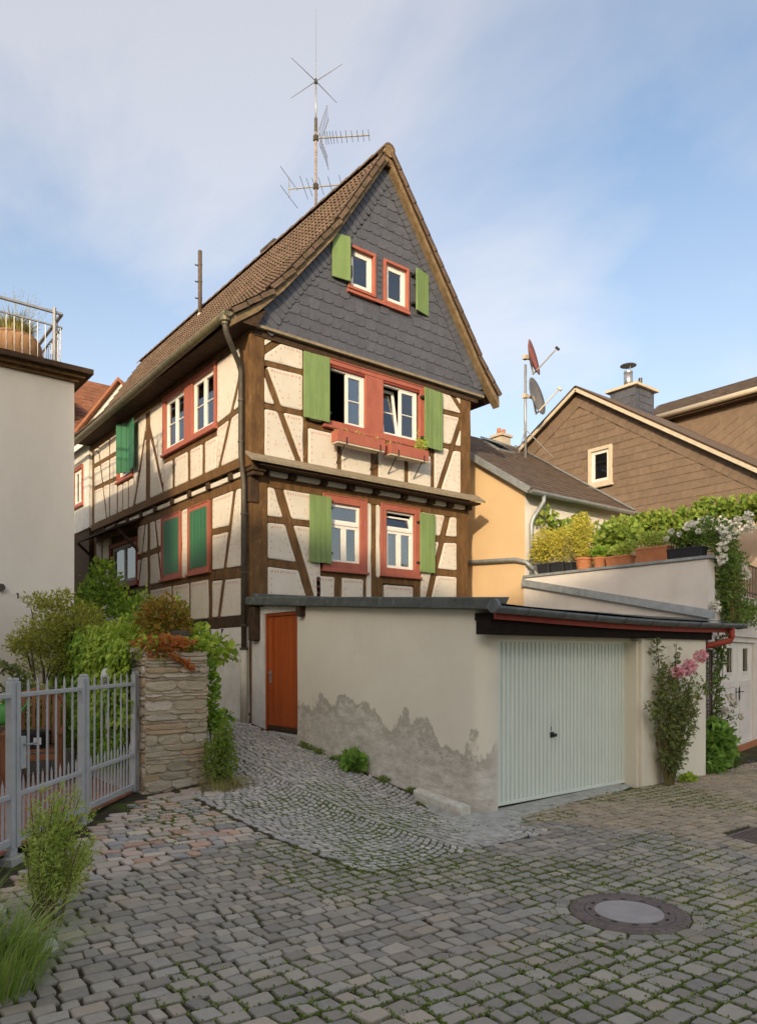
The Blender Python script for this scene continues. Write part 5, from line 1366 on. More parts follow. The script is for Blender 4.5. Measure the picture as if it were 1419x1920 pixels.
# garden floor of red bricks behind the gate
gdn = MB(); gdn.add([(-2.76, -2.2, .125), (-2.76, 1.4, .125), (-9, 1.4, .125), (-9, -8.9, .125), (-4.9, -4.6, .125)], [(0, 1, 2, 3, 4)])
gard = gdn.build('garden_pavement', 'soil', kind='structure')
bm_me = None; mb = MB(); mb.box(-.10, .10, -.05, .05, 0, .03); me = mesh_of(mb, 'brick_paver', name='brick_paver')
cnt = 0; rot = Matrix.Rotation(math.atan2(GD.y, GD.x), 4, 'Z'); lst = []
for j in range(34):
    for i in range(-16, 24):
        l = Vector((i * .208 + (.104 if j % 2 else 0), .07 + j * .107, 0)); p = GATE_B + Vector((GD.x, GD.y, 0)) * l.x + Vector((-GD.y, GD.x, 0)) * l.y
        if p.x < -2.85 and p.y < 1.3 and in_view(p, .4): lst.append((dist(p), p))
lst.sort(key=lambda t: t[0]); rest = MB()
for d, p in lst:
    mt = Matrix.Translation((p.x, p.y, .118 + rnd.uniform(0, .006))) @ rot @ Matrix.Rotation(rnd.gauss(0, .01), 4, 'Z')
    if cnt < 300: shared('brick_paver', me, gard, mt); cnt += 1
    else: rest.add([mt @ v.co for v in me.vertices], [tuple(q.vertices) for q in me.polygons])
if rest.v: rest.build('brick_paver_field', 'brick_paver', gard, kind='stuff')
# garden retaining edge below the hedge
mb = MB(); mb.box(-2.9, -2.74, -2.0, 1.3, .1, .42); mb.box(-5.6, -2.9, -.12, .02, .1, .46); mb.build('planting_bed_wall', 'concrete', label='low rendered edging wall of the planting bed behind the gate', cat='low wall', bev=.02)
mb = MB(); mb.box(-5.6, -2.9, .02, 1.38, .1, .43); mb.build('planting_bed', 'soil', kind='structure')

# ---------------------------------------------------------------- the gate
def GP3(s, z, o=0.): return (GATE_B.x + GD.x * s + GD.y * o, GATE_B.y + GD.y * s - GD.x * o, z)
def gbox(mb, s0, s1, z0, z1, o0, o1):
    return mb.hexa([GP3(s0, z0, o0), GP3(s1, z0, o0), GP3(s1, z0, o1), GP3(s0, z0, o1), GP3(s0, z1, o0), GP3(s1, z1, o0), GP3(s1, z1, o1), GP3(s0, z1, o1)])
def picket(parent, s, z0, z1, w=.023):
    mb = MB(); gbox(mb, s - w / 2, s + w / 2, z0, z1 - .06, -.006, .006)
    mb.add([GP3(s - w / 2, z1 - .06, -.006), GP3(s + w / 2, z1 - .06, -.006), GP3(s + w / 2, z1 - .06, .006), GP3(s - w / 2, z1 - .06, .006), GP3(s, z1, 0)], [(0, 1, 4), (1, 2, 4), (2, 3, 4), (3, 0, 4)])
    return mb.build('picket', 'gate_paint', parent)
def gpost(parent, s0, s1, z0, z1, name='stile'):
    mb = MB(); gbox(mb, s0, s1, z0, z1 - .03, -.03, .03); c = (s0 + s1) / 2
    gbox(mb, s0 + .012, s1 - .012, z1 - .03, z1, -.02, .02); return mb.build(name, 'gate_paint', parent, bev=.006)
def gate_leaf(s0, s1, label):
    t = thing('gate', label, 'gate', GP3(s0, .12), 'grey steel picket gates')
    for z, h in ((1.46, .04), (.60, .04), (.215, .06)):
        mb = MB(); gbox(mb, s0 + .06, s1 - .06, z - h / 2, z + h / 2, -.02, .02); mb.build('rail', 'gate_paint', t, bev=.004)
    gpost(t, s0, s0 + .065, .15, 1.61); gpost(t, s1 - .065, s1, .15, 1.61)
    n = max(1, round((s1 - s0 - .13) / .168)); st = (s1 - s0 - .13) / n
    for k in range(1, n): picket(t, s0 + .065 + k * st, .23, 1.61)
    for k in range(n): picket(t, s0 + .065 + (k + .5) * st, .23, .76, .019)
    return t
g1 = gate_leaf(.13, 1.41, 'grey steel picket gate leaf with the lever handle'); g2 = gate_leaf(1.44, 2.78, 'grey steel picket gate leaf hinged beside the stone wall pillar'); g3 = gate_leaf(-1.6, .11, 'grey steel picket gate leaf half behind the feathery weed')
mb = MB(); gbox(mb, .17, .25, .82, 1.10, -.045, -.005); gbox(mb, .17, .25, .82, 1.10, .005, .045); mb.build('lock_case', 'gate_paint', g1, bev=.004)
mb = MB()
for sg in (1, -1): mb.tube([GP3(.21, 1.03, .04 * sg), GP3(.21, 1.03, .085 * sg), GP3(.33, 1.03, .09 * sg)], .010, 8)
mb.build('handle', 'galvanized', g1, smooth=True)
gp = thing('gate_post', 'square grey steel gate post against the stone wall pillar', 'post', GP3(2.86, .1))
mb = MB(); gbox(mb, 2.80, 2.92, .05, 1.63, -.045, .045); gbox(mb, 2.79, 2.93, 1.63, 1.645, -.052, .052); mb.build('post', 'gate_paint', gp, bev=.006)
for z in (1.30, .40):
    mb = MB(); gbox(mb, 2.92, 2.99, z - .07, z + .07, -.03, .03); mb.tube([GP3(2.955, z - .08, .04), GP3(2.955, z + .08, .04)], .016, 8); mb.build('hinge', 'gate_paint', gp)
for s, lb in ((.10, 'grey steel drop-bolt stop on the ground under the handle of the gate'), (1.43, 'grey steel drop-bolt stop on the ground between two gate leaves')):
    t = thing('gate_stop', lb, 'gate stop', GP3(s, tz(*GP3(s, 0)[:2])))
    z0 = tz(*GP3(s, 0)[:2]) - .02; mb = MB(); gbox(mb, s - .10, s + .10, z0, .09, -.06, .06); mb.build('base', 'concrete', t, bev=.01)
    mb = MB(); gbox(mb, s - .055, s + .055, .09, .155, -.045, .02); mb.build('catch', 'gate_paint', t, bev=.004)

# ---------------------------------------------------------------- things in the garden
cw = thing('garden_chair', 'weathered brown slatted wooden garden chair behind the gate', 'garden chair', (-3.62, -.95, .12))
def cp(a, b, z):                                                # chair coordinates: a across, b depth (front -), turned a little
    c, s_ = math.cos(R(-18)), math.sin(R(-18)); return (-3.66 + a * c - b * s_, -.95 + a * s_ + b * c, .14 + z)
for k in range(10):
    a = -.28 + k * .062; zt = 1.18 - .14 * max(0, (a - .02) / .3) ** 2 - .14 * max(0, (-.02 - a) / .3) ** 2
    mb = MB(); mb.bar(cp(a, .26, .50), cp(a, .40, zt), .042, .016); mb.build('back_slat', 'chair_wood', cw)
mb = MB(); mb.tube([cp(-.34, .24, .44), cp(-.35, .39, 1.00), cp(-.28, .41, 1.12), cp(0, .42, 1.20), cp(.28, .41, 1.12), cp(.35, .39, 1.00), cp(.34, .24, .44)], .032, 8); mb.build('back_frame', 'chair_wood', cw, smooth=True)
for k in range(6):
    mb = MB(); mb.bar(cp(-.33, -.26 + k * .10, .46), cp(.33, -.26 + k * .10, .46), .085, .022); mb.build('seat_slat', 'chair_wood', cw)
for a in (-.32, .32):
    for b in (-.27, .28):
        mb = MB(); mb.bar(cp(a, b, -.01), cp(a, b, .45 if b > 0 else .66), .055, .055, (1, 0, 0)); mb.build('leg', 'chair_wood', cw)
    mb = MB(); mb.bar(cp(a, -.32, .67), cp(a, .34, .70), .07, .028); mb.build('armrest', 'chair_wood', cw)
    mb = MB(); mb.bar(cp(a, -.27, .20), cp(a, .28, .20), .03, .05); mb.build('side_rail', 'chair_wood', cw)
mb = MB(); mb.bar(cp(-.32, -.27, .38), cp(.32, -.27, .38), .03, .08); mb.build('apron', 'chair_wood', cw)
tub = thing('planter_tub', 'black plastic tub with a pale label standing on the garden chair', 'tub', cp(.0, -.02, .47))
pot(tub, 'tub', 'black_plastic', cp(.0, -.02, .472), .20, .22, .85)
mb = MB(); c = Vector(cp(.0, -.02, .60)); mb.lathe([(.001, .0), (.17, .0), (.17, .075)], 16, c); mb.build('soil', 'soil', tub)
c = Vector(cp(.06, -.20, .58)); dv = Vector((-.35, -.94, 0)); sd = Vector((.94, -.35, 0))
mb = MB(); o = c + dv * .012; mb.add([o - sd * .045 - Vector((0, 0, .05)), o + sd * .045 - Vector((0, 0, .05)), o + sd * .045 + Vector((0, 0, .04)), o - sd * .045 + Vector((0, 0, .04))], [(0, 1, 2, 3)]); mb.build('label', 'lamp_white', tub)
wc = thing('watering_can', 'bright green plastic watering can behind the garden chair', 'watering can', (-4.05, -.55, .44))
WCZ = .92
mb = MB(); mb.box(-4.3, -3.8, -.8, -.35, .1, .9); mb.build('potting_bench', 'bark', label='low brown wooden potting bench under the watering can', cat='bench', bev=.01)
mb = MB(); mb.lathe([(.10, 0), (.115, .05), (.10, .22), (.07, .26), (.06, .25)], 18, (-3.92, -.6, .9)); mb.build('body', 'plastic_green', wc, smooth=True)
mb = MB(); mb.tube([(-3.84, -.62, .96), (-3.72, -.66, 1.10), (-3.66, -.68, 1.20)], [.028, .018, .016], 8); mb.build('spout', 'plastic_green', wc)
mb = MB(); mb.tube([(-3.92, -.6, 1.14), (-3.95, -.6, 1.26), (-4.03, -.6, 1.24), (-4.04, -.6, 1.02)], .012, 8); mb.build('handle', 'plastic_green', wc)
lp = thing('garden_lamp', 'white globe-topped garden lamp with louvre rings by the ivy wall', 'garden lamp', (-2.98, -1.5, .42))
LX, LY = -2.95, -1.68
mb = MB(); mb.tube([(LX, LY, .40), (LX, LY, 1.42)], .03, 10); mb.build('post', 'gate_paint', lp)
mb = MB(); mb.lathe([(.03, .0), (.075, .01), (.075, .025), (.03, .03)], 18, (LX, LY, 1.38)); mb.build('collar', 'lamp_white', lp)
for k in range(4): mb = MB(); mb.lathe([(.05, 0), (.082, .0), (.088, .012), (.05, .014)], 20, (LX, LY, 1.42 + k * .026)); mb.build('louvre', 'lamp_white', lp)
mb = MB(); mb.lathe([(.085, 0), (.088, .03), (.082, .07), (.062, .105), (.034, .125), (.005, .132)], 20, (LX, LY, 1.52)); mb.build('globe', 'lamp_white', lp, smooth=True)
hy = thing('hydrangea', 'pale yellow-green hydrangea flowering behind the wooden chair', 'hydrangea', (-3.5, .25, .43))
mb = MB()
for a in range(9): mb.tube([(-3.5, .25, .42), (-3.5 + rnd.gauss(0, .2), .22 + rnd.gauss(0, .1), 1.15)], [.01, .005], 5)
mb.build('stem', 'rose_cane', hy)
mb = MB(); clump(mb, (-3.5, .25, .98), (.38, .22, .34), 320, .12, .08); mb.build('foliage', 'leaf_ivy', hy, kind='stuff', norm=False)
mb = MB()
for (x, y, z) in ((-3.50, .02, 1.36), (-3.34, .05, 1.28), (-3.68, .04, 1.30), (-3.46, .0, 1.16)): clump(mb, (x, y, z), .12, 260, .035, .03, .3)
mb.build('flower_head', 'petal_cream', hy, kind='stuff', norm=False)
# ---------------------------------------------------------------- planting on the garden side
def face_leaves(mb, n, y0, y1, z0, z1fn, x, out, L, sd=0.):
    """leaves hanging on a wall face that looks to -x"""
    for _ in range(n):
        y = rnd.uniform(y0, y1); zt = z1fn(y); z = rnd.uniform(z0, zt); b = .10 * nse(y * 2, z * 2, sd) + .10
        p = Vector((x - max(.01, b + rnd.uniform(-.04, .06)) * out, y, z)); t = Vector((-.55 * rnd.random(), rnd.gauss(0, .5), -.7 + rnd.gauss(0, .35))).normalized()
        q = rnd.uniform(.6, 1.25); mb.leaf(p, t, Vector((-1, rnd.gauss(0, .35), .45 + rnd.gauss(0, .3))).normalized(), L * q, L * .85 * q, .12)
iv = thing('ivy', 'dark green ivy hanging thickly down the stone wall behind the gate', 'ivy', (-2.8, -.6, .4))
mb = MB(); face_leaves(mb, 5200, -2.15, 1.25, .42, lambda y: 1.95 + .3 * ss(-1.4, .4, y), -2.76, 1.1, .085); mb.build('foliage', 'leaf_ivy', iv, kind='stuff', norm=False)
mb = MB()
for k in range(7): y = -1.9 + k * .45; mb.tube([(-2.80, y, .40), (-2.79, y + .1, 1.0), (-2.78, y - .05, 1.9)], [.014, .010, .006], 6)
mb.build('stem', 'bark', iv)
iv2 = thing('climbing_vine', 'lime green creeper spilling over the wall top beside the pillar', 'vine', (-2.6, -1.6, .4))
mb = MB(); face_leaves(mb, 2000, -2.35, -.7, .95, lambda y: 2.0 + .22 * ss(-2.2, -1.2, y), -2.80, 1.15, .075, 3.); clump(mb, (-2.55, -1.0, 2.05), (.36, .75, .22), 900, .075); mb.build('foliage', 'leaf_lime', iv2, kind='stuff', norm=False)
mb = MB(); mb.tube([(-2.82, -1.7, .42), (-2.80, -1.6, 1.3), (-2.6, -1.5, 1.98)], [.016, .012, .007], 6); mb.build('stem', 'bark', iv2)
cr = thing('creeper_ball', 'rounded mound of red and yellow creeper on top of the stone wall', 'creeper', (-2.12, -1.5, 1.88))
mb = MB(); clump(mb, (-2.13, -1.5, 2.24), (.35, .36, .36), 1900, .06, .055, .3); mb.build('foliage', 'leaf_creeper', cr, kind='stuff', norm=False)
mb = MB(); mb.lathe([(.10, 0), (.17, .12), (.18, .22), (.15, .24)], 16, (-2.05, -1.72, 1.90)); mb.build('bowl', 'pipe_metal', cr)
cr2 = thing('red_creeper', 'trail of reddish creeper across the pillar top', 'creeper', (-2.4, -2.4, 1.88))
mb = MB(); clump(mb, (-2.42, -2.30, 1.95), (.38, .24, .08), 620, .06, .055, .5); clump(mb, (-2.60, -2.46, 1.86), (.17, .05, .08), 160, .055, .05)
for k in range(90):
    t = rnd.random(); p = Vector((-2.46 + .30 * t, -2.50, 1.84 - .20 * t + rnd.gauss(0, .015))); mb.leaf(p, (sphere_dir() + Vector((0, -.6, -.4))).normalized(), Vector((0, -1, .3)), .05, .045)
mb.build('foliage', 'leaf_red', cr2, kind='stuff', norm=False)
mb = MB(); clump(mb, (-2.62, -2.34, 1.86), (.17, .16, .16), 260, .07, .06); clump(mb, (-2.05, -2.30, 1.93), (.22, .16, .09), 220, .065, .06); mb.build('green_leaves', 'leaf_lime', cr2, kind='stuff', norm=False)
gv = thing('grape_vine', 'light green lobed vine rambling from the wall top over the ramp', 'vine', (-1.7, -1.4, 1.88))
mb = MB(); clump(mb, (-1.72, -1.35, 2.0), (.34, .4, .26), 420, .11, .10, .5); clump(mb, (-1.42, -1.55, 1.85), (.24, .25, .2), 150, .11, .10)
for (x, y, z, x1, y1, z1) in ((-1.7, -1.2, 2.1, -1.75, -1.0, 2.75), (-1.9, -.6, 2.2, -2.0, -.5, 2.85), (-1.5, -1.6, 1.9, -1.12, -1.8, 1.72), (-1.7, -1.0, 2.2, -1.5, -.9, 2.6)):
    for k in range(22):
        t = k / 22; p = Vector((x + (x1 - x) * t, y + (y1 - y) * t, z + (z1 - z) * t)); mb.leaf(p, (sphere_dir() + Vector((0, 0, .2))).normalized(), sphere_dir(), .09 * (1 - .4 * t), .08 * (1 - .4 * t))
mb.build('foliage', 'leaf_lime', gv, kind='stuff', norm=False)
mb = MB(); mb.tube([(-1.93, -1.3, 1.86), (-1.75, -1.3, 2.1), (-1.5, -1.6, 1.95), (-1.12, -1.8, 1.72)], [.012, .010, .006, .003], 6); mb.tube([(-1.85, -1.1, 1.9), (-1.72, -1.1, 2.3), (-1.75, -1.0, 2.75)], [.010, .007, .003], 6); mb.build('stem', 'rose_cane', gv)
cl = thing('climber', 'slender climber growing up the ramp side of the stone pillar', 'climber', (-1.82, -2.3, .1))
mb = MB(); mb.tube([(-1.82, -2.3, .05), (-1.80, -2.25, .7), (-1.86, -2.2, 1.2), (-1.84, -2.1, 1.7)], [.012, .01, .008, .004], 6); mb.build('stem', 'rose_cane', cl)
mb = MB()
for (z, r, n) in ((1.62, .09, 70), (1.45, .11, 90), (1.25, .10, 80), (1.05, .12, 110), (.9, .16, 150)): clump(mb, (-1.80 + rnd.gauss(0, .03), -2.22, z), (r, r, .12), n, .07, .06)
clump(mb, (-1.55, -1.9, .92), (.20, .25, .12), 200, .07, .06)
mb.build('foliage', 'leaf_ivy', cl, kind='stuff', norm=False)
sb = thing('box_shrub', 'small dense green shrub at the foot of the stone pillar', 'shrub', (-1.88, -2.68, .1))
mb = MB()
for k in range(7): mb.tube([(-1.88, -2.68, .05), (-1.88 + rnd.gauss(0, .1), -2.68 + rnd.gauss(0, .06), .65)], [.012, .004], 5)
mb.build('stem', 'bark', sb)
mb = MB(); clump(mb, (-1.88, -2.68, .48), (.22, .2, .36), 1500, .04, .03, .4); clump(mb, (-1.80, -2.62, .78), (.13, .12, .16), 420, .04, .03, .4); mb.build('foliage', 'leaf_vine', sb, kind='stuff', norm=False)
gs = MB(); blades(gs, (-1.98, -2.86, .10), .22, 420, .26, .004, .8); blades(gs, (-1.70, -2.88, .10), .18, 260, .22, .004, .8)
gs.build('dry_grass', 'leaf_straw', label='tuft of dry straw-coloured grass at the shrub foot by the pillar', cat='grass', norm=False)
# big loose bush before the white wall
bu = thing('garden_bush', 'large loose olive-green bush in front of the white house wall', 'bush', (-3.1, .5, .43))
mb = MB()
for k in range(11):
    a = rnd.uniform(0, 6.28); r = rnd.uniform(.2, .7); p0 = Vector((-3.15 + rnd.gauss(0, .08), .5 + rnd.gauss(0, .06), .42)); p2 = Vector((-3.05 + math.cos(a) * r, .45 + math.sin(a) * r * .6, rnd.uniform(1.7, 2.5)))
    mb.tube([p0, p0.lerp(p2, .5) + Vector((rnd.gauss(0, .08), rnd.gauss(0, .05), .1)), p2], [.03, .018, .006], 7)
mb.build('trunk', 'bark', bu)
mb = MB()
for (x, y, z, r, n) in ((-3.1, .4, 2.15, .44, 2100), (-2.7, .35, 2.2, .42, 2000), (-2.45, .3, 2.05, .40, 1700), (-3.35, .45, 2.0, .34, 900), (-3.0, .5, 2.5, .32, 800), (-3.25, .5, 2.62, .20, 300), (-2.6, .5, 2.45, .28, 600), (-3.55, .35, 1.95, .20, 300), (-2.15, .25, 2.15, .30, 700), (-3.2, .4, 1.75, .36, 700), (-2.8, .2, 1.7, .34, 700), (-2.9, .5, 2.72, .16, 160)):
    clump(mb, (x, y, z), (r * 1.08, r * .9, r * .62), n, .055, .026, .5, .3)
mb.build('foliage', 'leaf_yew', bu, kind='stuff', norm=False)
db = thing('dark_shrub', 'dark purple-leaved branch reaching over the gate from the left', 'shrub', (-4.2, .1, .43))
mb = MB(); mb.tube([(-4.3, .1, .42), (-4.1, .0, 1.2), (-3.85, -.1, 1.62), (-3.6, -.1, 1.55)], [.02, .015, .01, .004], 6); mb.tube([(-4.1, 0, 1.2), (-3.75, -.1, 1.35), (-3.5, -.1, 1.28)], [.012, .008, .004], 6); mb.build('stem', 'bark', db)
mb = MB()
for (x, z) in ((-4.1, 1.72), (-3.9, 1.68), (-3.75, 1.6), (-3.6, 1.5), (-3.75, 1.36), (-3.55, 1.3), (-4.0, 1.4)): clump(mb, (x, -.08, z), (.11, .08, .08), 70, .06, .05)
mb.build('foliage', 'leaf_rose', db, kind='stuff', norm=False)
lo = thing('leafy_perennial', 'broad-leaved green plants filling the bed behind the gate', 'plant', (-2.95, -1.4, .42))
mb = MB()
for (x, y, z, r, n) in ((-3.0, -1.5, .75, .26, 500), (-3.0, -1.0, .85, .28, 500), (-3.05, -.4, .95, .30, 500), (-3.0, -1.9, .55, .2, 260), (-3.6, .2, .8, .35, 500), (-4.2, .2, .9, .35, 500)): clump(mb, (x, y, z), (r * .7, r, r), n, .065, .045)
mb.build('foliage', 'leaf_ivy', lo, kind='stuff', norm=False)
mb = MB()
for y in (-1.9, -1.5, -1.0, -.4): mb.tube([(-2.98, y, .40), (-3.0, y, .9)], [.012, .005], 5)
mb.build('stem', 'rose_cane', lo)
fs_ = thing('shade_shrub', 'dark green shrub in the lane between the white house and the timbered house', 'shrub', (-1.5, 3.4, 1.0))
mb = MB(); mb.tube([(-1.5, 3.4, .9), (-1.5, 3.4, 2.6)], [.04, .02], 7); mb.build('trunk', 'bark', fs_)
mb = MB()
for (x, y, z, r, n) in ((-1.5, 3.2, 2.9, .5, 700), (-1.1, 2.6, 2.6, .42, 500), (-1.9, 3.2, 2.5, .45, 500), (-1.4, 3.3, 3.4, .3, 260), (-.7, 2.2, 2.2, .35, 400), (-1.3, 1.8, 2.2, .4, 450)): clump(mb, (x, y, z), r, n, .10, .07)
mb.build('crown', 'leaf_ivy', fs_, kind='stuff', norm=False)
# foreground: feathery weed and grass at the street edge
wd = thing('feathery_weed', 'tall feathery yellow-green weed leaning over the cobbles before the gate', 'weed', (-4.72, -5.95, 0))
mb = MB(); fm = MB()
for k in range(40):
    b = Vector((-4.74 + rnd.gauss(0, .05), -5.93 + rnd.gauss(0, .06), .0)); ln = rnd.uniform(.45, .98); dr = Vector((.16 + rnd.gauss(0, .16), .14 + rnd.gauss(0, .15), 1)).normalized()
    if k > 31: dr = Vector((rnd.uniform(.3, .6), rnd.uniform(.1, .3), .8)).normalized(); ln *= .8
    e = b + dr * ln; m_ = b.lerp(e, .5) + Vector((-.03, -.02, .03)); mb.tube([b, m_, e], [.006, .004, .002], 5)
    for j in range(26):
        t = .28 + .72 * j / 26; p = b.lerp(e, t); d = sphere_dir(); d.z = abs(d.z) * .6 + .35; d.normalize(); l = .12 * (1.08 - t) + .035
        for i in range(9):
            u = rnd.random(); fm.leaf(p + d * l * u + sphere_dir() * .012, (d + sphere_dir() * .8).normalized(), sphere_dir(), .034 * rnd.uniform(.6, 1.3), .010)
mb.build('stem', 'rose_cane', wd); fm.build('foliage', 'leaf_weed', wd, kind='stuff', norm=False)
tg = thing('tall_grass', 'thick clump of long green grass at the street edge under the weed', 'grass', (-5.2, -6.6, 0))
gg = MB(); blades(gg, (-5.20, -6.75, .0), .26, 420, .42, .0035, 1.1); blades(gg, (-5.38, -6.38, .0), .24, 380, .52, .0035, .9); blades(gg, (-5.05, -6.42, .0), .16, 160, .26, .003, 1.1)
gg.build('blades', 'leaf_grass', tg, kind='stuff', norm=False)
gg = MB(); blades(gg, (-5.25, -6.65, .0), .30, 170, .40, .003, 1.2); gg.build('dead_stalks', 'leaf_straw', tg, kind='stuff', norm=False)
gg = MB(); clump(gg, (-5.15, -6.5, .08), (.3, .3, .08), 260, .06, .03); gg.build('undergrowth', 'leaf_ivy', tg, kind='stuff', norm=False)
for x, y, r, lb in ((-4.86, -6.42, .085, 'pale field stone on the cobbles at the edge of the long grass'), (-4.93, -6.26, .06, 'smallest pale field stone between the long grass and the feathery weed'), (-5.0, -5.55, .09, 'pale field stone behind the feathery weed, close to the gate'), (-5.12, -5.8, .08, 'pale field stone behind the long grass, beside the feathery weed')):
    mb = MB(); prof = [(.02, -.02), (r, 0), (r * 1.05, r * .5), (r * .7, r * .95), (.01, r * 1.05)]; mb.lathe(prof, 9, (x, y, 0))
    mb.v = [(a + .02 * nse(a * 9, b * 9, c * 9), b + .02 * nse(b * 9, a * 9, c * 9 + 4), c) for a, b, c in mb.v]; mb.build('field_stone', 'pale_stone', label=lb, cat='stone', group='pale stones at the street edge')
# weeds at the garage foot
wp = thing('wall_weed', 'leafy green weed rooted at the foot of the stained garage wall', 'weed', (-.10, -3.12, tz(-.1, -3.12)))
mb = MB(); clump(mb, (-.13, -3.12, tz(-.1, -3.1) + .13), (.13, .20, .11), 260, .11, .085, .5, .4); mb.build('foliage', 'leaf_mallow', wp, kind='stuff', norm=False)
mb = MB()
for k in range(6): mb.tube([(-.10, -3.12, tz(-.1, -3.12) - .01), (-.12 + rnd.gauss(0, .06), -3.12 + rnd.gauss(0, .1), tz(-.1, -3.12) + .16)], [.007, .003], 5)
mb.build('stem', 'rose_cane', wp)
fw_ = MB()
for y in (-4.25, -3.7, -2.6, -2.2, -1.95, -1.75): clump(fw_, (-.06, y, tz(-.05, y) + .03), (.05, .10, .035), 60, .05, .035)
fw_.build('wall_foot_weeds', 'moss_green', label='low weeds in the joint along the garage wall foot', cat='weeds', kind='stuff', norm=False)
# rose against the garage
def rose_bush(name, label, canes, leaf_m, seed_pts, blooms, petal, cane_r=.012, leaf_n=1, loc=(0, 0, 0), group=None):
    t = thing(name, label, 'rose', loc, group)
    mb = MB(); fm = MB(); pts = []
    for c in canes:
        mb.tube(c, [cane_r * (1 - .75 * i / (len(c) - 1)) for i in range(len(c))], 6)
        c = [Vector(p) for p in c]
        for i in range(len(c) - 1):
            for k in range(12): pts.append((c[i].lerp(c[i + 1], k / 12), i / (len(c) - 1) + k / 12 / (len(c) - 1)))
    for p, tt in pts:
        if tt < .18: continue
        for _ in range(leaf_n if rnd.random() > .25 else 0):
            d = sphere_dir(); d.y -= .25; d.normalize(); l = rnd.uniform(.04, .13)
            q = p + d * l
            if rnd.random() < .5: mb.tube([p, q], [.003, .002], 4)
            for i in range(5): fm.leaf(p + d * l * (.3 + .18 * i), (d + sphere_dir() * 1.0).normalized(), (Vector((0, -.4, .8)) + sphere_dir() * .6).normalized(), .052 * rnd.uniform(.7, 1.2), .034)
    for (c, r, n) in seed_pts: clump(fm, c, r, n, .055, .036, .6, .2)
    mb.build('cane', 'rose_cane', t); fm.build('foliage', leaf_m, t, kind='stuff', norm=False)
    for (x, y, z, r) in blooms:
        b = MB()
        for k in range(60):
            d = sphere_dir(); d.y -= .3; d.normalize(); b.leaf(Vector((x, y, z)) + d * r * rnd.uniform(.2, .75), (d + sphere_dir() * .9).normalized(), d, r * .8, r * .75, .3)
        b.build('bloom', petal, t, norm=False)
    return t
cn = []
for k in range(13):
    x0 = 3.36 + rnd.gauss(0, .09); x1 = 3.55 + rnd.gauss(0, .33); h = rnd.uniform(.8, 1.9)
    cn.append([(x0, -5.70, .01), (x0 + (x1 - x0) * .2, -5.72 + rnd.gauss(0, .02), h * .35), (x0 + (x1 - x0) * .6, -5.70 + rnd.gauss(0, .04), h * .7), (x1, -5.68 + rnd.gauss(0, .05), h)])
cn.append([(3.30, -5.70, .01), (3.14, -5.70, .6), (3.12, -5.70, 1.2), (3.16, -5.68, 1.75), (3.10, -5.68, 2.05)]); cn.append([(3.4, -5.7, .01), (3.8, -5.72, .8), (4.2, -5.7, 1.2), (4.45, -5.7, 1.45)])
cn.append([(3.36, -5.70, .01), (3.28, -5.72, .5), (3.02, -5.74, .98), (2.85, -5.76, 1.1)]); cn.append([(3.5, -5.7, .01), (3.6, -5.7, .9), (3.55, -5.68, 1.5), (3.62, -5.68, 1.98)])
rose_bush('pink_rose', 'leggy climbing rose with three pink blooms against the garage front wall', cn, 'leaf_rose',
          [((3.5, -5.70, .95), (.26, .09, .5), 420), ((3.42, -5.72, 1.45), (.22, .08, .3), 200), ((3.85, -5.70, 1.2), (.26, .08, .35), 170), ((3.45, -5.74, .45), (.25, .1, .25), 120)],
          [(3.44, -5.80, 1.58, .085), (3.68, -5.82, 1.64, .10), (4.02, -5.80, 1.80, .09)], 'petal_pink', .015, 2, (3.4, -5.7, 0))
cn = [[(5.25 + rnd.gauss(0, .05), -5.32, .02), (5.3 + rnd.gauss(0, .1), -5.34, .8), (5.45 + rnd.gauss(0, .14), -5.34, 1.5), (5.62 + rnd.gauss(0, .12), -5.38, 2.15)] for _ in range(7)]
rose_bush('white_rose', 'white climbing rose growing up beside the wire grille and white garage doors', cn, 'leaf_rose_dark',
          [((5.25, -5.34, 1.45), (.16, .12, .4), 320), ((5.5, -5.34, 1.85), (.16, .1, .25), 180), ((5.4, -5.36, .95), (.18, .1, .3), 160), ((5.9, -5.3, .75), (.2, .1, .2), 60)],
          [(5.36, -5.48, .93, .075), (5.70, -5.42, 1.12, .075), (5.82, -5.42, 1.02, .06), (6.10, -5.40, .80, .05)], 'petal_white', .012, 1, (5.25, -5.3, 0))
ml = thing('mallow', 'broad-leaved green plant at the foot of the white climbing rose', 'plant', (5.15, -5.5, 0))
mb = MB(); clump(mb, (5.12, -5.5, .42), (.30, .2, .36), 620, .13, .11, .5, .3); clump(mb, (4.90, -5.58, .12), (.2, .14, .1), 160, .08, .07); mb.build('foliage', 'leaf_mallow', ml, kind='stuff', norm=False)
mb = MB()
for k in range(8): mb.tube([(5.15, -5.48, .0), (5.15 + rnd.gauss(0, .14), -5.5 + rnd.gauss(0, .08), .6)], [.01, .004], 5)
mb.build('stem', 'rose_cane', ml)
gg = MB(); blades(gg, (5.75, -5.3, 0), .25, 300, .22, .006, .8); gg.build('grass_tuft', 'leaf_rose_dark', label='grey-green grass tuft between the roses and white garage doors', cat='grass', norm=False)
ft = MB(); clump(ft, (3.85, -5.72, .06), (.16, .08, .06), 140, .06, .045); ft.build('low_weed', 'leaf_lime', label='small light green weed at the foot of the pink rose', cat='weed', norm=False)
pe = MB()
for _ in range(160):
    x, y = 5.9 + rnd.gauss(0, .45), -5.75 + rnd.gauss(0, .2)
    if y < -5.3: pe.leaf(Vector((x, y, .035)), Vector((rnd.gauss(0, 1), rnd.gauss(0, 1), .05)).normalized(), Vector((0, 0, 1)), .03, .022, .1)
pe.build('fallen_petals', 'petal_white', label='white rose petals scattered on the cobbles below the roses', cat='petals', kind='stuff', norm=False)
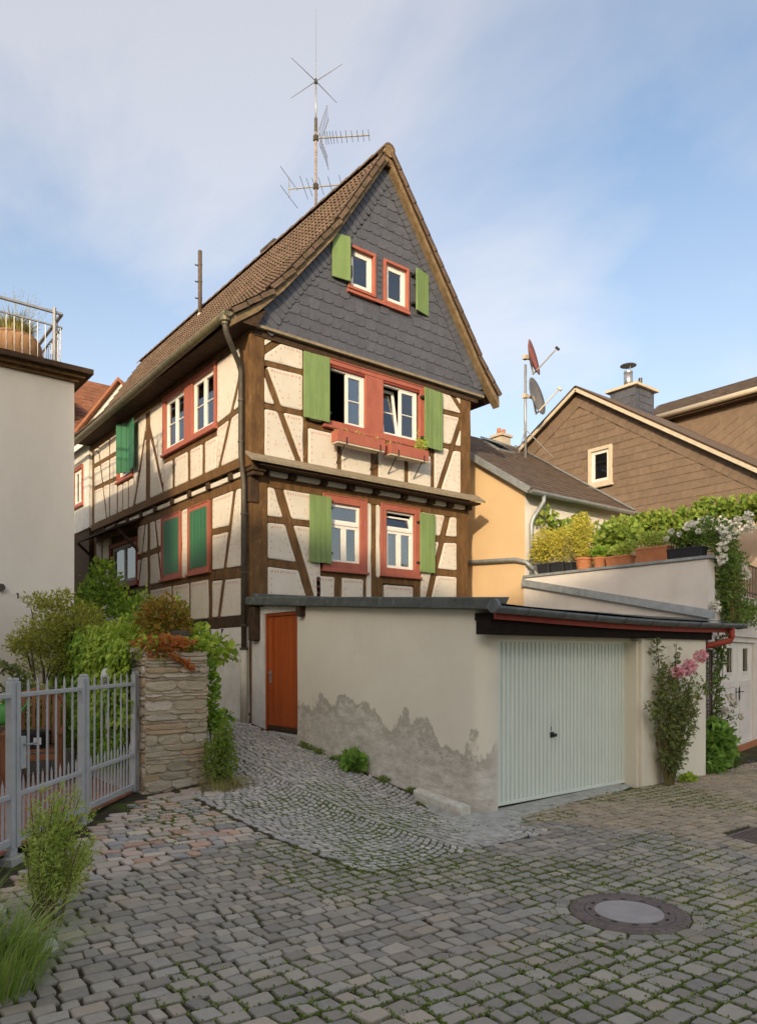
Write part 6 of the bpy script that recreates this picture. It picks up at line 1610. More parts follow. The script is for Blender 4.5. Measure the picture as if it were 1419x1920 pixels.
# ---------------------------------------------------------------- right-hand neighbours
# yellow house behind the garage
yh = thing('yellow_house', 'ochre yellow rendered house with a low brown tiled roof behind the garage', 'house', (6, -.95, 0))
EZ, TP = 5.20, .64
mb = MB()
mb.add([(6, -.92, -.1), (6, 6, -.1), (6, 6, 5.2), (6, 2.6, EZ + TP * 3.6), (6, -.92, EZ + TP * .15), (6.2, -.92, -.1), (6.2, 6, -.1), (6.2, 6, 5.2), (6.2, 2.6, EZ + TP * 3.6), (6.2, -.92, EZ + TP * .15)],
       [(0, 1, 2, 3, 4), (5, 9, 8, 7, 6), (0, 4, 9, 5), (1, 6, 7, 2), (2, 7, 8, 3), (3, 8, 9, 4), (0, 5, 6, 1)]); mb.build('gable_wall', 'yellow_wall', yh)
mb = MB(); mb.box(6.004, 9.8, -.925, -.75, 2.6, 5.3); mb.build('front_wall', 'terrace_wall', yh)
mb = MB()
for (y0, z0, y1, z1) in ((-1.15, EZ, 2.6, EZ + TP * 3.75), (2.6, EZ + TP * 3.75, 6.2, EZ + .05)):
    mb.hexa([(5.86, y0, z0), (9.78, y0, z0), (9.78, y1, z1), (5.86, y1, z1), (5.86, y0, z0 + .07), (9.78, y0, z0 + .07), (9.78, y1, z1 + .07), (5.86, y1, z1 + .07)])
yr = mb.build('roof', 'timber_dark', yh)
up = Vector((0, 1, TP)).normalized(); sl = math.hypot(3.75, TP * 3.75)
slates(yr, 'roof_tile', 'flat_tile', lambda s, t: .14 < s < 3.92 and 0 < t < sl, Vector((5.85, -1.16, EZ + .07)), (1, 0, 0), up, (0, 3.92), (0, sl), .19, .26, cap=300, corner=False)
mb = MB(); mb.bar((5.845, -1.17, EZ + .05), (5.845, 2.6, EZ + TP * 3.75 + .05), .03, .14); mb.build('verge_strip', 'zinc', yr)
mb = MB(); mb.bar((9.74, -1.15, EZ + .13), (9.74, 2.6, EZ + TP * 3.75 + .13), .07, .03); mb.build('flashing', 'zinc', yr)
mb = MB(); vs = []
for x in (5.80, 9.78):
    for r in (.075, .066):
        for j in range(9): a = math.pi + math.pi * j / 8; vs.append((x, -1.22 + math.cos(a) * r, EZ + .04 + math.sin(a) * r))
mb.add(vs, [(q + j, q + j + 1, 18 + q + j + 1, 18 + q + j) for q in (0, 9) for j in range(8)] + [(0, 9, 27, 18), (8, 17, 35, 26), tuple(range(9, 18)), tuple(range(27, 36))]); ygut = mb.build('gutter', 'zinc', yr, smooth=True)
mb = MB(); mb.tube([(6.25, -1.22, EZ - .02), (6.25, -1.22, EZ - .14), (6.22, -1.1, EZ - .32), (6.16, -1.02, EZ - .46), (6.12, -1.0, EZ - .6), (6.12, -1.0, 3.55)], .048, 12); mb.build('downpipe', 'zinc', yh, smooth=True)
mb = MB(); mb.tube([(5.94, 2.2, 4.02), (5.94, -.70, 3.86), (5.97, -.98, 3.78), (6.06, -1.12, 3.62)], .05, 12); mb.build('cross_pipe', 'zinc', yh, smooth=True)
# roof window left open
def rp(x, t, h=0.): q = Vector((x, -1.16, EZ + .07)) + up * t; return q + Vector((0, -up.z, up.y)) * h
mb = MB(); fr = lambda s, z, d: tuple(rp(s, z, d)); mb.ring(fr, 8.0, 8.62, 3.35, 4.15, .05, .0, .06); sk = mb.build('roof_window', 'zinc', yr)
op = lambda s, z, d: tuple(rp(s, z, d + .07 + (4.15 - z) * .12)); mb = MB(); mb.ring(op, 8.0, 8.62, 3.35, 4.15, .05, .0, .035); mb.build('sash', 'zinc', sk)
mb = MB(); mb.fbox(op, 8.05, 8.57, 3.40, 4.10, .012, .02); mb.build('pane', 'glass', sk)
# satellite dishes on their pole
sat = thing('satellite_mast', 'galvanised pole carrying two satellite dishes, one red and one grey', 'satellite dish', (8.9, 1.6, 7.0))
SX, SY = 8.87, 1.5
mb = MB(); mb.tube([(SX, SY, 6.9), (SX, SY, 9.45)], .035, 10); mb.build('pole', 'galvanized', sat, smooth=True)
for g in ((.5, -.5), (-.5, -.2)):
    mb = MB(); mb.tube([(SX, SY, 7.75), (SX + g[0], SY + g[1], 7.0)], .012, 6); mb.build('stay', 'galvanized', sat)
def dish(z, r, m, nrm, off):
    n = Vector(nrm).normalized(); c = Vector((SX, SY, z)) + RGT * off
    prof = [(.001, -.10), (r * .4, -.088), (r * .75, -.045), (r, .01), (r * .99, .02), (r * .75, -.035), (r * .4, -.078), (.001, -.09)]
    mb = MB(); mb.lathe(prof, 28, c, n); d = mb.build('dish', m, sat, smooth=True)
    b = c - n * .10; mb = MB(); mb.bar((SX, SY, z), b, .06, .06); mb.box(SX - .06, SX + .06, SY - .06, SY + .06, z - .05, z + .05); mb.build('mount', 'trim_cream', d)
    lo = c - Vector((0, 0, r * .93)) - n * .02; e = c + n * .62 + Vector((0, 0, .0 if m == 'dish_red' else -.06))
    mb = MB(); mb.bar(b, lo, .05, .04); mb.bar(lo, e, .022, .03); mb.build('arm', 'antenna' if m == 'dish_red' else 'trim_cream', d)
    mb = MB(); mb.tube([e - n * .03 + Vector((0, 0, .04)), e + n * .05 - Vector((0, 0, .06))], .035, 10); mb.build('receiver', 'black_metal' if m == 'dish_red' else 'trim_cream', d)
dish(9.30, .47, 'dish_red', RGT * .90 - FWD * .42 + Vector((0, 0, .22)), .22)
for o in [c for c in sat.children if c.name.startswith('dish')]: o.location.z += .34
dish(8.62, .50, 'dish_grey', RGT * .84 - FWD * .56 + Vector((0, 0, .22)), .30)
# brown slate-hung gable house
bh = thing('brown_slate_house', 'brown slate-hung gable house with one white window and cream verge', 'house', (9.8, -.5, 0))
AP = (.47, 8.62); BL = (4.2, 6.35); BR = (-6.2, 4.18)
FB = frame_left(9.8)
mb = MB(); hl = (-.50, .20, 6.12, 7.08); N_ = 26
for i in range(N_):
    z0, z1 = (2.5 + i * (8.6 - 2.5) / N_) if i else -.1, 2.5 + (i + 1) * (8.6 - 2.5) / N_; zm = (z0 + z1) / 2
    lo_ = max(-4.3, AP[0] - (AP[1] - zm) / .66); hi_ = min(4., AP[0] + (AP[1] - zm) / .61); seg = [(lo_, hi_)]
    if hl[2] < z1 and z0 < hl[3]: seg = [(lo_, hl[0]), (hl[1], hi_)]
    for a, b in seg: mb.fbox(FB, a, b, z0, z1, -.12, -.002)
bg_ = mb.build('gable_wall', 'brown_slate', bh)
mb = MB(); mb.box(9.95, 15, -4.3, -4.2, -.1, 5.4); mb.box(9.95, 15, 3.9, 4., 2.5, 6.4); mb.build('side_wall', 'brown_slate', bh)
def in_b(s, t): 
    y = -s
    if not inside([(-4.25, 4.85), (-4.25, 5.2), AP[:1] + (AP[1] - .30,), (3.9, 6.1), (3.9, 4.85)], y, t): return False
    return not (hl[0] - .1 < y < hl[1] + .1 and hl[2] - .07 < t < hl[3] + .07)
slates(bg_, 'slate', 'brown_slate', in_b, (9.80, 0, 0), (0, -1, 0), (0, 0, 1), (-4, 6), (4.85, 8.6), .185, .30, cap=300, corner=False)
FB2 = frame_left(9.8)
verge_scales(bg_, 'verge_slate', 'brown_slate', [(-4.3, 5.46), (AP[0], AP[1])], FB2, .30, .22, .022, 1, True)
verge_scales(bg_, 'verge_slate', 'brown_slate', [(AP[0], AP[1]), (3.2, 6.95)], FB2, .30, .22, .022, 1, True)
mb = MB(); mb.ring(FB2, hl[0], hl[1], hl[2], hl[3], .09, -.08, .05); mb.fbox(FB2, hl[0] - .03, hl[1] + .03, hl[2] - .06, hl[2], -.02, .07); mb.build('window_frame', 'trim_cream', bh, bev=.006)
window(bh, FB2, hl[0] + .09, hl[1] - .09, hl[2] + .09, hl[3] - .09, 1, 0, d=.0, fw=.04)
mb = MB(); mb.box(9.95, 10.6, -.9, .6, 5.9, 7.3); mb.build('room', 'interior', bh)
mb = MB()
for (y1, z1) in ((-4.6, AP[1] - .66 * (AP[0] + 4.6) + .06), (4.2, AP[1] - .61 * (4.2 - AP[0]) + .06)):
    mb.hexa([(9.62, AP[0], AP[1] + .06), (15.2, AP[0], AP[1] + .06), (15.2, y1, z1), (9.62, y1, z1), (9.62, AP[0], AP[1] + .16), (15.2, AP[0], AP[1] + .16), (15.2, y1, z1 + .10), (9.62, y1, z1 + .10)])
brf = mb.build('roof', 'flat_tile', bh)
for (y1, z1) in ((-4.6, AP[1] - .66 * (AP[0] + 4.6) + .05), (4.2, AP[1] - .61 * (4.2 - AP[0]) + .05)):
    mb = MB(); mb.bar((9.605, AP[0], AP[1] + .05), (9.605, y1, z1), .028, .085); mb.build('verge_board', 'trim_cream', brf)
    mb = MB(); mb.bar((9.64, AP[0], AP[1] + .13), (9.64, y1, z1 + .08), .12, .03); mb.build('verge_capping', 'timber_dark', brf)
# slate-hung chimney on its roof
chb = MB(); chb.box(11.5, 12.4, -.06, .72, 8.0, 9.06); cc = chb.build('chimney', 'slate', brf)
slates(cc, 'slate', 'slate', lambda s, t: True, (11.50, .72, 8.25), (0, -1, 0), (0, 0, 1), (.25, .55), (0, .72), .19, .26, corner=False)
slates(cc, 'slate', 'slate', lambda s, t: True, (11.5, -.062, 8.1), (1, 0, 0), (0, 0, 1), (.3, .7), (0, .86), .19, .26, corner=False)
mb = MB(); mb.box(11.40, 12.5, -.16, .82, 9.06, 9.13); mb.build('chimney_cap', 'trim_cream', cc)
fl_ = thing('flue_pipe', 'shiny steel flue pipe with a round cowl on the slate chimney', 'flue', (11.85, .35, 9.13))
mb = MB(); mb.tube([(11.8, .35, 9.12), (11.8, .35, 9.62)], .12, 16); mb.build('pipe', 'steel', fl_, smooth=True)
mb = MB(); mb.lathe([(.125, 0), (.125, .03)], 16, (11.8, .35, 9.58)); mb.build('collar', 'steel', fl_)
mb = MB(); mb.lathe([(.22, 0), (.21, .015), (.02, .05)], 18, (11.8, .35, 9.78)); mb.build('cowl', 'steel', fl_)
for a in range(3): mb = MB(); mb.tube([(11.8 + .1 * math.cos(a * 2.1), .35 + .1 * math.sin(a * 2.1), 9.6), (11.8 + .1 * math.cos(a * 2.1), .35 + .1 * math.sin(a * 2.1), 9.79)], .008, 5); mb.build('stay', 'steel', fl_)
mb = MB(); mb.tube([(12.15, .2, 9.12), (12.15, .2, 9.48)], .05, 10); mb.build('vent_stub', 'black_metal', label='short black vent stub beside the steel flue on the slate chimney', cat='vent')
# small far chimney over the yellow ridge
fc = thing('brick_chimney', 'small weathered brick chimney with pots beyond the yellow house ridge', 'chimney', (10.7, 4., 6.3))
mb = MB(); mb.box(10.5, 10.9, 3.8, 4.2, 6.2, 8.45); mb.build('stack', 'trim_cream', fc); mb = MB(); mb.box(10.45, 10.95, 3.75, 4.25, 8.45, 8.52); mb.build('cap', 'trim_cream', fc)
for x in (10.6, 10.8): mb = MB(); mb.lathe([(.07, 0), (.06, .2)], 10, (x, 4., 8.52)); mb.build('chimney_pot', 'terracotta', fc)
# second brown house further right
b2h = thing('eaves_house', 'brown clad house with long gutter and tiled roof rising behind the brown gable', 'house', (13.5, -3, 0))
mb = MB(); mb.box(13.7, 17, -6, .9, -.1, 8.6); w2 = mb.build('wall', 'brown_slate', b2h)
th_ = R(28); slates(w2, 'slate', 'brown_slate', lambda s, t: -.8 < (s * math.cos(th_) - t * math.sin(th_)) < 6.2 and 5.8 < 5.8 + (s * math.sin(th_) + t * math.cos(th_)) < 8.35,
       (13.695, 0, 5.8), (0, -math.cos(th_), math.sin(th_)), (0, math.sin(th_), math.cos(th_)), (-2, 8), (-4, 4), .22, .34, cap=300, corner=False)
mb = MB(); mb.hexa([(13.42, -6.2, 8.68), (14.9, -6.2, 9.50), (14.9, 1.2, 9.50), (13.42, 1.2, 8.68), (13.42, -6.2, 8.78), (14.9, -6.2, 9.60), (14.9, 1.2, 9.60), (13.42, 1.2, 8.78)]); mb.hexa([(14.9, -6.2, 9.50), (17.2, -6.2, 8.4), (17.2, 1.2, 8.4), (14.9, 1.2, 9.50), (14.9, -6.2, 9.60), (17.2, -6.2, 8.5), (17.2, 1.2, 8.5), (14.9, 1.2, 9.60)]); r2 = mb.build('roof', 'timber_dark', b2h)
up2 = Vector((1.48, 0, .82)).normalized(); slates(r2, 'roof_tile', 'flat_tile', lambda s, t: True, (13.42, 1.2, 8.78), (0, -1, 0), up2, (0.1, 7.3), (0, 1.6), .17, .25, cap=300, corner=False)
mb = MB(); mb.tube([(13.36, 1.2, 8.70), (13.36, -6.2, 8.70)], .075, 10); mb.build('gutter', 'trim_cream', b2h, smooth=True)
mb = MB(); mb.box(13.42, 13.7, -6.1, 1.1, 8.58, 8.66); mb.build('soffit', 'timber_dark', b2h)

# ---------------------------------------------------------------- terrace building with the white garage doors
tb = thing('terrace_garage', 'white rendered garage block with a planted roof terrace and panelled doors', 'garage', (6, -4.9, 0))
TD = Vector((.979, .205, 0)).normalized(); T0 = Vector((5.95, -4.95, 0))
FT = lambda s, z, d: tuple(T0 + TD * s + Vector((TD.y, -TD.x, 0)) * d + Vector((0, 0, z)))
mb = MB(); mb.box(5.95, 6.17, -4.93, -.93, -.1, 3.44); mb.build('parapet_wall', 'terrace_wall', tb)
mb = MB(); mb.bar((6.06, -5.0, 3.47), (6.06, -.93, 3.47), .30, .05); mb.build('coping', 'zinc', tb)
mb = MB(); a0, a1 = -.93, -5.05
for (za, zb, x) in ((0., .14, 5.90),):
    mb.hexa([(5.86, a0, 3.28), (5.955, a0, 3.28), (5.955, a1, 2.42), (5.86, a1, 2.42), (5.89, a0, 3.42), (5.955, a0, 3.42), (5.955, a1, 2.56), (5.89, a1, 2.56)])
mb.build('roof_flashing', 'zinc', tb)
mb = MB(); mb.box(6.17, 10.6, -4.6, -.93, 2.75, 2.9); mb.build('terrace_floor', 'concrete', tb)
mb = MB(); grid_wall(mb, FT, .05, 5.6, -.1, 2.95, [(.85, 3.15, .12, 2.06)], -.2, .0); mb.build('front_wall', 'terrace_wall', tb)
mb = MB(); mb.fbox(FT, .02, 5.6, 2.16, 2.24, .0, .05); mb.build('drip_moulding', 'terrace_wall', tb)
mb = MB(); mb.fbox(FT, .5, 5.6, -.1, .115, .0, .03); mb.build('plinth', 'terracotta', tb)
for k in range(2):
    a, b = .87 + k * 1.14, .87 + k * 1.14 + 1.12
    wn_ = (a + .33, a + .80, 1.46, 1.98)
    mb = MB(); grid_wall(mb, FT, a, b, .13, 2.05, [wn_], -.10, -.06); dl = mb.build('door_leaf', 'white_frame', tb)
    mb = MB(); mb.ring(FT, wn_[0], wn_[1], wn_[2], wn_[3], .035, -.065, -.045); mb.build('window_bead', 'white_frame', dl)
    mb = MB(); mb.fbox(FT, wn_[0] + .03, wn_[1] - .03, wn_[2] + .03, wn_[3] - .03, -.082, -.076); mb.build('pane', 'glass_green', dl)
    for j in range(9):
        z = .18 + j * .128; mb = MB(); mb.fbox(FT, a + .14, b - .14, z, z + .12, -.06, -.047); mb.build('board', 'terrace_wall', dl, bev=.004)
    s = b - .12 if k == 0 else a + .12
    mb = MB(); mb.fbox(FT, s - .02, s + .02, .95, 1.20, -.045, -.038); mb.tube([FT(s, 1.12, -.04), FT(s, 1.12, .01), FT(s + (-.1 if k == 0 else .1), 1.12, .012)], .008, 6); mb.build('handle', 'black_metal', dl)
mb = MB(); mb.box(6.4, 10, -4.0, -1.2, .05, 2.6); mb.build('inner_block', 'interior', tb)
# upper rear wall of the terrace, cream pillar
mb = MB(); mb.box(9.62, 9.80, -4.28, -.93, 2.6, 4.80); mb.build('rear_wall', 'peach_wall', tb)
mb = MB(); mb.box(8.7, 8.95, -3.25, -3.0, 2.9, 4.55); mb.build('pergola_pillar', 'terrace_wall', label='cream pillar carrying the grape vine on the roof terrace', cat='pillar', bev=.01)
mb = MB(); mb.box(8.72, 8.84, -4.6, -1.4, 4.55, 4.67); mb.build('pergola_beam', 'trim_cream', label='timber beam along the terrace under the grape vine', cat='beam', bev=.01)
rl = thing('terrace_railing', 'short dark iron railing at the terrace edge above white garage doors', 'railing', FT(2.4, 2.95, 0))
for z in (3.06, 3.60): mb = MB(); mb.bar(FT(1.6, z, -.05), FT(5.4, z, -.05), .03, .03); mb.build('rail', 'pipe_metal', rl)
for k in range(30): mb = MB(); mb.tube([FT(1.65 + k * .125, 2.95, -.05), FT(1.65 + k * .125, 3.6, -.05)], .009, 6); mb.build('baluster', 'pipe_metal', rl)
# vine over the terrace
vt = thing('terrace_vine', 'broad sunlit grape vine trained along the roof terrace', 'vine', (8.8, -1.5, 2.9))
mb = MB()
for k in range(21):
    y = -1.2 - k * .19; clump(mb, (8.5 + rnd.gauss(0, .12), y, 4.62 + .10 * nse(y, 0, 0, 1.4) + rnd.gauss(0, .05)), (.35, .26, .28), 170, .12, .115, .6)
for (y, z, r, n) in ((-1.2, 4.3, .36, 170), (-1.6, 4.05, .40, 200), (-2.0, 4.2, .38, 200), (-2.4, 4.3, .32, 140), (-.95, 4.85, .2, 60), (-.9, 4.4, .22, 70)): clump(mb, (7.6 + rnd.gauss(0, .2), y, z), r, int(n * 1.9), .115, .11)
clump(mb, (6.45, -1.1, 4.75), (.22, .15, .2), 60, .13, .12)
clump(mb, (6.9, -1.2, 4.5), (.5, .15, .22), 110, .14, .13)
mb.build('foliage', 'leaf_vine', vt, kind='stuff', norm=False)
mb = MB(); mb.tube([(8.8, -1.4, 2.9), (8.75, -1.4, 4.5), (8.6, -3, 4.65), (8.6, -4.9, 4.65)], [.035, .03, .02, .01], 8); mb.tube([(7.6, -1.1, 2.9), (7.5, -1.3, 4.3), (8.4, -1.8, 4.6)], [.025, .02, .01], 7); mb.tube([(7.4, -1.05, 2.9), (6.8, -1.1, 4.5), (6.4, -1.1, 4.8)], [.02, .012, .005], 6); mb.build('stem', 'bark', vt)
# pots on the parapet
CZ = 3.496
def bushpot(y, r, h, m, plant, label, box=False, L=None, prof=None):
    t = thing('plant_pot', label, 'plant pot', (6.06, y, CZ), 'plant pots on the terrace parapet')
    if box:
        hw = L / 2; mb = MB(); mb.hexa([(5.96, y - hw * .95, CZ), (6.16, y - hw * .95, CZ), (6.16, y + hw * .95, CZ), (5.96, y + hw * .95, CZ), (5.93, y - hw, CZ + h), (6.19, y - hw, CZ + h), (6.19, y + hw, CZ + h), (5.93, y + hw, CZ + h)])
        o = mb.build('trough', m, t, bev=.008); mb = MB(); mb.box(5.925, 6.195, y - hw - .005, y + hw + .005, CZ + h - .035, CZ + h - .002); mb.build('rim', m, o, bev=.006)
    else: pot(t, 'pot', m, (6.06, y, CZ), r, h)
    mb = MB()
    for c in plant[1]: clump(mb, (6.06 + c[0], y + c[1], CZ + h + c[2]), c[3], int(c[4] * 1.7), plant[2], plant[3])
    mb.build('foliage', plant[0], t, kind='stuff', norm=False)
    mb = MB()
    for k in range(5): mb.tube([(6.06, y + rnd.gauss(0, .03), CZ + h * .6), (6.06 + rnd.gauss(0, .04), y + rnd.gauss(0, .08), CZ + h + .16)], [.006, .003], 5)
    mb.build('stem', 'bark', t)
    return t
bushpot(-1.44, 0, .20, 'black_plastic', ('leaf_gold', [(0, .0, .38, (.30, .32, .36), 1500), (0, .15, .25, (.22, .22, .26), 500)], .05, .025), 'black square pot with a big round golden bush by the yellow house', True, .30)
bushpot(-1.79, 0, .20, 'black_plastic', ('leaf_gold', [(0, -.05, .36, (.26, .26, .36), 1100)], .05, .025), 'second black square pot with a golden bush, next to the terracotta pots', True, .32)
bushpot(-2.07, 0, .17, 'black_plastic', ('leaf_straw', [(0, .0, .30, (.16, .18, .28), 420)], .05, .015), 'narrow black pot with straw-coloured heather between golden bushes', True, .16)
bushpot(-2.36, .17, .23, 'terracotta', ('leaf_gold', [(0, .04, .50, (.22, .24, .42), 1100), (0, 0, .08, (.16, .18, .1), 160)], .05, .025), 'terracotta pot with an upright conical golden conifer')
bushpot(-2.73, .145, .20, 'terracotta', ('leaf_ivy', [(0, 0, .10, (.16, .17, .11), 380)], .05, .035), 'small terracotta pot with a low dark green plant')
bushpot(-3.18, 0, .18, 'terracotta', ('leaf_weed', [(0, .0, .10, (.13, .25, .10), 420), (0, -.2, .18, (.10, .12, .12), 120)], .05, .03), 'long low terracotta trough with pale trailing herbs', True, .50)
bushpot(-3.88, 0, .26, 'terracotta', ('leaf_weed', [(0, .1, .16, (.15, .26, .14), 600), (0, -.15, .14, (.14, .2, .14), 380)], .05, .02), 'large terracotta trough with bushy grey-green thyme', True, .62)
bp = bushpot(-4.50, 0, .18, 'black_plastic', ('leaf_rose_dark', [(0, .0, .16, (.16, .32, .18), 620)], .06, .045), 'black trough with white flowers at the terrace corner', True, .62)
def blooms(parent, pts, r, m):
    for (x, y, z) in pts:
        b = MB()
        for k in range(34):
            d = sphere_dir(); b.leaf(Vector((x, y, z)) + d * r * rnd.uniform(.2, .7), (d + sphere_dir() * .8).normalized(), d, r * .8, r * .75, .3)
        b.build('bloom', m, parent, norm=False)
blooms(bp, [(5.90, -4.30, 3.98), (5.88, -4.45, 3.90), (5.90, -4.58, 4.0), (5.95, -4.75, 3.92), (5.88, -4.70, 4.05), (5.92, -4.2, 3.86)], .05, 'petal_white')
rc = thing('cascading_rose', 'dense white rambling rose cascading over the terrace corner', 'rose', (6.5, -5.0, 2.3))
mb = MB()
for k in range(9): x = 6.2 + rnd.random() * .7; mb.tube([(x, -4.82, 3.4), (x + .05, -5.02, 3.3), (x + rnd.gauss(0, .1), -5.08, 2.4)], [.012, .009, .004], 6)
mb.build('cane', 'rose_cane', rc)
mb = MB()
for (s, z, r, n) in ((.45, 3.7, .34, 520), (.5, 3.3, .36, 620), (.6, 2.9, .36, 620), (.75, 2.55, .34, 520), (1.1, 2.62, .36, 420), (1.5, 2.6, .34, 360), (1.9, 2.6, .3, 300), (.9, 3.1, .34, 420), (.9, 3.5, .26, 260), (2.5, 2.6, .3, 260), (1.3, 3.5, .2, 120)): clump(mb, FT(s, z, .12), (r, .22, r * .85), n, .065, .045)
clump(mb, (6.3, -4.85, 3.98), (.3, .25, .25), 420, .065, .045)
clump(mb, (7.2, -4.3, 4.0), (.7, .3, .22), 420, .065, .045)
mb.build('foliage', 'leaf_rose_dark', rc, kind='stuff', norm=False)
blooms(rc, [(6.10, -5.1, 3.92), (6.18, -5.12, 3.80), (6.06, -5.12, 3.62), (6.08, -5.1, 3.42), (5.98, -5.02, 2.66), (6.0, -5.02, 2.6), (7.05, -4.98, 3.35), (7.25, -4.95, 3.25), (6.5, -5.1, 3.9)], .085, 'petal_white')
blooms(rc, [(6.6 + rnd.random() * 1.6, -4.3 + rnd.gauss(0, .2), 4.20 + rnd.gauss(0, .06)) for _ in range(26)], .09, 'petal_white')
# ---------------------------------------------------------------- white house with roof terrace, left
wh = thing('white_house', 'plain off-white rendered house with an overhanging flat roof terrace', 'house', (-2.5, 1.4, 0))
mb = MB(); mb.box(-13, -2.5, 1.4, 8, -.1, 6.30); mb.build('wall', 'white_wall', wh)
mb = MB(); mb.box(-13, -2.26, 1.16, 8.2, 6.42, 6.50); mb.build('roof_slab', 'timber_dark', wh)
mb = MB(); mb.box(-13, -2.44, 1.34, 8.1, 6.302, 6.36); mb.box(-13, -2.36, 1.26, 8.15, 6.36, 6.418); mb.build('eaves_moulding', 'timber', wh)
mb = MB(); mb.tube([(-3.36, 1.40, 2.78), (-3.36, 1.35, 2.78), (-3.36, 1.33, 2.70)], .012, 6); mb.build('wall_hook', 'pipe_metal', wh)
mb = MB(); mb.tube([(-3.60, 1.41, 2.86), (-3.60, 1.33, 2.86)], .06, 14); mb.build('vent_outlet', 'pipe_metal', wh)
ra = thing('balustrade', 'galvanised steel balustrade around the roof terrace', 'railing', (-2.68, 1.5, 6.5))
RX, RY = -2.68, 1.46
for z, w in ((7.40, .05), (7.18, .03), (6.58, .03)):
    mb = MB(); mb.bar((-13, RY, z), (RX, RY, z), w, w * .7); mb.build('rail', 'galvanized', ra)
    mb = MB(); mb.bar((RX, RY, z - .002), (RX, 8, z - .002), w, w * .7); mb.build('rail', 'galvanized', ra)
for k in range(9): mb = MB(); mb.tube([(-2.80 - k * 1.3, RY - .03, 6.48), (-2.80 - k * 1.3, RY - .03, 7.46)], .028, 10); mb.build('post', 'galvanized', ra)
for k in range(5): mb = MB(); mb.tube([(RX, 1.8 + k * 1.4, 6.48), (RX, 1.8 + k * 1.4, 7.42)], .028, 10); mb.build('post', 'galvanized', ra)
for k in range(60): mb = MB(); mb.tube([(RX - .02 - k * .115, RY, 6.58), (RX - .02 - k * .115, RY, 7.18)], .006, 6); mb.build('baluster', 'galvanized', ra)
for k in range(46): mb = MB(); mb.tube([(RX, 1.58 + k * .115, 6.58), (RX, 1.58 + k * .115, 7.18)], .006, 6); mb.build('baluster', 'galvanized', ra)
gpz = thing('grass_planter', 'large round tan pot of feathery grass on the roof terrace', 'planter', (-3.38, 2.15, 6.5))
mb = MB(); mb.lathe([(.26, 0), (.40, .12), (.46, .30), (.44, .46), (.36, .58), (.33, .58), (.33, .5)], 28, (-3.28, 2.1, 6.5)); mb.build('pot', 'tan_pot', gpz, smooth=True)
mb = MB(); blades(mb, (-3.28, 2.1, 7.0), .26, 620, .45, .006, .7); mb.build('grass', 'leaf_straw', gpz, kind='stuff', norm=False)
mb = MB(); blades(mb, (-3.28, 2.1, 7.0), .24, 360, .34, .008, .8); mb.build('leaves', 'leaf_gold', gpz, kind='stuff', norm=False)
mb = MB()
for k in range(26):
    b = Vector((-3.22 + rnd.gauss(0, .12), 2.1 + rnd.gauss(0, .08), 7.1)); e = b + Vector((.18 + rnd.gauss(0, .2), 0, rnd.uniform(.5, .85))); mb.tube([b, e], [.002, .0012], 4)
    for j in range(12): p = b.lerp(e, .7 + .3 * rnd.random()); mb.leaf(p, sphere_dir(), sphere_dir(), .03, .005)
mb.build('plume', 'leaf_straw', gpz, kind='stuff', norm=False)
# ---------------------------------------------------------------- roofs behind, seen between the two houses
def simple_house(name, label, cx, cy, w, d, h, rh, ang, wallm, roofm, tiles=None, win=()):
    t = thing(name, label, 'house', (cx, cy, 0)); c, s_ = math.cos(R(ang)), math.sin(R(ang))
    P = lambda a, b, z: (cx + a * c - b * s_, cy + a * s_ + b * c, z)
    fr = lambda s, z, dd: P(s, -d / 2 - dd, z)
    mb = MB(); mb.add([P(-w / 2, -d / 2, -.2), P(w / 2, -d / 2, -.2), P(w / 2, d / 2, -.2), P(-w / 2, d / 2, -.2), P(-w / 2, -d / 2, h), P(w / 2, -d / 2, h), P(w / 2, d / 2, h), P(-w / 2, d / 2, h), P(-w / 2, 0, h + rh), P(w / 2, 0, h + rh)],
                      [(0, 1, 5, 4), (2, 3, 7, 6), (1, 2, 6, 9, 5), (3, 0, 4, 8, 7), (0, 3, 2, 1), (4, 5, 9, 8), (6, 7, 8, 9)]); mb.build('wall', wallm, t)
    k = rh / (d / 2); ov = .35
    mb = MB()
    for sg in (-1, 1):
        a = [P(-w / 2 - .2, sg * (d / 2 + ov), h - k * ov + .03), P(w / 2 + .2, sg * (d / 2 + ov), h - k * ov + .03), P(w / 2 + .2, 0, h + rh + .03), P(-w / 2 - .2, 0, h + rh + .03)]
        mb.hexa(a + [(x, y, z + .12) for x, y, z in a])
    r = mb.build('roof', roofm, t)
    if tiles:
        o = Vector(P(-w / 2 - .2, -(d / 2 + ov), h - k * ov + .16)); upv = Vector((-s_ * (d / 2), c * (d / 2), rh)).normalized(); L = math.hypot(d / 2 + ov, k * (d / 2 + ov))
        slates(r, 'roof_tile', roofm, lambda s, tt: s > 0 and s < w + .3 and tt < L - .1, o, (c, s_, 0), upv, (0, w + .4), (0, L), tiles, tiles * 1.1, cap=300, corner=False)
    for (a, z, ww, hh) in win:
        f2 = lambda s, z_, dd, a=a: fr(a + s, z_, dd)
        mb = MB(); mb.ring(f2, -ww / 2 - .1, ww / 2 + .1, z - .1, z + hh + .1, .1, .0, .05); o = mb.build('window_frame', 'white_frame', t)
        mb = MB(); mb.fbox(f2, -ww / 2, ww / 2, z, z + hh, .005, .02); mb.build('pane', 'glass', o)
        mb = MB(); mb.fbox(f2, -.03, .03, z, z + hh, .02, .045); mb.build('mullion', 'white_frame', o)
    return t, P
ra_, P = simple_house('orange_roof_house', 'old house with a weathered orange tiled roof beyond the lane', 1.6, 18.6, 7.0, 6.4, 9.6, 2.9, 0, 'base_plaster', 'orange_tile', .30)
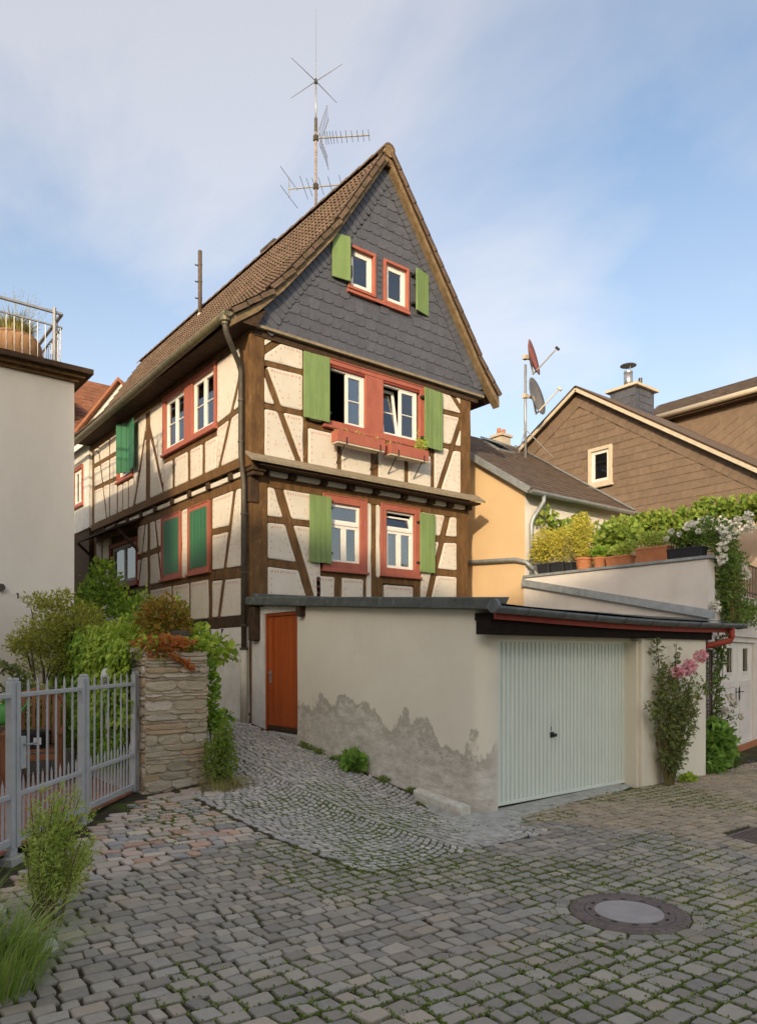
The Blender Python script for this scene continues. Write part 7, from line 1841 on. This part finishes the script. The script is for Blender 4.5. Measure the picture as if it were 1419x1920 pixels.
dm = MB(); dm.box(.55, 1.55, 15.75, 17.4, 9.9, 10.75); d_ = dm.build('dormer', 'timber_dark', ra_)
mb = MB(); mb.box(.7, 1.4, 15.70, 15.76, 10.0, 10.65); mb.build('window_frame', 'white_frame', d_); mb = MB(); mb.box(.79, 1.31, 15.685, 15.70, 10.08, 10.57); mb.build('pane', 'glass', d_)
mb = MB(); mb.hexa([(.35, 15.55, 10.68), (1.75, 15.55, 10.68), (1.75, 18, 11.5), (.35, 18, 11.5), (.35, 15.55, 10.78), (1.75, 15.55, 10.78), (1.75, 18, 11.6), (.35, 18, 11.6)]); mb.build('dormer_roof', 'orange_tile', d_)
ta, P = simple_house('gable_end_house', 'white gabled house with orange roof tucked behind the timbered house end', 3.6, 14.9, 3.6, 4.6, 8.3, 2.7, 48, 'base_plaster', 'orange_tile', .28)
sp = thing('slate_tower_roof', 'steep dark slate roof peak showing beyond the timbered house ridge', 'roof', (5.4, 19.5, 0))
mb = MB(); mb.box(3.6, 7.2, 17.7, 21.3, -.2, 10.0); mb.build('wall', 'base_plaster', sp)
mb = MB(); mb.add([(3.4, 17.5, 10), (7.4, 17.5, 10), (7.4, 21.5, 10), (3.4, 21.5, 10), (4.9, 18.8, 13.6), (5.9, 18.8, 13.6), (5.9, 20.2, 13.6), (4.9, 20.2, 13.6), (5.4, 19.5, 13.9)], [(0, 1, 5, 4), (1, 2, 6, 5), (2, 3, 7, 6), (3, 0, 4, 7), (4, 5, 8), (5, 6, 8), (6, 7, 8), (7, 4, 8), (0, 3, 2, 1)]); mb.build('roof', 'slate', sp)
# ---------------------------------------------------------------- houses across the street: they keep the low sun off the paving
SA = Vector((.78, .63, 0)).normalized(); SW = Vector((SA.y, -SA.x, 0)); ANG = math.degrees(math.atan2(SW.y, SW.x))
def across(name, label, w0, w1, ridge, eave, wallm, a=-25.):
    c = SA * a + SW * ((w0 + w1) / 2); w = w1 - w0
    t, P = simple_house(name, label, c.x, c.y, w, 8.4, eave, ridge - eave - .15, ANG + 180, wallm, 'orange_tile', None,
                 [(-w / 2 + w * (k + .5) / 4, z, .95, 1.35) for k in range(4) for z in (1.1, 3.9, 6.3) if z + 1.5 < eave])
across('townhouse', 'tall pale townhouse across the street, left of the row', -15, -2.7, 13.5, 8.6, 'white_wall')
across('townhouse', 'ochre townhouse in the middle of the row across the street', -2.6, 6.2, 11.4, 7.4, 'yellow_wall')
across('townhouse', 'peach townhouse at the end of the row across the street', 6.3, 17, 12.4, 8.0, 'peach_wall')
